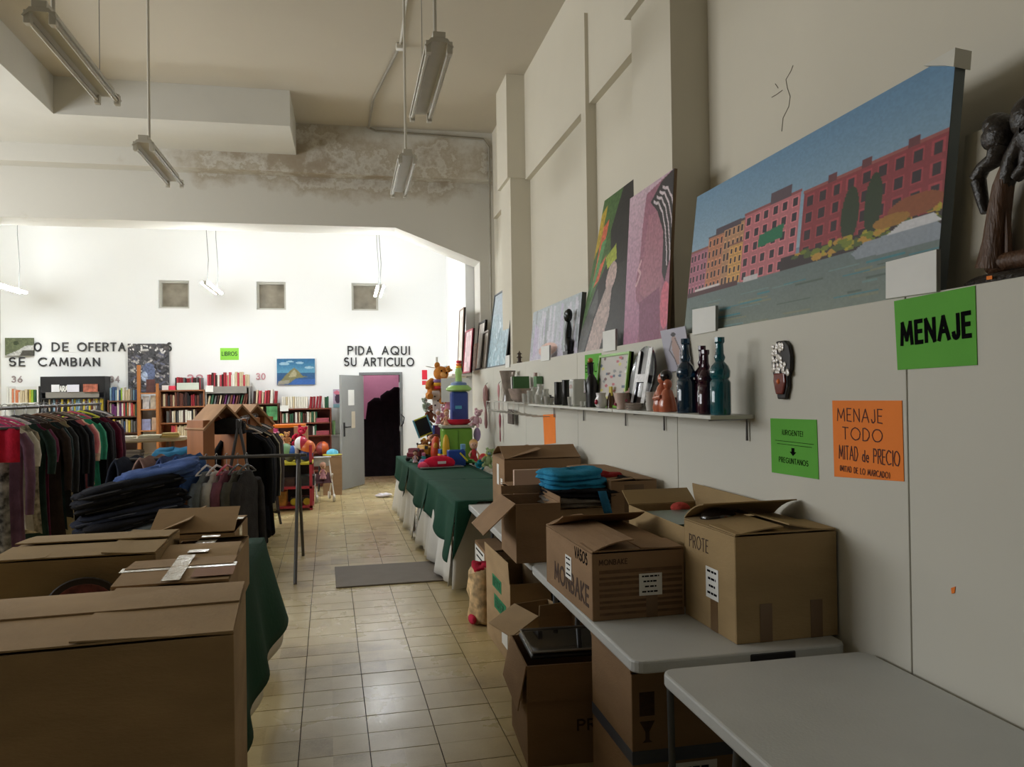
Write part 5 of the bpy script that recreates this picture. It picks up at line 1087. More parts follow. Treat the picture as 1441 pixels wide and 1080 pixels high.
def bookcase(label, px0, px1, ytop, shelves, mat, yf=14.28, board=0.022, side=True, header=0):
    x0, x1 = X_(px0, yf), X_(px1, yf); xm = (px0 + px1) / 2; zt = Z_(xm, ytop, yf); t = thing('bookcase', label, 'bookcase', (x0, yf, 0), 0, 'bookcases along the back wall'); d = YB - yf - 0.005; w = x1 - x0
    for a in (0, w - board): MB().box(a, a + board, 0, d, 0, zt).build('side_panel', mat, t)
    MB().box(board, w - board, d - 0.01, d, 0, zt).build('back_panel', mat, t)
    zs = [Z_(xm, q, yf) for q in shelves]
    zl = zs[-1] - 0.3
    while zl > 0.05: zs.append(zl); zl -= 0.32
    for z in zs: MB().box(board, w - board, 0.0, d - 0.01, z - board, z).build('shelf', mat, t)
    return t, x0 + board + 0.004, x1 - board - 0.004, zs[:len(shelves)], yf + 0.02
WB = M('white_laminate', (232, 232, 228), 0.5, 0.03); BB = M('black_laminate', (26, 26, 30), 0.45, 0.1); BR1 = wood((96, 60, 42)); BR2 = wood((150, 96, 60)); BR3 = wood((122, 62, 46)); GB = M('grey_laminate', (140, 136, 130), 0.5, 0.05)
t, a, b, zs, yf = bookcase('white bookcase at the far left of the back wall', 9, 54, 544, [567, 592], WB)
book_row('in the white bookcase at far left', a, a + 0.27, zs[0], yf, ['white', 'cream', 'orange', 'white', 'cream'], seed=2); book_row('in the white bookcase at far left', a + 0.3, b - 0.02, zs[0], yf, ['black', 'dark brown', 'yellow', 'lime green', 'green'], seed=3)
t, a, b, zs, yf = bookcase('tall black bookcase with a header panel on the back wall', 57, 148, 530, [560, 579], BB)
xx0, xx1 = X_(64, 14.27), X_(141, 14.27)
MB().box(0.02, xx1 - xx0 + 0.14, -0.004, 0.0, Z_(100, 553, 14.28), Z_(100, 530, 14.28)).build('header_panel', BB, t); MB().box(0.08, xx1 - xx0 + 0.06, -0.01, -0.005, Z_(100, 560, 14.28), Z_(100, 552, 14.28)).build('grey_strip', GB, t)
m = MB(); write_line(m, 'ARA', X_(84, 14.27) - t.location.x, Z_(90, 551, 14.27), 0.085, X_(95, 14.27) - X_(84, 14.27), 0.016); m.build('lettering', WHITE, t, loc=(0, -0.005, 0))
for p0, p1, c, lb in ((72, 83, (236, 236, 240), 'blank white card on the left of the black bookcase header'), (94, 111, (232, 232, 244), 'wide blank white card on the black bookcase header')):
    o = MB().box(0, X_(p1, 14.24) - X_(p0, 14.24), 0, 0.01, 0, 0.12).build('header_card', pap(c), loc=(X_(p0, 14.24), 14.255, Z_(p0, 552, 14.24))); tag(o, lb, 'card')
o = MB().box(0, 0.22, 0, 0.02, 0, 0.13).build('copper_plaque', M('copper', (176, 104, 84), 0.35, 0.5, 18), loc=(X_(117, 14.24), 14.245, Z_(117, 552, 14.24))); tag(o, 'copper coloured plaque on the black bookcase header', 'plaque')
book_row('in the black bookcase on the back wall', a, b, zs[1], yf, ['cream', 'white', 'brown', 'yellow', 'black', 'light blue', 'grey', 'green'], h=(0.19, 0.24), seed=4)
t, a, b, zs, yf = bookcase('dark brown bookcase packed with books beside the cave picture', 151, 194, 563, [564, 586, 609], BR1)
for i in range(3): book_row(('on the top of', 'on the second shelf of', 'on the third shelf of')[i] + ' the dark brown bookcase', a, b, zs[i], yf, [['lime green', 'light blue', 'white', 'grey', 'blue', 'cream'], ['pink', 'orange', 'cream', 'green', 'purple', 'white', 'red'], ['white', 'cream', 'yellow', 'blue', 'grey']][i], seed=20 + i)
# narrow magazine display with golden posts
x0 = X_(193, 14.2); t = thing('magazine_display', 'golden wooden magazine stand between two bookcases', 'display stand', (x0, 14.2, 0)); GW = wood((178, 112, 56)); wdt = X_(223, 14.2) - x0
MB().box(0, 0.05, 0, 0.05, 0, Z_(195, 514, 14.2)).build('post', GW, t); MB().box(wdt - 0.04, wdt, 0, 0.05, 0, Z_(222, 540, 14.2)).build('post', GW, t)
for q in (553, 576, 606): MB().box(0.05, wdt - 0.04, 0, 0.3, Z_(208, q, 14.2) - 0.02, Z_(208, q, 14.2)).build('shelf', GW, t)
for k, (p0, p1, yb, yt, c, lb) in enumerate(((205, 217, 552, 533, (84, 48, 44), 'brown album on top of the golden magazine stand'), (200, 209, 575, 557, (200, 196, 196), 'pale magazine on the golden stand'), (211, 219, 579, 560, (196, 184, 164), 'cream leaflet on the golden stand'), (199, 211, 606, 590, (150, 156, 196), 'lilac magazine at the bottom of the golden stand'), (213, 221, 606, 588, (206, 176, 150), 'tan booklet at the bottom of the golden stand'))):
    A = W(p0, yb, y=14.22); B = W(p1, yt, y=14.22); o = MB().box(0, B.x - A.x, 0, 0.015, 0, B.z - A.z).build('magazine', M('cover_%d' % k, c, 0.4, 0.35, 12), loc=(A.x, 14.25, Z_(208, [553, 576, 576, 606, 606][k], 14.2)), rot=(-0.08, 0, 0)); tag(o, lb, 'magazine', 'magazines on the golden stand')
t, a, b, zs, yf = bookcase('brown wooden bookcase in the middle of the back wall', 224, 288, 549, [549, 572, 595, 618], BR2)
book_row('on the second shelf of the middle brown bookcase', a, b, zs[1], yf, ['dark brown', 'brown', 'red', 'dark brown', 'black', 'cream'], seed=31); book_row('on the third shelf of the middle brown bookcase', a + 0.08, b, zs[2], yf, ['white', 'cream', 'grey', 'dark brown', 'white', 'black'], h=(0.19, 0.22), seed=32, most=16)
book_row('on the bottom visible shelf of the middle brown bookcase', a + 0.15, b, zs[3], yf, ['orange', 'cream', 'pink', 'cream'], h=(0.2, 0.24), seed=33, most=18)
book_row('on the top of the middle brown bookcase', X_(246, 14.35), X_(283, 14.35), zs[0] + 0.001, 14.36, ['red', 'black', 'grey', 'pink', 'dark brown'], h=(0.19, 0.22), th=(0.02, 0.03), seed=34)
o = MB().box(0, X_(280, 14.3) - X_(249, 14.3), 0, 0.02, 0, 0.12).build('propped_booklet', pap((206, 216, 204)), loc=(X_(249, 14.3), 14.305, zs[0] + 0.001)); tag(o, 'pale green booklet propped before small books on the brown bookcase', 'booklet')
for p0, w_, h_, c, lb in ((228, 0.11, 0.08, (240, 236, 234), 'low white box on top of the brown bookcase'), (237, 0.11, 0.07, (220, 60, 84), 'low red box on top of the brown bookcase')):
    o = MB().box(0, w_, 0, 0.12, 0, h_).build('small_box', pap(c), loc=(X_(p0, 14.3), 14.31, zs[0] + 0.001)); tag(o, lb, 'box')
t, a, b, zs, yf = bookcase('grey metal bookcase behind the wooden house stands', 289, 352, 544, [544, 571], GB)
MB().box(0.0, b - a, -0.012, -0.004, zs[0] - 0.12, zs[0] - 0.022).build('front_panel', GB, t)
book_row('on the top of the grey bookcase', a, b, zs[0], yf, ['dark brown', 'white', 'pink', 'cream', 'red', 'white', 'cream', 'pink'], h=(0.19, 0.25), seed=41); book_row('leaning on the second shelf of the grey bookcase', a, b - 0.03, zs[1], yf, ['dark brown', 'grey', 'cream', 'brown', 'green', 'purple'], h=(0.17, 0.21), lean=0.22, seed=42)
o = MB().box(0, 0.13, 0, 0.004, 0, 0.11).build('shelf_note', WHITE, loc=(X_(289, 14.24), 14.25, Z_(294, 552, 14.24))); tag(o, 'white paper note at the left edge of the grey bookcase', 'note')
t, a, b, zs, yf = bookcase('narrow brown bookcase left of the island painting', 353, 392, 568, [568, 591, 612], BR1)
book_row('on the top of the narrow brown bookcase', a, b - 0.05, zs[0], yf, ['red', 'dark brown', 'pink', 'white', 'cream', 'white'], h=(0.19, 0.24), th=(0.03, 0.05), lean=0.06, seed=51)
for p0, p1, yb, yt, c, k in ((357, 370, 591, 573, (206, 196, 140), 0), (375, 390, 592, 572, (80, 140, 90), 1), (356, 367, 612, 598, (220, 226, 232), 2), (368, 378, 612, 594, (232, 226, 228), 3)):
    A = W(p0, yb, y=14.24); B = W(p1, yt, y=14.24); o = MB().box(0, B.x - A.x, 0, 0.012, 0, B.z - A.z).build('magazine', M('cover_n%d' % k, c, 0.4, 0.5, 10), loc=(A.x, 14.245, A.z), rot=(-0.06, 0, 0)); tag(o, ('yellow map', 'green cartoon magazine', 'light blue folder', 'white folder')[k] + ' facing out on the narrow brown bookcase', 'magazine')
t, a, b, zs, yf = bookcase('reddish brown bookcase next to the grey door', 394, 466, 575, [575, 595, 613], BR3)
book_row('standing on top of the reddish bookcase', a, a + 0.42, zs[0], yf, ['white', 'white', 'cream'], h=(0.2, 0.21), th=(0.03, 0.045), seed=61); book_row('leaning on top of the reddish bookcase', a + 0.46, a + 0.66, zs[0], yf, ['red', 'pink', 'red'], h=(0.2, 0.22), th=(0.035, 0.05), lean=0.1, seed=62); book_row('at the right end on top of the reddish bookcase', a + 0.7, b - 0.02, zs[0], yf, ['green', 'white'], h=(0.19, 0.21), seed=63)
for i in (1, 2): book_row('on the %s shelf of the reddish bookcase' % ('second', 'third')[i - 1], a, b - 0.24, zs[i], yf, ['dark brown', 'green', 'grey', 'white', 'brown', 'cream'] if i == 2 else ['dark brown', 'white', 'white', 'cream', 'brown', 'green'], h=(0.15, 0.19), seed=64 + i)
for i in (1, 2):
    for k in range(2):
        o = MB().box(0, 0.22, 0, 0.15, 0, 0.035).build('book', M('bookcover_rose', (176, 84, 96), 0.5, 0.2, 10), loc=(b - 0.235, yf, zs[i] + 0.001 + 0.037 * k)); tag(o, '%s rose coloured book lying flat on the %s shelf of the reddish bookcase' % (('lower', 'upper')[k], ('second', 'third')[i - 1]), 'book')
o = MB().box(0, 0.14, 0, 0.003, 0, 0.1).build('shelf_note', WHITE, loc=(X_(394, 14.25), 14.265, Z_(400, 579, 14.25))); tag(o, 'white paper note on the reddish bookcase', 'note')
o = MB().box(0, 0.05, 0, 0.2, 0, 0.24).build('lever_file', pap((150, 190, 130)), loc=(X_(467, 14.3), 14.32, Z_(470, 612, 14.3))); tag(o, 'pale green file beside the reddish bookcase', 'file')
dk = thing('grey_counter', 'grey counter panel between the reddish bookcase and the door', 'counter', (X_(466, 14.25), 14.25, 0)); MB().box(0, 0.2, 0, 0.33, 0, Z_(470, 612, 14.3) - 0.025).build('body', GB, dk); MB().box(-0.005, 0.22, -0.02, 0.33, Z_(470, 612, 14.3) - 0.025, Z_(470, 612, 14.3)).build('top', GB, dk)
# clothes and things in the dark storeroom
for k, (px_, py_, h) in enumerate(((530, 560, 1.1), (548, 550, 1.4), (558, 545, 1.5), (516, 590, 0.8))):
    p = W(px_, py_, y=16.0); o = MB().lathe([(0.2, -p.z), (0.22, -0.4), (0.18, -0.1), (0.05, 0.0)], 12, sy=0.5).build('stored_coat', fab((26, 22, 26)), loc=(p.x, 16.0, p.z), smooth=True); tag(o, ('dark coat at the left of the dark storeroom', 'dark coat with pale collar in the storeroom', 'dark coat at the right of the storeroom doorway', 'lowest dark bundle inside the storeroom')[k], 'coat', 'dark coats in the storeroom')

# ================================================================== CLOTHES RACKS
def garment_mesh(L, w, th, hem, seed, neck=0.07, n=26):
    r = random.Random(seed); ph = r.uniform(0, 6); m = MB(); lv = []
    for z, hw, tk in ((0.0, neck, 0.03), (-0.02, neck + 0.03, 0.035), (-0.06, w * 0.62, th * 0.8), (-0.10, w * 0.92, th), (-0.16, w, th * 1.05), (-0.3, w * 0.94, th), (-0.5, w * 0.92, th * 1.05), (-0.75, w * 0.97, th * 1.15), (-1.0, hem * 0.98, th * 1.2)):
        lv.append((z if z > -0.2 else -0.16 + (z + 0.16) * (L - 0.16) / 0.84, hw, tk))
    vs = []
    for i, (z, hw, tk) in enumerate(lv):
        k = i / (len(lv) - 1)
        for j in range(n):
            a = 2 * PI * j / n; c, s_ = math.cos(a), math.sin(a)
            y = s_ * tk * (1 + 0.55 * k * math.sin(6 * c * 2.2 + ph) + 0.25 * k * math.sin(13 * c + ph * 2)); vs.append((c * hw * (1 + 0.02 * math.sin(3 * a + ph + 4 * k)), y, z + (0.02 * math.sin(4 * a + ph) if i == len(lv) - 1 else 0)))
    fs = [(i * n + j, i * n + (j + 1) % n, (i + 1) * n + (j + 1) % n, (i + 1) * n + j) for i in range(len(lv) - 1) for j in range(n)]
    fs.append(tuple(range(n - 1, -1, -1))); fs.append(tuple((len(lv) - 1) * n + j for j in range(n))); m.add(vs, fs); return m
def hanger(label, loc, rz, rgb, w=0.2, group='clothes hangers on the racks'):
    t = thing('clothes_hanger', label, 'hanger', loc, rz, group)
    m = MB(); m.tube([(-0.0, 0, -0.09), (0, 0, -0.05)] + [(0.026 * math.cos(q) - 0.0, 0, -0.006 + 0.026 * math.sin(q)) for q in [math.radians(a) for a in range(-80, 200, 28)]], 0.0035, 6); m.build('hook', STEEL, t, smooth=True)
    m = MB(); m.tube([(-w, 0, -0.165), (-w * 0.6, 0, -0.125), (0, 0, -0.088), (w * 0.6, 0, -0.125), (w, 0, -0.165)], [0.008, 0.01, 0.011, 0.01, 0.008], 8); m.tube([(-w, 0, -0.165), (w, 0, -0.165)], 0.005, 6); m.build('arms', pls(rgb), t, smooth=True)
def garment(kind, label, loc, rz, L, w, mat, seed, sleeves=0.0, th=0.035, hem=None, hang=(60, 60, 62), group='garments on the racks', drop=0.13, collar=None):
    x, y, z = loc; t = thing(kind, label, 'clothing', (x, y, z - drop), rz, group); garment_mesh(L, w, th, hem or w * 1.1, seed).build('body', mat, t, smooth=70)
    if sleeves:
        for s in (-1, 1): MB().tube([(s * w * 0.85, 0, -0.10), (s * (w + 0.025), 0.0, -0.2), (s * (w + 0.045), -0.01, -0.2 - sleeves * 0.5), (s * (w + 0.04), -0.03, -0.2 - sleeves)], [0.05, 0.058, 0.05, 0.042], 10, flat=0.75).build('sleeve', mat, t, smooth=True)
    if collar: MB().tube([(-0.07, -0.035, -0.03), (0, -0.05, -0.06), (0.07, -0.035, -0.03)], 0.016, 6).build('collar', collar, t, smooth=True)
    if hang: hanger('%s hanger holding the %s' % (('dark', 'pale', 'pink', 'yellow')[hang[0] > 150 and (1 if hang[2] > 150 and hang[1] > 150 else 3 if hang[1] > 150 else 2) or 0], ' '.join(label.split(' hanging')[0].split(' on ')[0].split()[:12])), (x, y, z + 0.016), rz, hang)
    return t
def rack(label, p0, p1, z, A=0.35, mat=BLACK, name='clothes_rack', brace=True):
    p0, p1 = Vector(p0), Vector(p1); t = thing(name, label, 'clothes rack', ((p0 + p1) / 2).to_tuple()); c = (p0 + p1) / 2; d = (p1 - p0).normalized(); nrm = Vector((-d.y, d.x, 0))
    MB().tube([p0 - c + Vector((0, 0, z)), p1 - c + Vector((0, 0, z))], 0.017, 10).build('rail', mat, t, smooth=True)
    for p, s in ((p0, 1), (p1, -1)):
        q = p - c + d * 0.08 * s
        for e in (-1, 1): MB().tube([q + Vector((0, 0, z - 0.02)), q + nrm * A * e + Vector((0, 0, 0.0))], 0.016, 8).build('leg', mat, t, smooth=True)
        MB().cbox(q + Vector((0, 0, z - 0.03)), 0.05, 0.05, 0.09).build('joint', mat, t, bevel=0.006)
    return t
RAILM = M('rail_grey', (92, 90, 90), 0.35, 0.08, 8, metal=0.5)
# --- rack 1: long rail away from the camera at the left
RX, RZ = -3.0, 1.58
rack('long clothes rack at the left edge packed with dark garments', (RX, 7.0, 0), (RX, 10.55, 0), RZ, 0.3, RAILM)
PATT = M('black_white_pattern', (120, 116, 112), 0.85, 0.95, 14, 0.3, 40); PRINT = M('green_print', (150, 140, 120), 0.9, 0.8, 18, 0.3, 40)
rows1 = [
 (10.4, 'jacket', 'plum coat at the far right end of the left rack', 1.0, 0.24, fab((62, 26, 44)), 0.5, (60, 60, 62)),
 (10.25, 'coat', 'burgundy blouse hanging second from the right end of the left rack', 0.95, 0.23, fab((86, 18, 42)), 0.5, (212, 206, 206)),
 (10.1, 'coat', 'black long coat hanging beside the burgundy blouse', 1.3, 0.23, fab((20, 19, 22)), 0.55, (40, 40, 42)),
 (9.95, 'coat', 'second black long coat of the left rack next to the mint top', 1.32, 0.22, fab((24, 22, 26)), 0.55, (40, 40, 42)),
 (9.78, 'blouse', 'mint green blouse hanging under a yellow hanger', 0.85, 0.2, fab((46, 134, 104)), 0.3, (196, 200, 60)),
 (9.6, 'blouse', 'cream sleeveless top hanging left of the mint blouse', 0.75, 0.2, fab((210, 186, 164)), 0.3, (60, 60, 62)),
 (9.45, 'dress', 'salmon pink dress hanging in the middle of the left rack', 1.12, 0.2, fab((188, 106, 108)), 0.2, (196, 84, 104)),
 (9.28, 'coat', 'navy black coat hanging left of the salmon dress', 1.25, 0.23, fab((22, 22, 30)), 0.55, (120, 100, 84)),
 (9.12, 'coat', 'black dress hanging left of the navy coat', 1.2, 0.22, fab((18, 18, 20)), 0.4, (120, 110, 100)),
 (8.96, 'trousers', 'beige trousers hanging low between black dresses', 1.22, 0.17, fab((150, 140, 110)), 0, (80, 70, 60)),
 (8.82, 'coat', 'charcoal coat hanging left of the beige trousers', 1.0, 0.23, fab((40, 42, 42)), 0.55, (90, 70, 56)),
 (8.66, 'dress', 'dark teal dress hanging on a wooden hanger', 1.1, 0.2, fab((24, 44, 44)), 0.3, (120, 92, 72)),
 (8.5, 'coat', 'brown collared coat hanging on a wooden hanger', 1.15, 0.22, fab((52, 42, 36)), 0.5, (130, 96, 74)),
 (8.33, 'dress', 'purple red dress hanging low on the left rack', 1.28, 0.2, fab((96, 34, 62)), 0.2, (60, 50, 46)),
 (8.17, 'dress', 'dark green flecked dress hanging on the left rack', 1.15, 0.2, fab((34, 52, 44)), 0.3, (60, 50, 46)),
 (8.0, 'tunic', 'cream tunic with a dark green print hanging on the left rack', 1.02, 0.2, PRINT, 0.0, (60, 60, 62)),
 (7.84, 'blouse', 'white flared blouse hanging on the left rack', 0.98, 0.2, fab((196, 190, 172)), 0.2, (212, 206, 206)),
 (7.62, 'jacket', 'mauve quilted jacket hanging on a pink hanger', 1.22, 0.2, fab((112, 82, 100)), 0.6, (206, 74, 124)),
 (7.4, 'skirt', 'black and white patterned skirt at the left edge', 1.3, 0.2, PATT, 0, (206, 74, 124)),
]
for k, (y, kd, lb, L, w, mt, sl, hg) in enumerate(rows1):
    garment(kd, lb, (RX + 0.02 * math.sin(k * 2.3), y, RZ), 0.1 * math.sin(k * 1.7) + 0.12, L, w, mt, 100 + k, sl, hang=hg, group='garments on the long left rack')
p = W(8, 590, y=7.2); o = thing('red_cloth', 'bright red cloth folded over a hanger at the left edge', 'cloth', (p.x - 0.05, 7.2, RZ - 0.16)); MB().grid(lambda u, v_: (-0.25 + 0.4 * u, 0.012 * math.sin(u * 20), -0.28 * v_), 20, 5).build('drape', fab((180, 30, 58)), o, smooth=True, solid=0.012); MB().tube([(-0.25, 0, 0), (0.15, 0, 0)], 0.012, 8).build('bar', BLACK, o); hanger('pink hanger holding the red cloth at the left edge', (p.x - 0.1, 7.2, RZ + 0.016), 0.1, (206, 74, 124))
# --- rack 2: low rail across, jeans and shirts
R2Y, R2Z = 7.8, 1.085
rk2 = rack('low clothes rack with a grey rail across the middle of the shop', (-2.1, R2Y, 0), (-0.4, R2Y, 0), R2Z, 0.62, RAILM)
def trousers(label, x, rz, L, w, rgb, seed, dz=0.0, dy=0.0):
    t = thing('trousers', label, 'trousers', (x, R2Y + dy, R2Z + 0.01), rz, 'jeans on the low rack'); r = random.Random(seed); m = MB(); ph = r.uniform(0, 6)
    def f(u, v_):   # folded over the bar: goes up one side and down the other
        s_ = (u - 0.5) * 2; y = 0.03 * math.copysign(min(1, abs(s_) * 4), s_) + 0.06 * s_ * (1 + 0.3 * math.sin(v_ * 9 + ph)); z = 0.012 - L * max(0, abs(s_) - 0.02) * (0.9 + 0.1 * math.cos(v_ * 5 + ph))
        return ((v_ - 0.5) * w * (1 + 0.25 * abs(s_)), y, z + 0.01 * math.sin(v_ * 14 + ph))
    m.grid(f, 20, 10); m.build('cloth', fab(rgb), t, smooth=True, solid=0.02)
    m = MB(); m.grid(lambda u, v_: (w * 0.5 * (1 + 0.25 * (0.4 + 0.5 * v_)) - 0.02 + 0.012 * u, -0.075 - 0.03 * v_, -L * (0.2 + 0.6 * v_)), 2, 6); m.build('seam', fab(tuple(min(255, c + 34) for c in rgb)), t, solid=0.004)
jn = [(-1.98, (44, 50, 66), 'dark blue jeans at the left end of the low rack'), (-1.78, (150, 120, 110), 'dusty pink trousers hanging behind the jeans heap'), (-1.6, (70, 84, 124), 'light blue jeans drooping from the low rail'), (-1.47, (54, 84, 136), 'bright blue jeans at the right of the heap')]
for k, (x, c, lb) in enumerate(jn): trousers(lb, x, 1.2 + 0.05 * math.sin(k * 2), 0.4, 0.4, c, 300 + k)
st = thing('low_table', 'low wooden table carrying the heap of jeans', 'table', (-1.82, 7.2, 0.0)); MB().box(-0.5, 0.5, -0.26, 0.26, 0.36, 0.4).build('tabletop', wood((84, 66, 50)), st)
for s_ in (-1, 1):
    for q_ in (-1, 1): MB().box(s_ * 0.44 - 0.02, s_ * 0.44 + 0.02, q_ * 0.2 - 0.02, q_ * 0.2 + 0.02, 0, 0.36).build('leg', wood((84, 66, 50)), st)
hp = [((46, 52, 66), 'slate blue jeans at the bottom of the heap'), ((112, 122, 132), 'faded grey jeans second from the bottom of the heap'), ((26, 26, 32), 'black jeans in the lower half of the heap'), ((34, 38, 52), 'navy trousers in the middle of the heap'), ((18, 18, 22), 'deep black trousers in the upper half of the heap'), ((22, 22, 27), 'black corduroy trousers second from the top of the heap'), ((30, 32, 40), 'charcoal jeans with a pale seam on top of the heap'), ((66, 88, 140), 'light blue denim draped over the right of the heap')]
for k, (c, lb) in enumerate(hp):
    t = thing('folded_jeans', lb, 'trousers', (-1.82 + 0.06 * math.sin(k * 2.1), 7.2 + 0.03 * math.cos(k * 1.7), 0.405 + 0.072 * k + 0.05), 0, 'jeans in the heap', rot=(0.12 * math.sin(k), -0.16 - 0.02 * (k % 3), 0.2 + 0.12 * math.sin(k * 1.3)))
    w_ = 0.43 - 0.03 * (k % 3) if k < 7 else 0.34
    folded(w_, 0.2, -0.05, 0.105, 60 + k, 0.16 if k == 7 else 0.0, 0.02).build('leg', fab(c), t, smooth=True); folded(w_ * 0.9, 0.18, 0.0, 0.085, 80 + k, (0.16 if k == 7 else 0.0) + 0.03, -0.05).build('leg', fab(c), t, smooth=True)
    m = MB(); m.tube([(-w_ * 0.9 + (0.16 if k == 7 else 0), -0.205, 0.02), (0, -0.215, 0.03), (w_ * 0.9, -0.205, 0.02)], 0.006, 6); m.build('seam', fab(tuple(min(255, v_ + 50) for v_ in c)), t)
for x, kd, lb, L, w, c, sl, hg in ((-1.31, 'shirt', 'grey blue shirt on the low rack beside the jeans', 0.78, 0.22, (122, 130, 134), 0.5, (212, 206, 206)), (-1.22, 'shirt', 'white shirt hardly showing between shirts on the low rack', 0.75, 0.2, (206, 204, 200), 0.4, (212, 206, 206)), (-1.13, 'blouse', 'mauve pink blouse on the low rack', 0.8, 0.21, (142, 92, 108), 0.5, (196, 50, 84)), (-1.03, 'jacket', 'olive grey jacket on the low rack', 0.88, 0.23, (96, 94, 86), 0.6, (60, 60, 62)), (-0.95, 'jacket', 'charcoal jacket at the right of the low rack shirts', 0.95, 0.24, (62, 60, 62), 0.6, (60, 60, 62))):
    garment(kd, lb, (x, R2Y, R2Z), PI / 2 - 0.3, L, w, fab(c), int(400 - x * 100), sl, hang=hg, group='shirts on the low rack')
# --- rack 3: house shaped wooden stands with coats
HW = wood((182, 118, 72)); HR = wood((188, 144, 106))
for k, (px_, yv, lb) in enumerate(((305, 8.7, 'brown wooden house-shaped stand nearest the camera'), (328, 9.45, 'brown wooden house-shaped stand, middle of the three'), (350, 10.2, 'pale wooden house-shaped stand at the back'))):
    p = W(px_, 569, y=yv); t = thing('house_stand', lb, 'display stand', (p.x, p.y, 0), 0.75, 'wooden house-shaped stands'); zt = p.z; hw_ = 0.24; dp = 0.17; ze = zt - 0.25
    for s in (-1, 1):
        m = MB(); a = Vector((0, 0, zt)); e = Vector((s * (hw_ + 0.03), 0, ze)); nn = Vector((s * 0.25, 0, 0.27)).normalized() * 0.02
        q = [a + Vector((0, -dp, 0)), e + Vector((0, -dp, 0)), e + Vector((0, dp, 0)), a + Vector((0, dp, 0))]; m.add(q + [v_ - nn for v_ in q], [(0, 1, 2, 3), (7, 6, 5, 4), (0, 4, 5, 1), (1, 5, 6, 2), (2, 6, 7, 3), (3, 7, 4, 0)]); m.build('roof_panel', HR, t)
        MB().box(s * hw_ - 0.015 - (0.1 if s > 0 else 0), s * hw_ + 0.015 + (0.1 if s < 0 else 0), -dp + 0.03, dp - 0.03, 0, ze + 0.09).build('post', HW, t)
    MB().prism([(-hw_ + 0.03, ze + 0.02), (hw_ - 0.03, ze + 0.02), (0, zt - 0.035)], 'y', dp - 0.05, dp - 0.035).build('gable', HW, t)
    MB().box(-hw_, hw_, -0.02, 0.02, 0.15, 0.22).build('cross_bar', HW, t)
R3X, R3Z = -1.12, 1.40
rack('wooden-ended clothes rail with black coats behind the low rack', (R3X, 8.5, 0), (R3X, 10.6, 0), R3Z, 0.25, RAILM)
for k, (y, kd, lb, L, w, c, sl, hg) in enumerate(((10.3, 'jacket', 'dark plum jacket at the back of the black coats', 1.1, 0.24, (44, 34, 44), 0.6, (60, 60, 62)), (10.1, 'coat', 'mottled grey brown coat behind the black coats', 1.05, 0.25, (84, 76, 78), 0.6, (60, 60, 62)), (9.9, 'coat', 'cream beige coat with one sleeve showing among black coats', 1.0, 0.23, (176, 166, 140), 0.62, (212, 206, 206)), (9.7, 'coat', 'long black coat in the middle of the coat rail', 1.25, 0.24, (14, 14, 16), 0.6, (60, 60, 62)), (9.5, 'coat', 'tan lining coat showing below the black coats', 1.22, 0.2, (150, 112, 70), 0.3, (60, 60, 62)), (9.3, 'coat', 'black coat with silver edge on the coat rail', 1.2, 0.24, (18, 18, 22), 0.6, (60, 60, 62)), (9.1, 'jacket', 'navy black suit jacket on the coat rail', 1.1, 0.24, (24, 26, 36), 0.6, (60, 60, 62)), (8.9, 'coat', 'black coat on a white hanger at the front of the coat rail', 1.2, 0.23, (12, 12, 14), 0.6, (222, 218, 216)))):
    garment(kd, lb, (R3X, y, R3Z), 0.1 * math.sin(k), L, w, fab(c), 500 + k, sl, hang=hg, group='coats on the coat rail')
o = thing('dark_scarf', 'dark patterned scarf bundled over the front of the coat rail', 'scarf', (R3X - 0.1, 8.7, R3Z - 0.14)); folded(0.16, 0.1, 0, 0.15, 77).build('bundle', fab((40, 38, 40)), o, smooth=True)
# --- magazine table behind the low rack
p = W(205, 614, y=11.0); t = thing('tiered_table', 'cream two-tier display table with rounded trays of magazines', 'table', (p.x, 11.0, 0)); CT = pls((206, 194, 168), 0.5)
for z, r in ((1.13, 0.52), (0.86, 0.56), (0.5, 0.56)): MB().lathe([(r * 0.92, z - 0.05), (r, z - 0.03), (r, z), (r * 0.96, z)], 28, sy=0.6).build('tray', CT, t, smooth=True)
for s in (-1, 1):
    for q in (-1, 1): MB().tube([(s * 0.3, q * 0.15, 0), (s * 0.3, q * 0.15, 1.09)], 0.02, 8).build('leg', wood((110, 84, 60)), t)
for k, (dx, z, w, h, c) in enumerate(((-0.36, 0.862, 0.2, 0.16, (206, 200, 196)), (-0.1, 0.862, 0.18, 0.12, (150, 140, 126)), (0.14, 0.862, 0.22, 0.07, (214, 206, 180)), (0.34, 0.862, 0.2, 0.05, (196, 170, 110)), (0.1, 1.132, 0.26, 0.04, (216, 208, 180)), (0.34, 1.132, 0.2, 0.06, (226, 200, 120)), (-0.2, 1.132, 0.2, 0.03, (224, 216, 200)))):
    o = thing('magazine_stack', ('white', 'grey', 'cream', 'tan', 'ivory', 'yellowish', 'pale')[k] + ' stack of magazines on the %s tray of the tiered table' % ('lower' if z < 1 else 'upper'), 'magazines', (p.x + dx, 10.85, z), 0.1 * (k % 3 - 1), 'magazine stacks'); nl = max(2, int(h / 0.018))
    for i in range(nl): MB().box(-w / 2, w / 2, -0.1, 0.1, i * h / nl, (i + 0.85) * h / nl).build('magazine', pap(tuple(int(v_ * (0.85 + 0.15 * ((i * 3) % 2))) for v_ in c)), o, loc=(0.006 * ((i * 5) % 3 - 1), 0, 0))
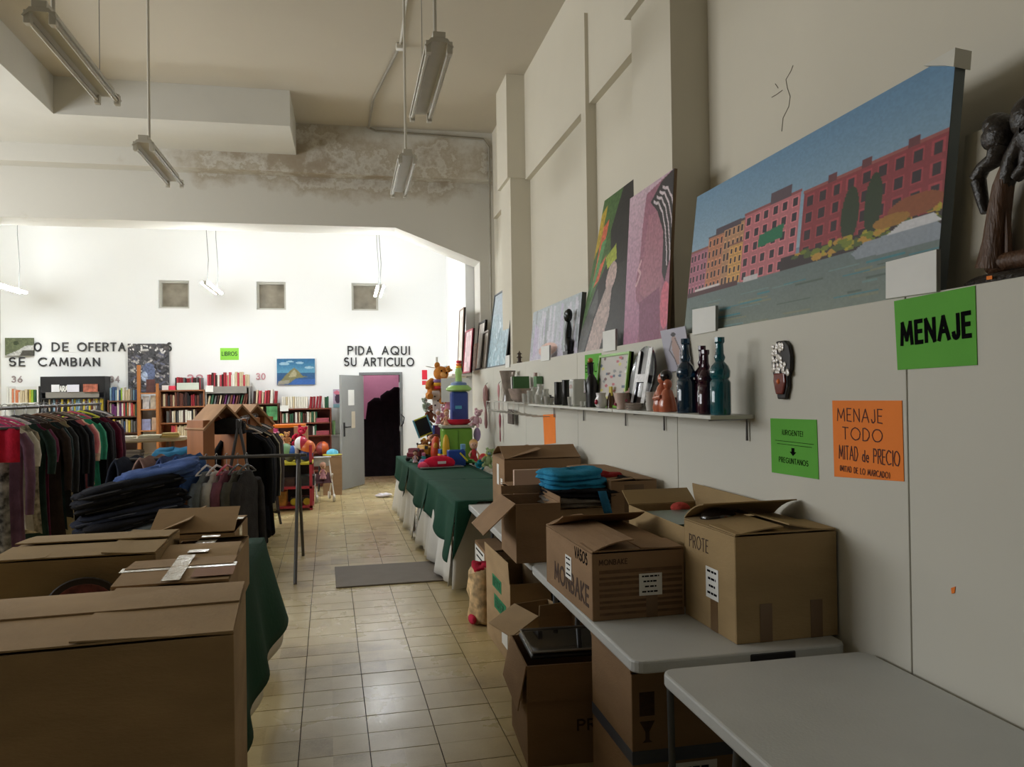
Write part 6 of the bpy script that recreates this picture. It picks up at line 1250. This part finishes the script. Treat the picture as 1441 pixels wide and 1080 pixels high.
p = W(245, 638, y=9.6); o = thing('blue_shirt', 'bright blue folded shirt behind the low grey rail', 'shirt', (p.x, 9.6, 0)); folded(0.22, 0.15, p.z - 0.12, 0.16, 88).build('shirt', fab((60, 132, 178)), o, smooth=True); MB().box(-0.2, 0.2, -0.13, 0.13, 0, p.z - 0.12).build('stand', wood((96, 70, 50)), o)
p = W(205, 665, y=9.2); o = thing('blue_crate', 'blue plastic crate with white goods under the low rail', 'crate', (p.x, 9.2, 0)); MB().box(-0.3, 0.3, -0.2, 0.2, 0.0, p.z).build('crate', pls((44, 60, 150)), o, bevel=0.01); MB().box(-0.22, 0.22, -0.15, 0.15, p.z, p.z + 0.1).build('white_goods', WHITE, o, bevel=0.01)

# ================================================================== TOYS
def plush(label, loc, h, rgb, rot=(0, 0, 0), rgb2=None, ears=True, group='soft toys', cat='soft toy'):
    t = thing('plush_toy', label, cat, loc, 0, group, rot=rot); m = fab(rgb); m2 = fab(rgb2 or tuple(min(255, c + 40) for c in rgb))
    MB().ball((0, 0, h * 0.32), h * 0.2, h * 0.16, h * 0.26, 14, 10).build('body', m, t, smooth=True); MB().ball((0, -h * 0.03, h * 0.74), h * 0.19, h * 0.17, h * 0.18, 14, 10).build('head', m, t, smooth=True)
    MB().ball((0, -h * 0.19, h * 0.70), h * 0.08, h * 0.07, h * 0.06).build('muzzle', m2, t, smooth=True)
    for s in (-1, 1):
        MB().tube([(s * h * 0.15, 0, h * 0.5), (s * h * 0.26, -h * 0.1, h * 0.38), (s * h * 0.27, -h * 0.18, h * 0.26)], [h * 0.075, h * 0.07, h * 0.06], 8).build('arm', m, t, smooth=True); MB().tube([(s * h * 0.12, -h * 0.02, h * 0.14), (s * h * 0.18, -h * 0.18, h * 0.09), (s * h * 0.19, -h * 0.3, h * 0.08)], [h * 0.09, h * 0.085, h * 0.075], 8).build('leg', m, t, smooth=True)
        if ears: MB().ball((s * h * 0.15, 0, h * 0.9), h * 0.075, h * 0.04, h * 0.08).build('ear', m, t, smooth=True)
        MB().ball((s * h * 0.07, -h * 0.18, h * 0.78), h * 0.022).build('eye', INK, t)
    return t
def doll(label, loc, h, dress, hair, rot=(0, 0, 0)):
    t = thing('doll', label, 'doll', loc, 0, 'dolls', rot=rot); sk = cer((226, 178, 150))
    MB().lathe([(h * 0.2, 0), (h * 0.19, h * 0.1), (h * 0.1, h * 0.35), (h * 0.11, h * 0.5), (h * 0.05, h * 0.58)], 12, sy=0.75).build('dress', fab(dress), t, smooth=True)
    MB().ball((0, 0, h * 0.76), h * 0.17, h * 0.16, h * 0.19, 14, 10).build('head', sk, t, smooth=True); MB().ball((0, h * 0.03, h * 0.83), h * 0.185, h * 0.16, h * 0.17, 14, 10).build('hair', fab(hair), t, smooth=True)
    for s in (-1, 1):
        MB().tube([(s * h * 0.1, 0, h * 0.5), (s * h * 0.2, -h * 0.05, h * 0.36), (s * h * 0.18, -h * 0.14, h * 0.26)], [h * 0.045, h * 0.04, h * 0.035], 8).build('arm', sk, t, smooth=True); MB().tube([(s * h * 0.08, -h * 0.05, h * 0.04), (s * h * 0.1, -h * 0.3, h * 0.05)], [h * 0.05, h * 0.045], 8).build('leg', sk, t, smooth=True); MB().ball((s * h * 0.06, -h * 0.155, h * 0.77), h * 0.02).build('eye', INK, t)
    return t
def toy_truck(label, loc, L, rgb, rgb2, rz=0):
    t = thing('toy_truck', label, 'toy truck', loc, rz, 'toy vehicles'); MB().box(-L / 2, L / 2, -L * 0.25, L * 0.25, L * 0.12, L * 0.2).build('chassis', pls(rgb2), t, bevel=0.01); MB().box(-L * 0.1, L / 2, -L * 0.25, L * 0.25, L * 0.2, L * 0.5).build('bed', pls(rgb), t, bevel=0.015)
    MB().prism([(-L * 0.5, L * 0.2), (-L * 0.14, L * 0.2), (-L * 0.14, L * 0.58), (-L * 0.32, L * 0.58), (-L * 0.4, L * 0.4), (-L * 0.5, L * 0.38)], 'y', -L * 0.23, L * 0.23).build('cab', pls(rgb), t, bevel=0.01); MB().box(-L * 0.34, -L * 0.2, -L * 0.24, L * 0.24, L * 0.42, L * 0.54).build('window', pls((60, 80, 100)), t)
    for x in (-L * 0.32, L * 0.3):
        for s in (-1, 1): MB().tube([(x, s * L * 0.2, L * 0.12), (x, s * L * 0.3, L * 0.12)], L * 0.12, 14).build('wheel', BLACK, t, smooth=True)
def beach_ball(name, label, loc, r, cols, grp='balls'):
    t = thing(name, label, 'ball', loc, 0.4, grp); n = len(cols)
    for k, c in enumerate(cols):
        m = MB(); m.grid(lambda u, v_: (r * math.cos(-PI / 2 + PI * v_) * math.cos((k + u) * 2 * PI / n), r * math.cos(-PI / 2 + PI * v_) * math.sin((k + u) * 2 * PI / n), r + r * math.sin(-PI / 2 + PI * v_)), max(2, 12 // n), 12); o = m.build('panel', pls(c), t, smooth=True)
    t.rotation_euler = (0.0, 0.0, 0.4)
    return t
TQ = 0.772
def on_table(px, py): p = W(px, py, z=TQ); return p
# big green tub with yellow side, red tray, blue dispenser on top
p = Vector((1.33, 9.95, TQ)); t = thing('toy_tub', 'large lime green storage tub with a yellow side strip', 'tub', p); hh = 0.44
MB().prism([(-0.19, -0.15), (0.19, -0.15), (0.19, 0.15), (-0.19, 0.15)], 'z', 0, hh).build('tub', pls((116, 168, 58)), t, bevel=0.03); MB().box(-0.21, 0.21, -0.17, 0.17, hh, hh + 0.035).build('rim', pls((176, 180, 160)), t, bevel=0.01)
MB().ball((-0.15, -0.15, hh * 0.45), 0.045, 0.03, hh * 0.38, 14, 10).build('side_strip', pls((232, 186, 50)), t, smooth=True)
MB().box(0.0, 0.006, -0.156, -0.15, 0.03, hh - 0.02).build('seam', pls((90, 138, 46)), t)
t = thing('red_plastic_tray', 'red plastic toy tray on the lid of the green tub', 'tray', (1.36, 9.9, TQ + hh + 0.036)); MB().lathe([(0.1, 0), (0.15, 0.03), (0.17, 0.07), (0.155, 0.07)], 20, sy=0.6).build('tray', pls((200, 30, 56)), t, smooth=True)
t = thing('blue_dispenser', 'tall blue toy bin with a lime rim and nozzle above the tub', 'toy bin', (1.38, 10.02, TQ + hh + 0.037)); MB().prism([(-0.11, -0.09), (0.11, -0.09), (0.11, 0.09), (-0.11, 0.09)], 'z', 0, 0.42).build('bin', pls((58, 80, 152)), t, bevel=0.03); MB().lathe([(0.13, 0.42), (0.165, 0.44), (0.165, 0.46), (0.12, 0.5)], 20).build('rim', pls((160, 204, 110)), t, smooth=True)
MB().lathe([(0.11, 0.48), (0.1, 0.53), (0.04, 0.55)], 16).build('cap', pls((110, 136, 186)), t, smooth=True); MB().lathe([(0.045, 0.54), (0.04, 0.64), (0.05, 0.66), (0.03, 0.72)], 14).build('nozzle', pls((168, 210, 120)), t, smooth=True); MB().box(-0.06, 0.02, -0.105, -0.09, 0.2, 0.24).build('sticker', pap((90, 170, 200)), t)
# display tower at the left: wire panel with toys hung on it
p = Vector((1.2, 10.9, TQ)); t = thing('display_pole', 'white display pole standing on the toy table behind the soft toys', 'display stand', p)
MB().tube([(0, 0, 0), (0, 0, 1.38)], 0.018, 10).build('pole', WHITE, t, smooth=True)
MB().lathe([(0.16, 0), (0.15, 0.015), (0.03, 0.02)], 18).build('foot', WHITE, t)
for i in range(6): MB().tube([(-0.16, -0.05, 0.25 + 0.2 * i), (0, 0, 0.22 + 0.2 * i), (0.14, -0.05, 0.25 + 0.2 * i)], 0.007, 6).build('arm', WHITE, t)
def at(px, py, y=10.8): return W(px, py, y=y)
plush('orange plush monkey clinging to the top of the display grid', at(607, 566), 0.56, (206, 134, 62), (0, 0.35, 0.3)); plush('small orange plush head lying on top of the display', at(619, 530), 0.2, (214, 140, 60), (0.3, 0.9, 0))
plush('white and green plush gnome hanging below the monkey', at(600, 578), 0.2, (190, 206, 190), (0.2, -0.3, 0.4), (230, 230, 226)); plush('brown plush bear in the middle of the toy heap', at(603, 594), 0.26, (150, 96, 76), (0.1, 0.2, 0.3)); plush('olive green plush frog above the chalkboard', at(600, 606), 0.24, (104, 108, 70), (0.2, -0.2, 0.5), ears=False)
p = at(615, 583, 10.72); t = thing('white_bat', 'flat white toy bat with drawings standing in the toy heap', 'toy bat', p, 0, rot=(0, -0.03, 0)); MB().prism([(-0.05, 0.02), (-0.04, 0), (0.04, 0), (0.05, 0.02), (0.06, 0.28), (0.05, 0.32), (-0.05, 0.32), (-0.06, 0.28)], 'y', 0, 0.03).build('blade', pap((226, 216, 210)), t, bevel=0.008)
for k in range(4): MB().ball((0.02 * (-1) ** k, -0.002, 0.06 + 0.06 * k), 0.012, 0.004, 0.012).build('printed_mark', pls((70, 60, 70)), t)
p = at(616, 548, 10.72); t = thing('ring_stack', 'purple, red and yellow toy rings above the white bat', 'toy', p)
for k, c in enumerate(((196, 50, 60), (236, 176, 50), (150, 120, 176))): MB().lathe([(0.05, 0.045 * k), (0.062, 0.045 * k + 0.02), (0.05, 0.045 * k + 0.044)], 14).build('ring', pls(c), t, smooth=True)
p = at(600, 613, 10.6); t = thing('toy_chalkboard', 'small black toy chalkboard in a yellow and blue frame', 'chalkboard', p, 0, rot=(0, -0.35, 0.2)); MB().box(-0.09, 0.09, 0, 0.012, 0.015, 0.24).build('board', BLACK, t)
for x0, x1, z0, z1, c in ((-0.11, -0.09, 0, 0.255, (110, 180, 206)), (0.09, 0.11, 0, 0.255, (110, 180, 206)), (-0.09, 0.09, 0, 0.018, (214, 206, 60)), (-0.09, 0.09, 0.237, 0.255, (206, 214, 70))): MB().box(x0, x1, -0.006, 0.014, z0, z1).build('frame', pls(c), t)
doll('small doll with yellow hair and pink dress in the toy heap', at(631, 577, 10.65), 0.3, (222, 150, 170), (230, 190, 60)); doll('pink dressed doll below the white bat', at(617, 597, 10.6), 0.2, (220, 160, 190), (240, 220, 226)); doll('bare plastic baby doll sitting beside the blue bin', (1.2, 9.88, TQ + 0.477), 0.2, (222, 170, 140), (196, 140, 100))
plush('purple plush bunny at the wall end of the heap', at(627, 552, 10.7), 0.16, (150, 130, 170), (0, 0.2, 0)); plush('pale pink plush unicorn leaning on the blue bin', W(668, 601, y=9.75), 0.24, (206, 168, 176), (0, 0.25, -0.3))
p = at(617, 622, 10.5); t = thing('striped_box', 'dark red and blue toy box standing upright in the heap', 'toy box', p); MB().box(-0.05, 0.06, -0.02, 0.06, 0, 0.22).build('box', pap((120, 60, 96)), t); MB().box(-0.07, -0.05, -0.03, 0.05, -0.04, 0.22).build('blue_spine', pls((90, 110, 190)), t)
p = at(641, 528, 11.5); t = thing('stacking_rings', 'rainbow stacking ring toy on the far wall shelf', 'toy', (1.62, 11.72, 1.932)); 
for k, c in enumerate(((60, 110, 180), (60, 150, 80), (240, 200, 60), (236, 120, 60), (210, 40, 60))): MB().lathe([(0.05 - 0.004 * k, 0.04 * k), (0.06 - 0.004 * k, 0.04 * k + 0.02), (0.05 - 0.004 * k, 0.04 * k + 0.038)], 14).build('ring', pls(c), t, smooth=True)
o = MB().box(-0.06, 0.06, -0.04, 0.04, 0, 0.16).build('purple_box', pap((120, 84, 110)), loc=(1.7, 11.95, 1.932)); tag(o, 'purple cardboard box beside the rainbow rings', 'box')
o = MB().box(-0.19, 0.19, 0, 0.012, 0, 0.32).build('white_sheet', WHITE, loc=W(641, 566, y=10.55)); tag(o, 'blank white sheet standing behind the blue toy bin', 'sheet')
# front row on the table
p = on_table(587, 650); toy_truck('maroon toy truck at the far left of the toy table', (0.86, 10.35, TQ), 0.3, (130, 34, 54), (60, 30, 40), 1.0); toy_truck('yellow toy digger behind the maroon truck', (1.02, 10.5, TQ), 0.34, (216, 164, 44), (90, 70, 40), 0.6)
doll('tiny doll in white and pink beside the maroon truck', (0.82, 10.1, TQ), 0.16, (230, 200, 220), (80, 50, 50)); t = thing('toy_spade', 'yellow toy spade sticking up behind the maroon truck', 'toy spade', (0.97, 10.75, TQ)); MB().tube([(0, 0, 0), (0.02, 0, 0.2)], 0.012, 8).build('handle', pls((236, 190, 60)), t); MB().ball((0.025, 0, 0.23), 0.03, 0.012, 0.045).build('blade', pls((236, 190, 60)), t, smooth=True)
p = W(621, 625, y=10.2); t = thing('red_toy_lobster', 'orange red plastic toy standing left of the green tub', 'toy', (1.08, 10.15, TQ)); m = MB(); m.tube([(0, 0, 0), (0.0, -0.02, 0.12), (0.01, 0, 0.26), (0.02, 0.0, 0.32)], [0.06, 0.06, 0.05, 0.03], 12); m.build('body', pls((222, 74, 40)), t, smooth=True); MB().ball((0, -0.05, 0.2), 0.03, 0.02, 0.05).build('horn', pls((236, 150, 60)), t, smooth=True)
plush('small red and green plush elf before the orange toy', W(622, 655, y=9.95), 0.2, (206, 60, 50), (0, 0, 0), (60, 110, 80)); doll('tiny clown doll in red lying in the front toys', W(620, 664, y=9.75), 0.15, (210, 60, 60), (240, 200, 90))
plush('blue plush caterpillar lying at the table edge', W(596, 663, y=9.7), 0.2, (90, 140, 190), (0.2, 1.2, 0.4), (80, 190, 180)); plush('purple plush snail next to the blue caterpillar', W(606, 660, y=9.75), 0.13, (110, 110, 170), (0.1, 0.6, 0.2))
t = thing('red_slipper', 'large red toy shoe on a grey base in front of the toys', 'toy', W(618, 672, y=9.35), 0.15); t.location.z = TQ; MB().ball((0.0, 0, 0.05), 0.2, 0.1, 0.09, 18, 10).build('upper', fab((206, 30, 62)), t, smooth=True); MB().ball((-0.16, 0, 0.03), 0.1, 0.07, 0.05, 14, 8).build('toe', fab((230, 80, 110)), t, smooth=True); MB().box(-0.24, 0.28, -0.11, 0.11, 0, 0.015).build('base', pls((120, 126, 122)), t, bevel=0.007)
MB().box(-0.04, 0.06, -0.1, -0.09, 0.05, 0.08).build('badge', pap((236, 220, 226)), t)
p = on_table(646, 668); t = thing('blue_toy_chest', 'deep blue toy box with a yellow pencil before the green tub', 'toy box', (1.26, 9.5, TQ)); MB().prism([(-0.1, -0.08), (0.11, -0.08), (0.11, 0.08), (-0.1, 0.08)], 'z', 0, 0.19).build('box', pls((28, 70, 160)), t, bevel=0.012); MB().tube([(0.04, -0.09, 0.16), (0.13, -0.1, 0.06)], 0.01, 8).build('pencil', pls((214, 200, 60)), t); MB().box(0.06, 0.12, -0.02, 0.03, 0.19, 0.26).build('bunny_ears', pls((120, 170, 206)), t, bevel=0.01)
plush('teal plush turtle at the near end of the toys', (1.45, 9.2, TQ), 0.2, (50, 150, 170), (0, 1.1, 0.2), (200, 200, 110)); plush('grey green plush elephant by the cardboard box', (1.58, 9.15, TQ), 0.24, (150, 168, 120), (0, 0.2, -0.2), (120, 150, 170))
doll('blond doll in a red dress sitting against the wall', (1.52, 9.75, TQ), 0.3, (206, 70, 76), (222, 176, 120)); t = thing('purple_wand', 'lilac plastic hair brush toy leaning above the blond doll', 'toy', (1.58, 10.05, TQ)); MB().tube([(0, 0, 0), (0.02, 0, 0.26)], 0.016, 8).build('handle', pls((176, 150, 210)), t); MB().lathe([(0.05, 0), (0.06, 0.01), (0.05, 0.02)], 18, mat=Matrix.Translation((0.03, -0.01, 0.34)) @ Matrix.Rotation(PI / 2, 4, 'X') @ Matrix.Diagonal((0.8, 1.5, 1, 1))).build('ring', pls((190, 164, 220)), t, smooth=True)
# ------------------------------------------------------------------ toy trolley at the back of the shop
p0, p1 = W(376, 718, z=0), W(440, 718, z=0); tx0, tx1, ty = p0.x, p1.x, p1.y
t = thing('toy_trolley', 'red framed shelf trolley heaped with toys and balls', 'shelf unit', (tx0, ty, 0)); RF = M('red_frame', (186, 60, 76), 0.4, 0.1); wd_ = tx1 - tx0; H3 = Z_(410, 652, ty)
for x in (0, wd_ - 0.04):
    for y in (0, 0.5): MB().box(x, x + 0.04, y, y + 0.04, 0, H3 + (0.25 if x else 0.05)).build('post', RF, t)
for z, m_ in ((0.06, RF), (Z_(410, 686, ty), RF), (H3, M('yellow_edge', (206, 196, 60), 0.5, 0.1))): MB().box(0, wd_, 0, 0.54, z - 0.03, z).build('shelf', m_, t)
MB().box(0.01, wd_ - 0.01, 0.52, 0.54, 0.05, H3).build('back_panel', BLACK, t)
for k, (px_, py_, r, cols) in enumerate(((402, 634, 0.1, [(226, 226, 216), (150, 200, 160)]), (412, 636, 0.09, [(60, 110, 200), (120, 170, 230), (60, 110, 200), (230, 230, 240)]), (433, 630, 0.11, [(226, 96, 50), (230, 120, 60)]), (424, 624, 0.1, [(190, 230, 226), (240, 240, 240), (214, 60, 90)]), (408, 648, 0.08, [(40, 40, 44), (90, 90, 96)]), (431, 646, 0.1, [(20, 30, 60), (40, 60, 120)]))):
    p = W(px_, py_, y=ty + 0.25); beach_ball('ball', ('white and pale green ball', 'blue and white ball', 'orange ball', 'mint and pink ball', 'black ball', 'navy blue ball')[k] + ' heaped on the toy trolley', (p.x, p.y, max(p.z - r, H3)), r, cols, 'balls on the trolley')
plush('large red plush cushion toy at the top of the trolley heap', W(418, 628, y=ty + 0.35), 0.32, (196, 40, 70), (0, 0.3, 0)); plush('pink plush pig at the left of the trolley heap', W(388, 632, y=ty + 0.3), 0.26, (224, 170, 180)); doll('doll with yellow hair at the left of the trolley heap', W(396, 630, y=ty + 0.2), 0.2, (110, 140, 200), (232, 190, 70)); plush('small tan plush dog behind the balls', W(404, 626, y=ty + 0.4), 0.2, (214, 160, 110))
t = thing('toy_kitchen', 'black and orange toy workbench behind the trolley heap', 'toy', W(400, 628, y=ty + 0.75)); t.location.z = 0; zz = Z_(400, 602, ty + 0.75); MB().box(-0.05, 0.28, -0.1, 0.1, 0, zz).build('body', pls((50, 24, 30)), t); MB().box(-0.15, 0.32, -0.12, 0.12, zz, zz + 0.05).build('top', pls((240, 130, 40)), t, bevel=0.01); MB().box(-0.2, -0.08, -0.1, 0.1, zz - 0.12, zz - 0.01).build('pink_bin', pls((220, 90, 150)), t, bevel=0.01)
o = MB().box(0, 0.2, 0, 0.1, 0, 0.3).build('toy_carton', pap((196, 160, 120)), loc=(W(414, 624, y=ty + 0.5).x, ty + 0.46, W(414, 624, y=ty + 0.5).z - 0.05)); tag(o, 'tan cardboard toy box behind the red cushion toy', 'box')
for k, (px_, z, w_, h_, c, lb) in enumerate(((392, Z_(410, 686, ty), 0.26, 0.1, (84, 64, 60), 'brown game box on the middle trolley shelf'), (422, Z_(410, 686, ty), 0.24, 0.14, (50, 60, 60), 'dark green game box on the middle trolley shelf'), (386, 0.06, 0.2, 0.2, (200, 140, 60), 'orange toy drum on the bottom trolley shelf'))):
    o = MB().box(0, w_, 0, 0.3, 0, h_).build('game_box', M('game_%d' % k, c, 0.5, 0.4, 10), loc=(X_(px_, ty + 0.1) - 0.05, ty + 0.1, z + 0.001)); tag(o, lb, 'box')
t = thing('yellow_toy_car', 'black toy car with yellow wheels on the bottom trolley shelf', 'toy car', (X_(422, ty + 0.25), ty + 0.2, 0.061)); MB().box(-0.14, 0.14, -0.08, 0.08, 0.04, 0.12).build('body', pls((40, 40, 36)), t, bevel=0.02)
for x in (-0.09, 0.09):
    for s in (-1, 1): MB().tube([(x, s * 0.07, 0.05), (x, s * 0.1, 0.05)], 0.05, 14).build('wheel', pls((210, 196, 60)), t)
o = MB().box(0, 0.17, 0, 0.1, 0, 0.34).build('green_game_box', M('green_game', (74, 150, 50), 0.45, 0.25, 8), loc=(W(372, 722, z=0).x, W(372, 722, z=0).y, 0.001)); tag(o, 'bright green upright toy box on the floor by the coats', 'box')
# doll's pushchair
p = W(455, 705, z=0); t = thing('doll_pushchair', 'white toy pushchair with a grey hood', 'toy pushchair', (p.x, p.y, 0), 0.2); WP = M('pushchair_white', (226, 222, 216), 0.4, 0.04)
for s in (-1, 1):
    MB().tube([(s * 0.13, 0.25, 0.66), (s * 0.13, 0.05, 0.4), (s * 0.13, -0.2, 0.08)], 0.011, 8).build('side_tube', WP, t, smooth=True); MB().tube([(s * 0.13, 0.2, 0.08), (s * 0.13, -0.08, 0.42)], 0.011, 8).build('cross_tube', WP, t, smooth=True)
    for y in (-0.2, 0.2): MB().tube([(s * 0.13 - 0.015, y, 0.06), (s * 0.13 + 0.015, y, 0.06)], 0.058, 16).build('wheel', WP, t, smooth=True)
MB().grid(lambda u, v_: (-0.12 + 0.24 * u, 0.12 - 0.24 * v_, 0.42 - 0.14 * math.sin(v_ * PI * 0.6)), 6, 6).build('seat', fab((90, 60, 64)), t, smooth=True, solid=0.006); MB().grid(lambda u, v_: (-0.13 + 0.26 * u, 0.05 + 0.16 * math.cos(v_ * 1.9), 0.52 + 0.16 * math.sin(v_ * 1.9)), 6, 8).build('hood', fab((206, 208, 214)), t, smooth=True, solid=0.006)
doll('pink baby doll sitting in the toy pushchair', (p.x, p.y, 0.34), 0.26, (236, 180, 196), (226, 180, 160))
# carton column with basket ball and cap
p = W(468, 698, z=0); b = carton('cardboard box standing beside the toy pushchair', (p.x, p.y + 0.25, 0), (0.3, 0.36, 0.62), 0, {'f': (0, 0, 0.17), 'b': (1, 0, 0.17)}, 2, group='cardboard boxes')
p2 = W(454, 632, y=p.y + 0.5); o = thing('basketball_stand', 'dark stool carrying the basketball behind the pushchair', 'stool', (p2.x, p.y + 0.75, 0)); zs_ = W(454, 642, y=p.y + 0.75).z; MB().lathe([(0.16, zs_ - 0.03), (0.16, zs_)], 18).build('seat', BLACK, o)
for k in range(3): MB().tube([(0.12 * math.cos(k * 2.1), 0.12 * math.sin(k * 2.1), zs_ - 0.03), (0.16 * math.cos(k * 2.1), 0.16 * math.sin(k * 2.1), 0)], 0.014, 8).build('leg', BLACK, o)
beach_ball('basketball', 'orange and dark red basketball behind the toy pushchair', (p2.x, p.y + 0.75, zs_), 0.125, [(206, 96, 40), (120, 36, 40)] * 3, 'balls')
t = thing('beach_hat', 'blue and yellow toy hat on the box beside the pushchair', 'hat', (p.x, p.y + 0.25, 0.64)); MB().lathe([(0.15, 0), (0.16, 0.012), (0.1, 0.02)], 18).build('brim', pls((214, 206, 70)), t, smooth=True); MB().lathe([(0.1, 0.02), (0.09, 0.07), (0.04, 0.1), (0.01, 0.105)], 16).build('crown', pls((90, 180, 210)), t, smooth=True)

# small loose toys that fill the heap
def block_toy(label, loc, w, h, c1, c2, rz=0):
    t = thing('toy_block_tower', label, 'toy', loc, rz, 'small loose toys')
    for k in range(3): MB().box(-w / 2 * (1 - 0.15 * k), w / 2 * (1 - 0.15 * k), -w / 2, w / 2, h / 3 * k, h / 3 * (k + 0.96)).build('block', pls((c1, c2, c1)[k]), t, bevel=0.006)
def toy_car(label, loc, L, c, rz=0):
    t = thing('toy_car', label, 'toy car', loc, rz, 'small loose toys'); MB().prism([(-L / 2, 0.02), (L / 2, 0.02), (L / 2, L * 0.2), (L * 0.28, L * 0.24), (L * 0.15, L * 0.42), (-L * 0.25, L * 0.42), (-L * 0.4, L * 0.22), (-L / 2, L * 0.2)], 'y', -L * 0.22, L * 0.22).build('body', pls(c), t, bevel=0.008)
    for x in (-L * 0.3, L * 0.3):
        for s in (-1, 1): MB().tube([(x, s * L * 0.18, L * 0.1), (x, s * L * 0.26, L * 0.1)], L * 0.1, 12).build('wheel', BLACK, t)
doll('doll in a lilac dress standing left of the green tub', (1.12, 10.45, TQ), 0.34, (190, 150, 200), (120, 70, 50)); doll('doll in a crimson dress tucked behind the yellow digger', (1.1, 10.75, TQ), 0.36, (170, 40, 80), (60, 40, 36)); doll('doll in white hung on the display pole', at(624, 572, 10.72), 0.2, (232, 226, 230), (200, 150, 90)); doll('doll with red hair hung on the display pole', at(624, 612, 10.6), 0.22, (230, 190, 200), (190, 80, 50))
plush('yellow plush duck on the right arm of the display pole', at(622, 566, 10.75), 0.14, (234, 196, 60)); plush('pink plush rabbit beside the white bat', at(625, 592, 10.7), 0.2, (224, 160, 176)); plush('grey plush mouse low in the toy heap', at(611, 640, 10.5), 0.18, (130, 130, 140)); plush('white plush lamb low in the toy heap', at(613, 628, 10.55), 0.16, (230, 224, 220)); plush('black and white plush panda behind the maroon truck', (0.95, 10.95, TQ), 0.2, (60, 56, 60), (0, 0, 0.2), (230, 230, 230)); plush('brown plush dog beside the orange toy', (1.0, 10.7, TQ), 0.26, (150, 100, 60)); plush('green plush crocodile lying beside the red shoe', (1.02, 9.62, TQ), 0.18, (70, 140, 90), (0.2, 1.2, 0.3), ears=False)
block_toy('blue and yellow block tower left of the green tub', (1.13, 9.9, TQ), 0.08, 0.18, (60, 110, 190), (232, 190, 60), 0.3); block_toy('red and white block tower before the tub', (1.14, 9.72, TQ), 0.07, 0.12, (206, 50, 60), (232, 230, 226), 0.8); block_toy('pink and turquoise block tower by the maroon truck', (0.93, 10.12, TQ), 0.06, 0.12, (226, 130, 170), (70, 180, 190)); toy_car('small purple toy car at the table edge', (0.9, 9.75, TQ), 0.16, (110, 80, 160), 0.8); toy_car('small orange toy car before the tub', (1.08, 9.42, TQ), 0.15, (230, 120, 50), 0.3); toy_car('small green toy car between tub and doll', (1.45, 9.55, TQ), 0.16, (90, 170, 80), -0.5); beach_ball('ball', 'small red and yellow ball beside the blond doll', (1.6, 9.5, TQ), 0.07, [(206, 50, 60), (236, 200, 70)] * 2, 'small loose toys')
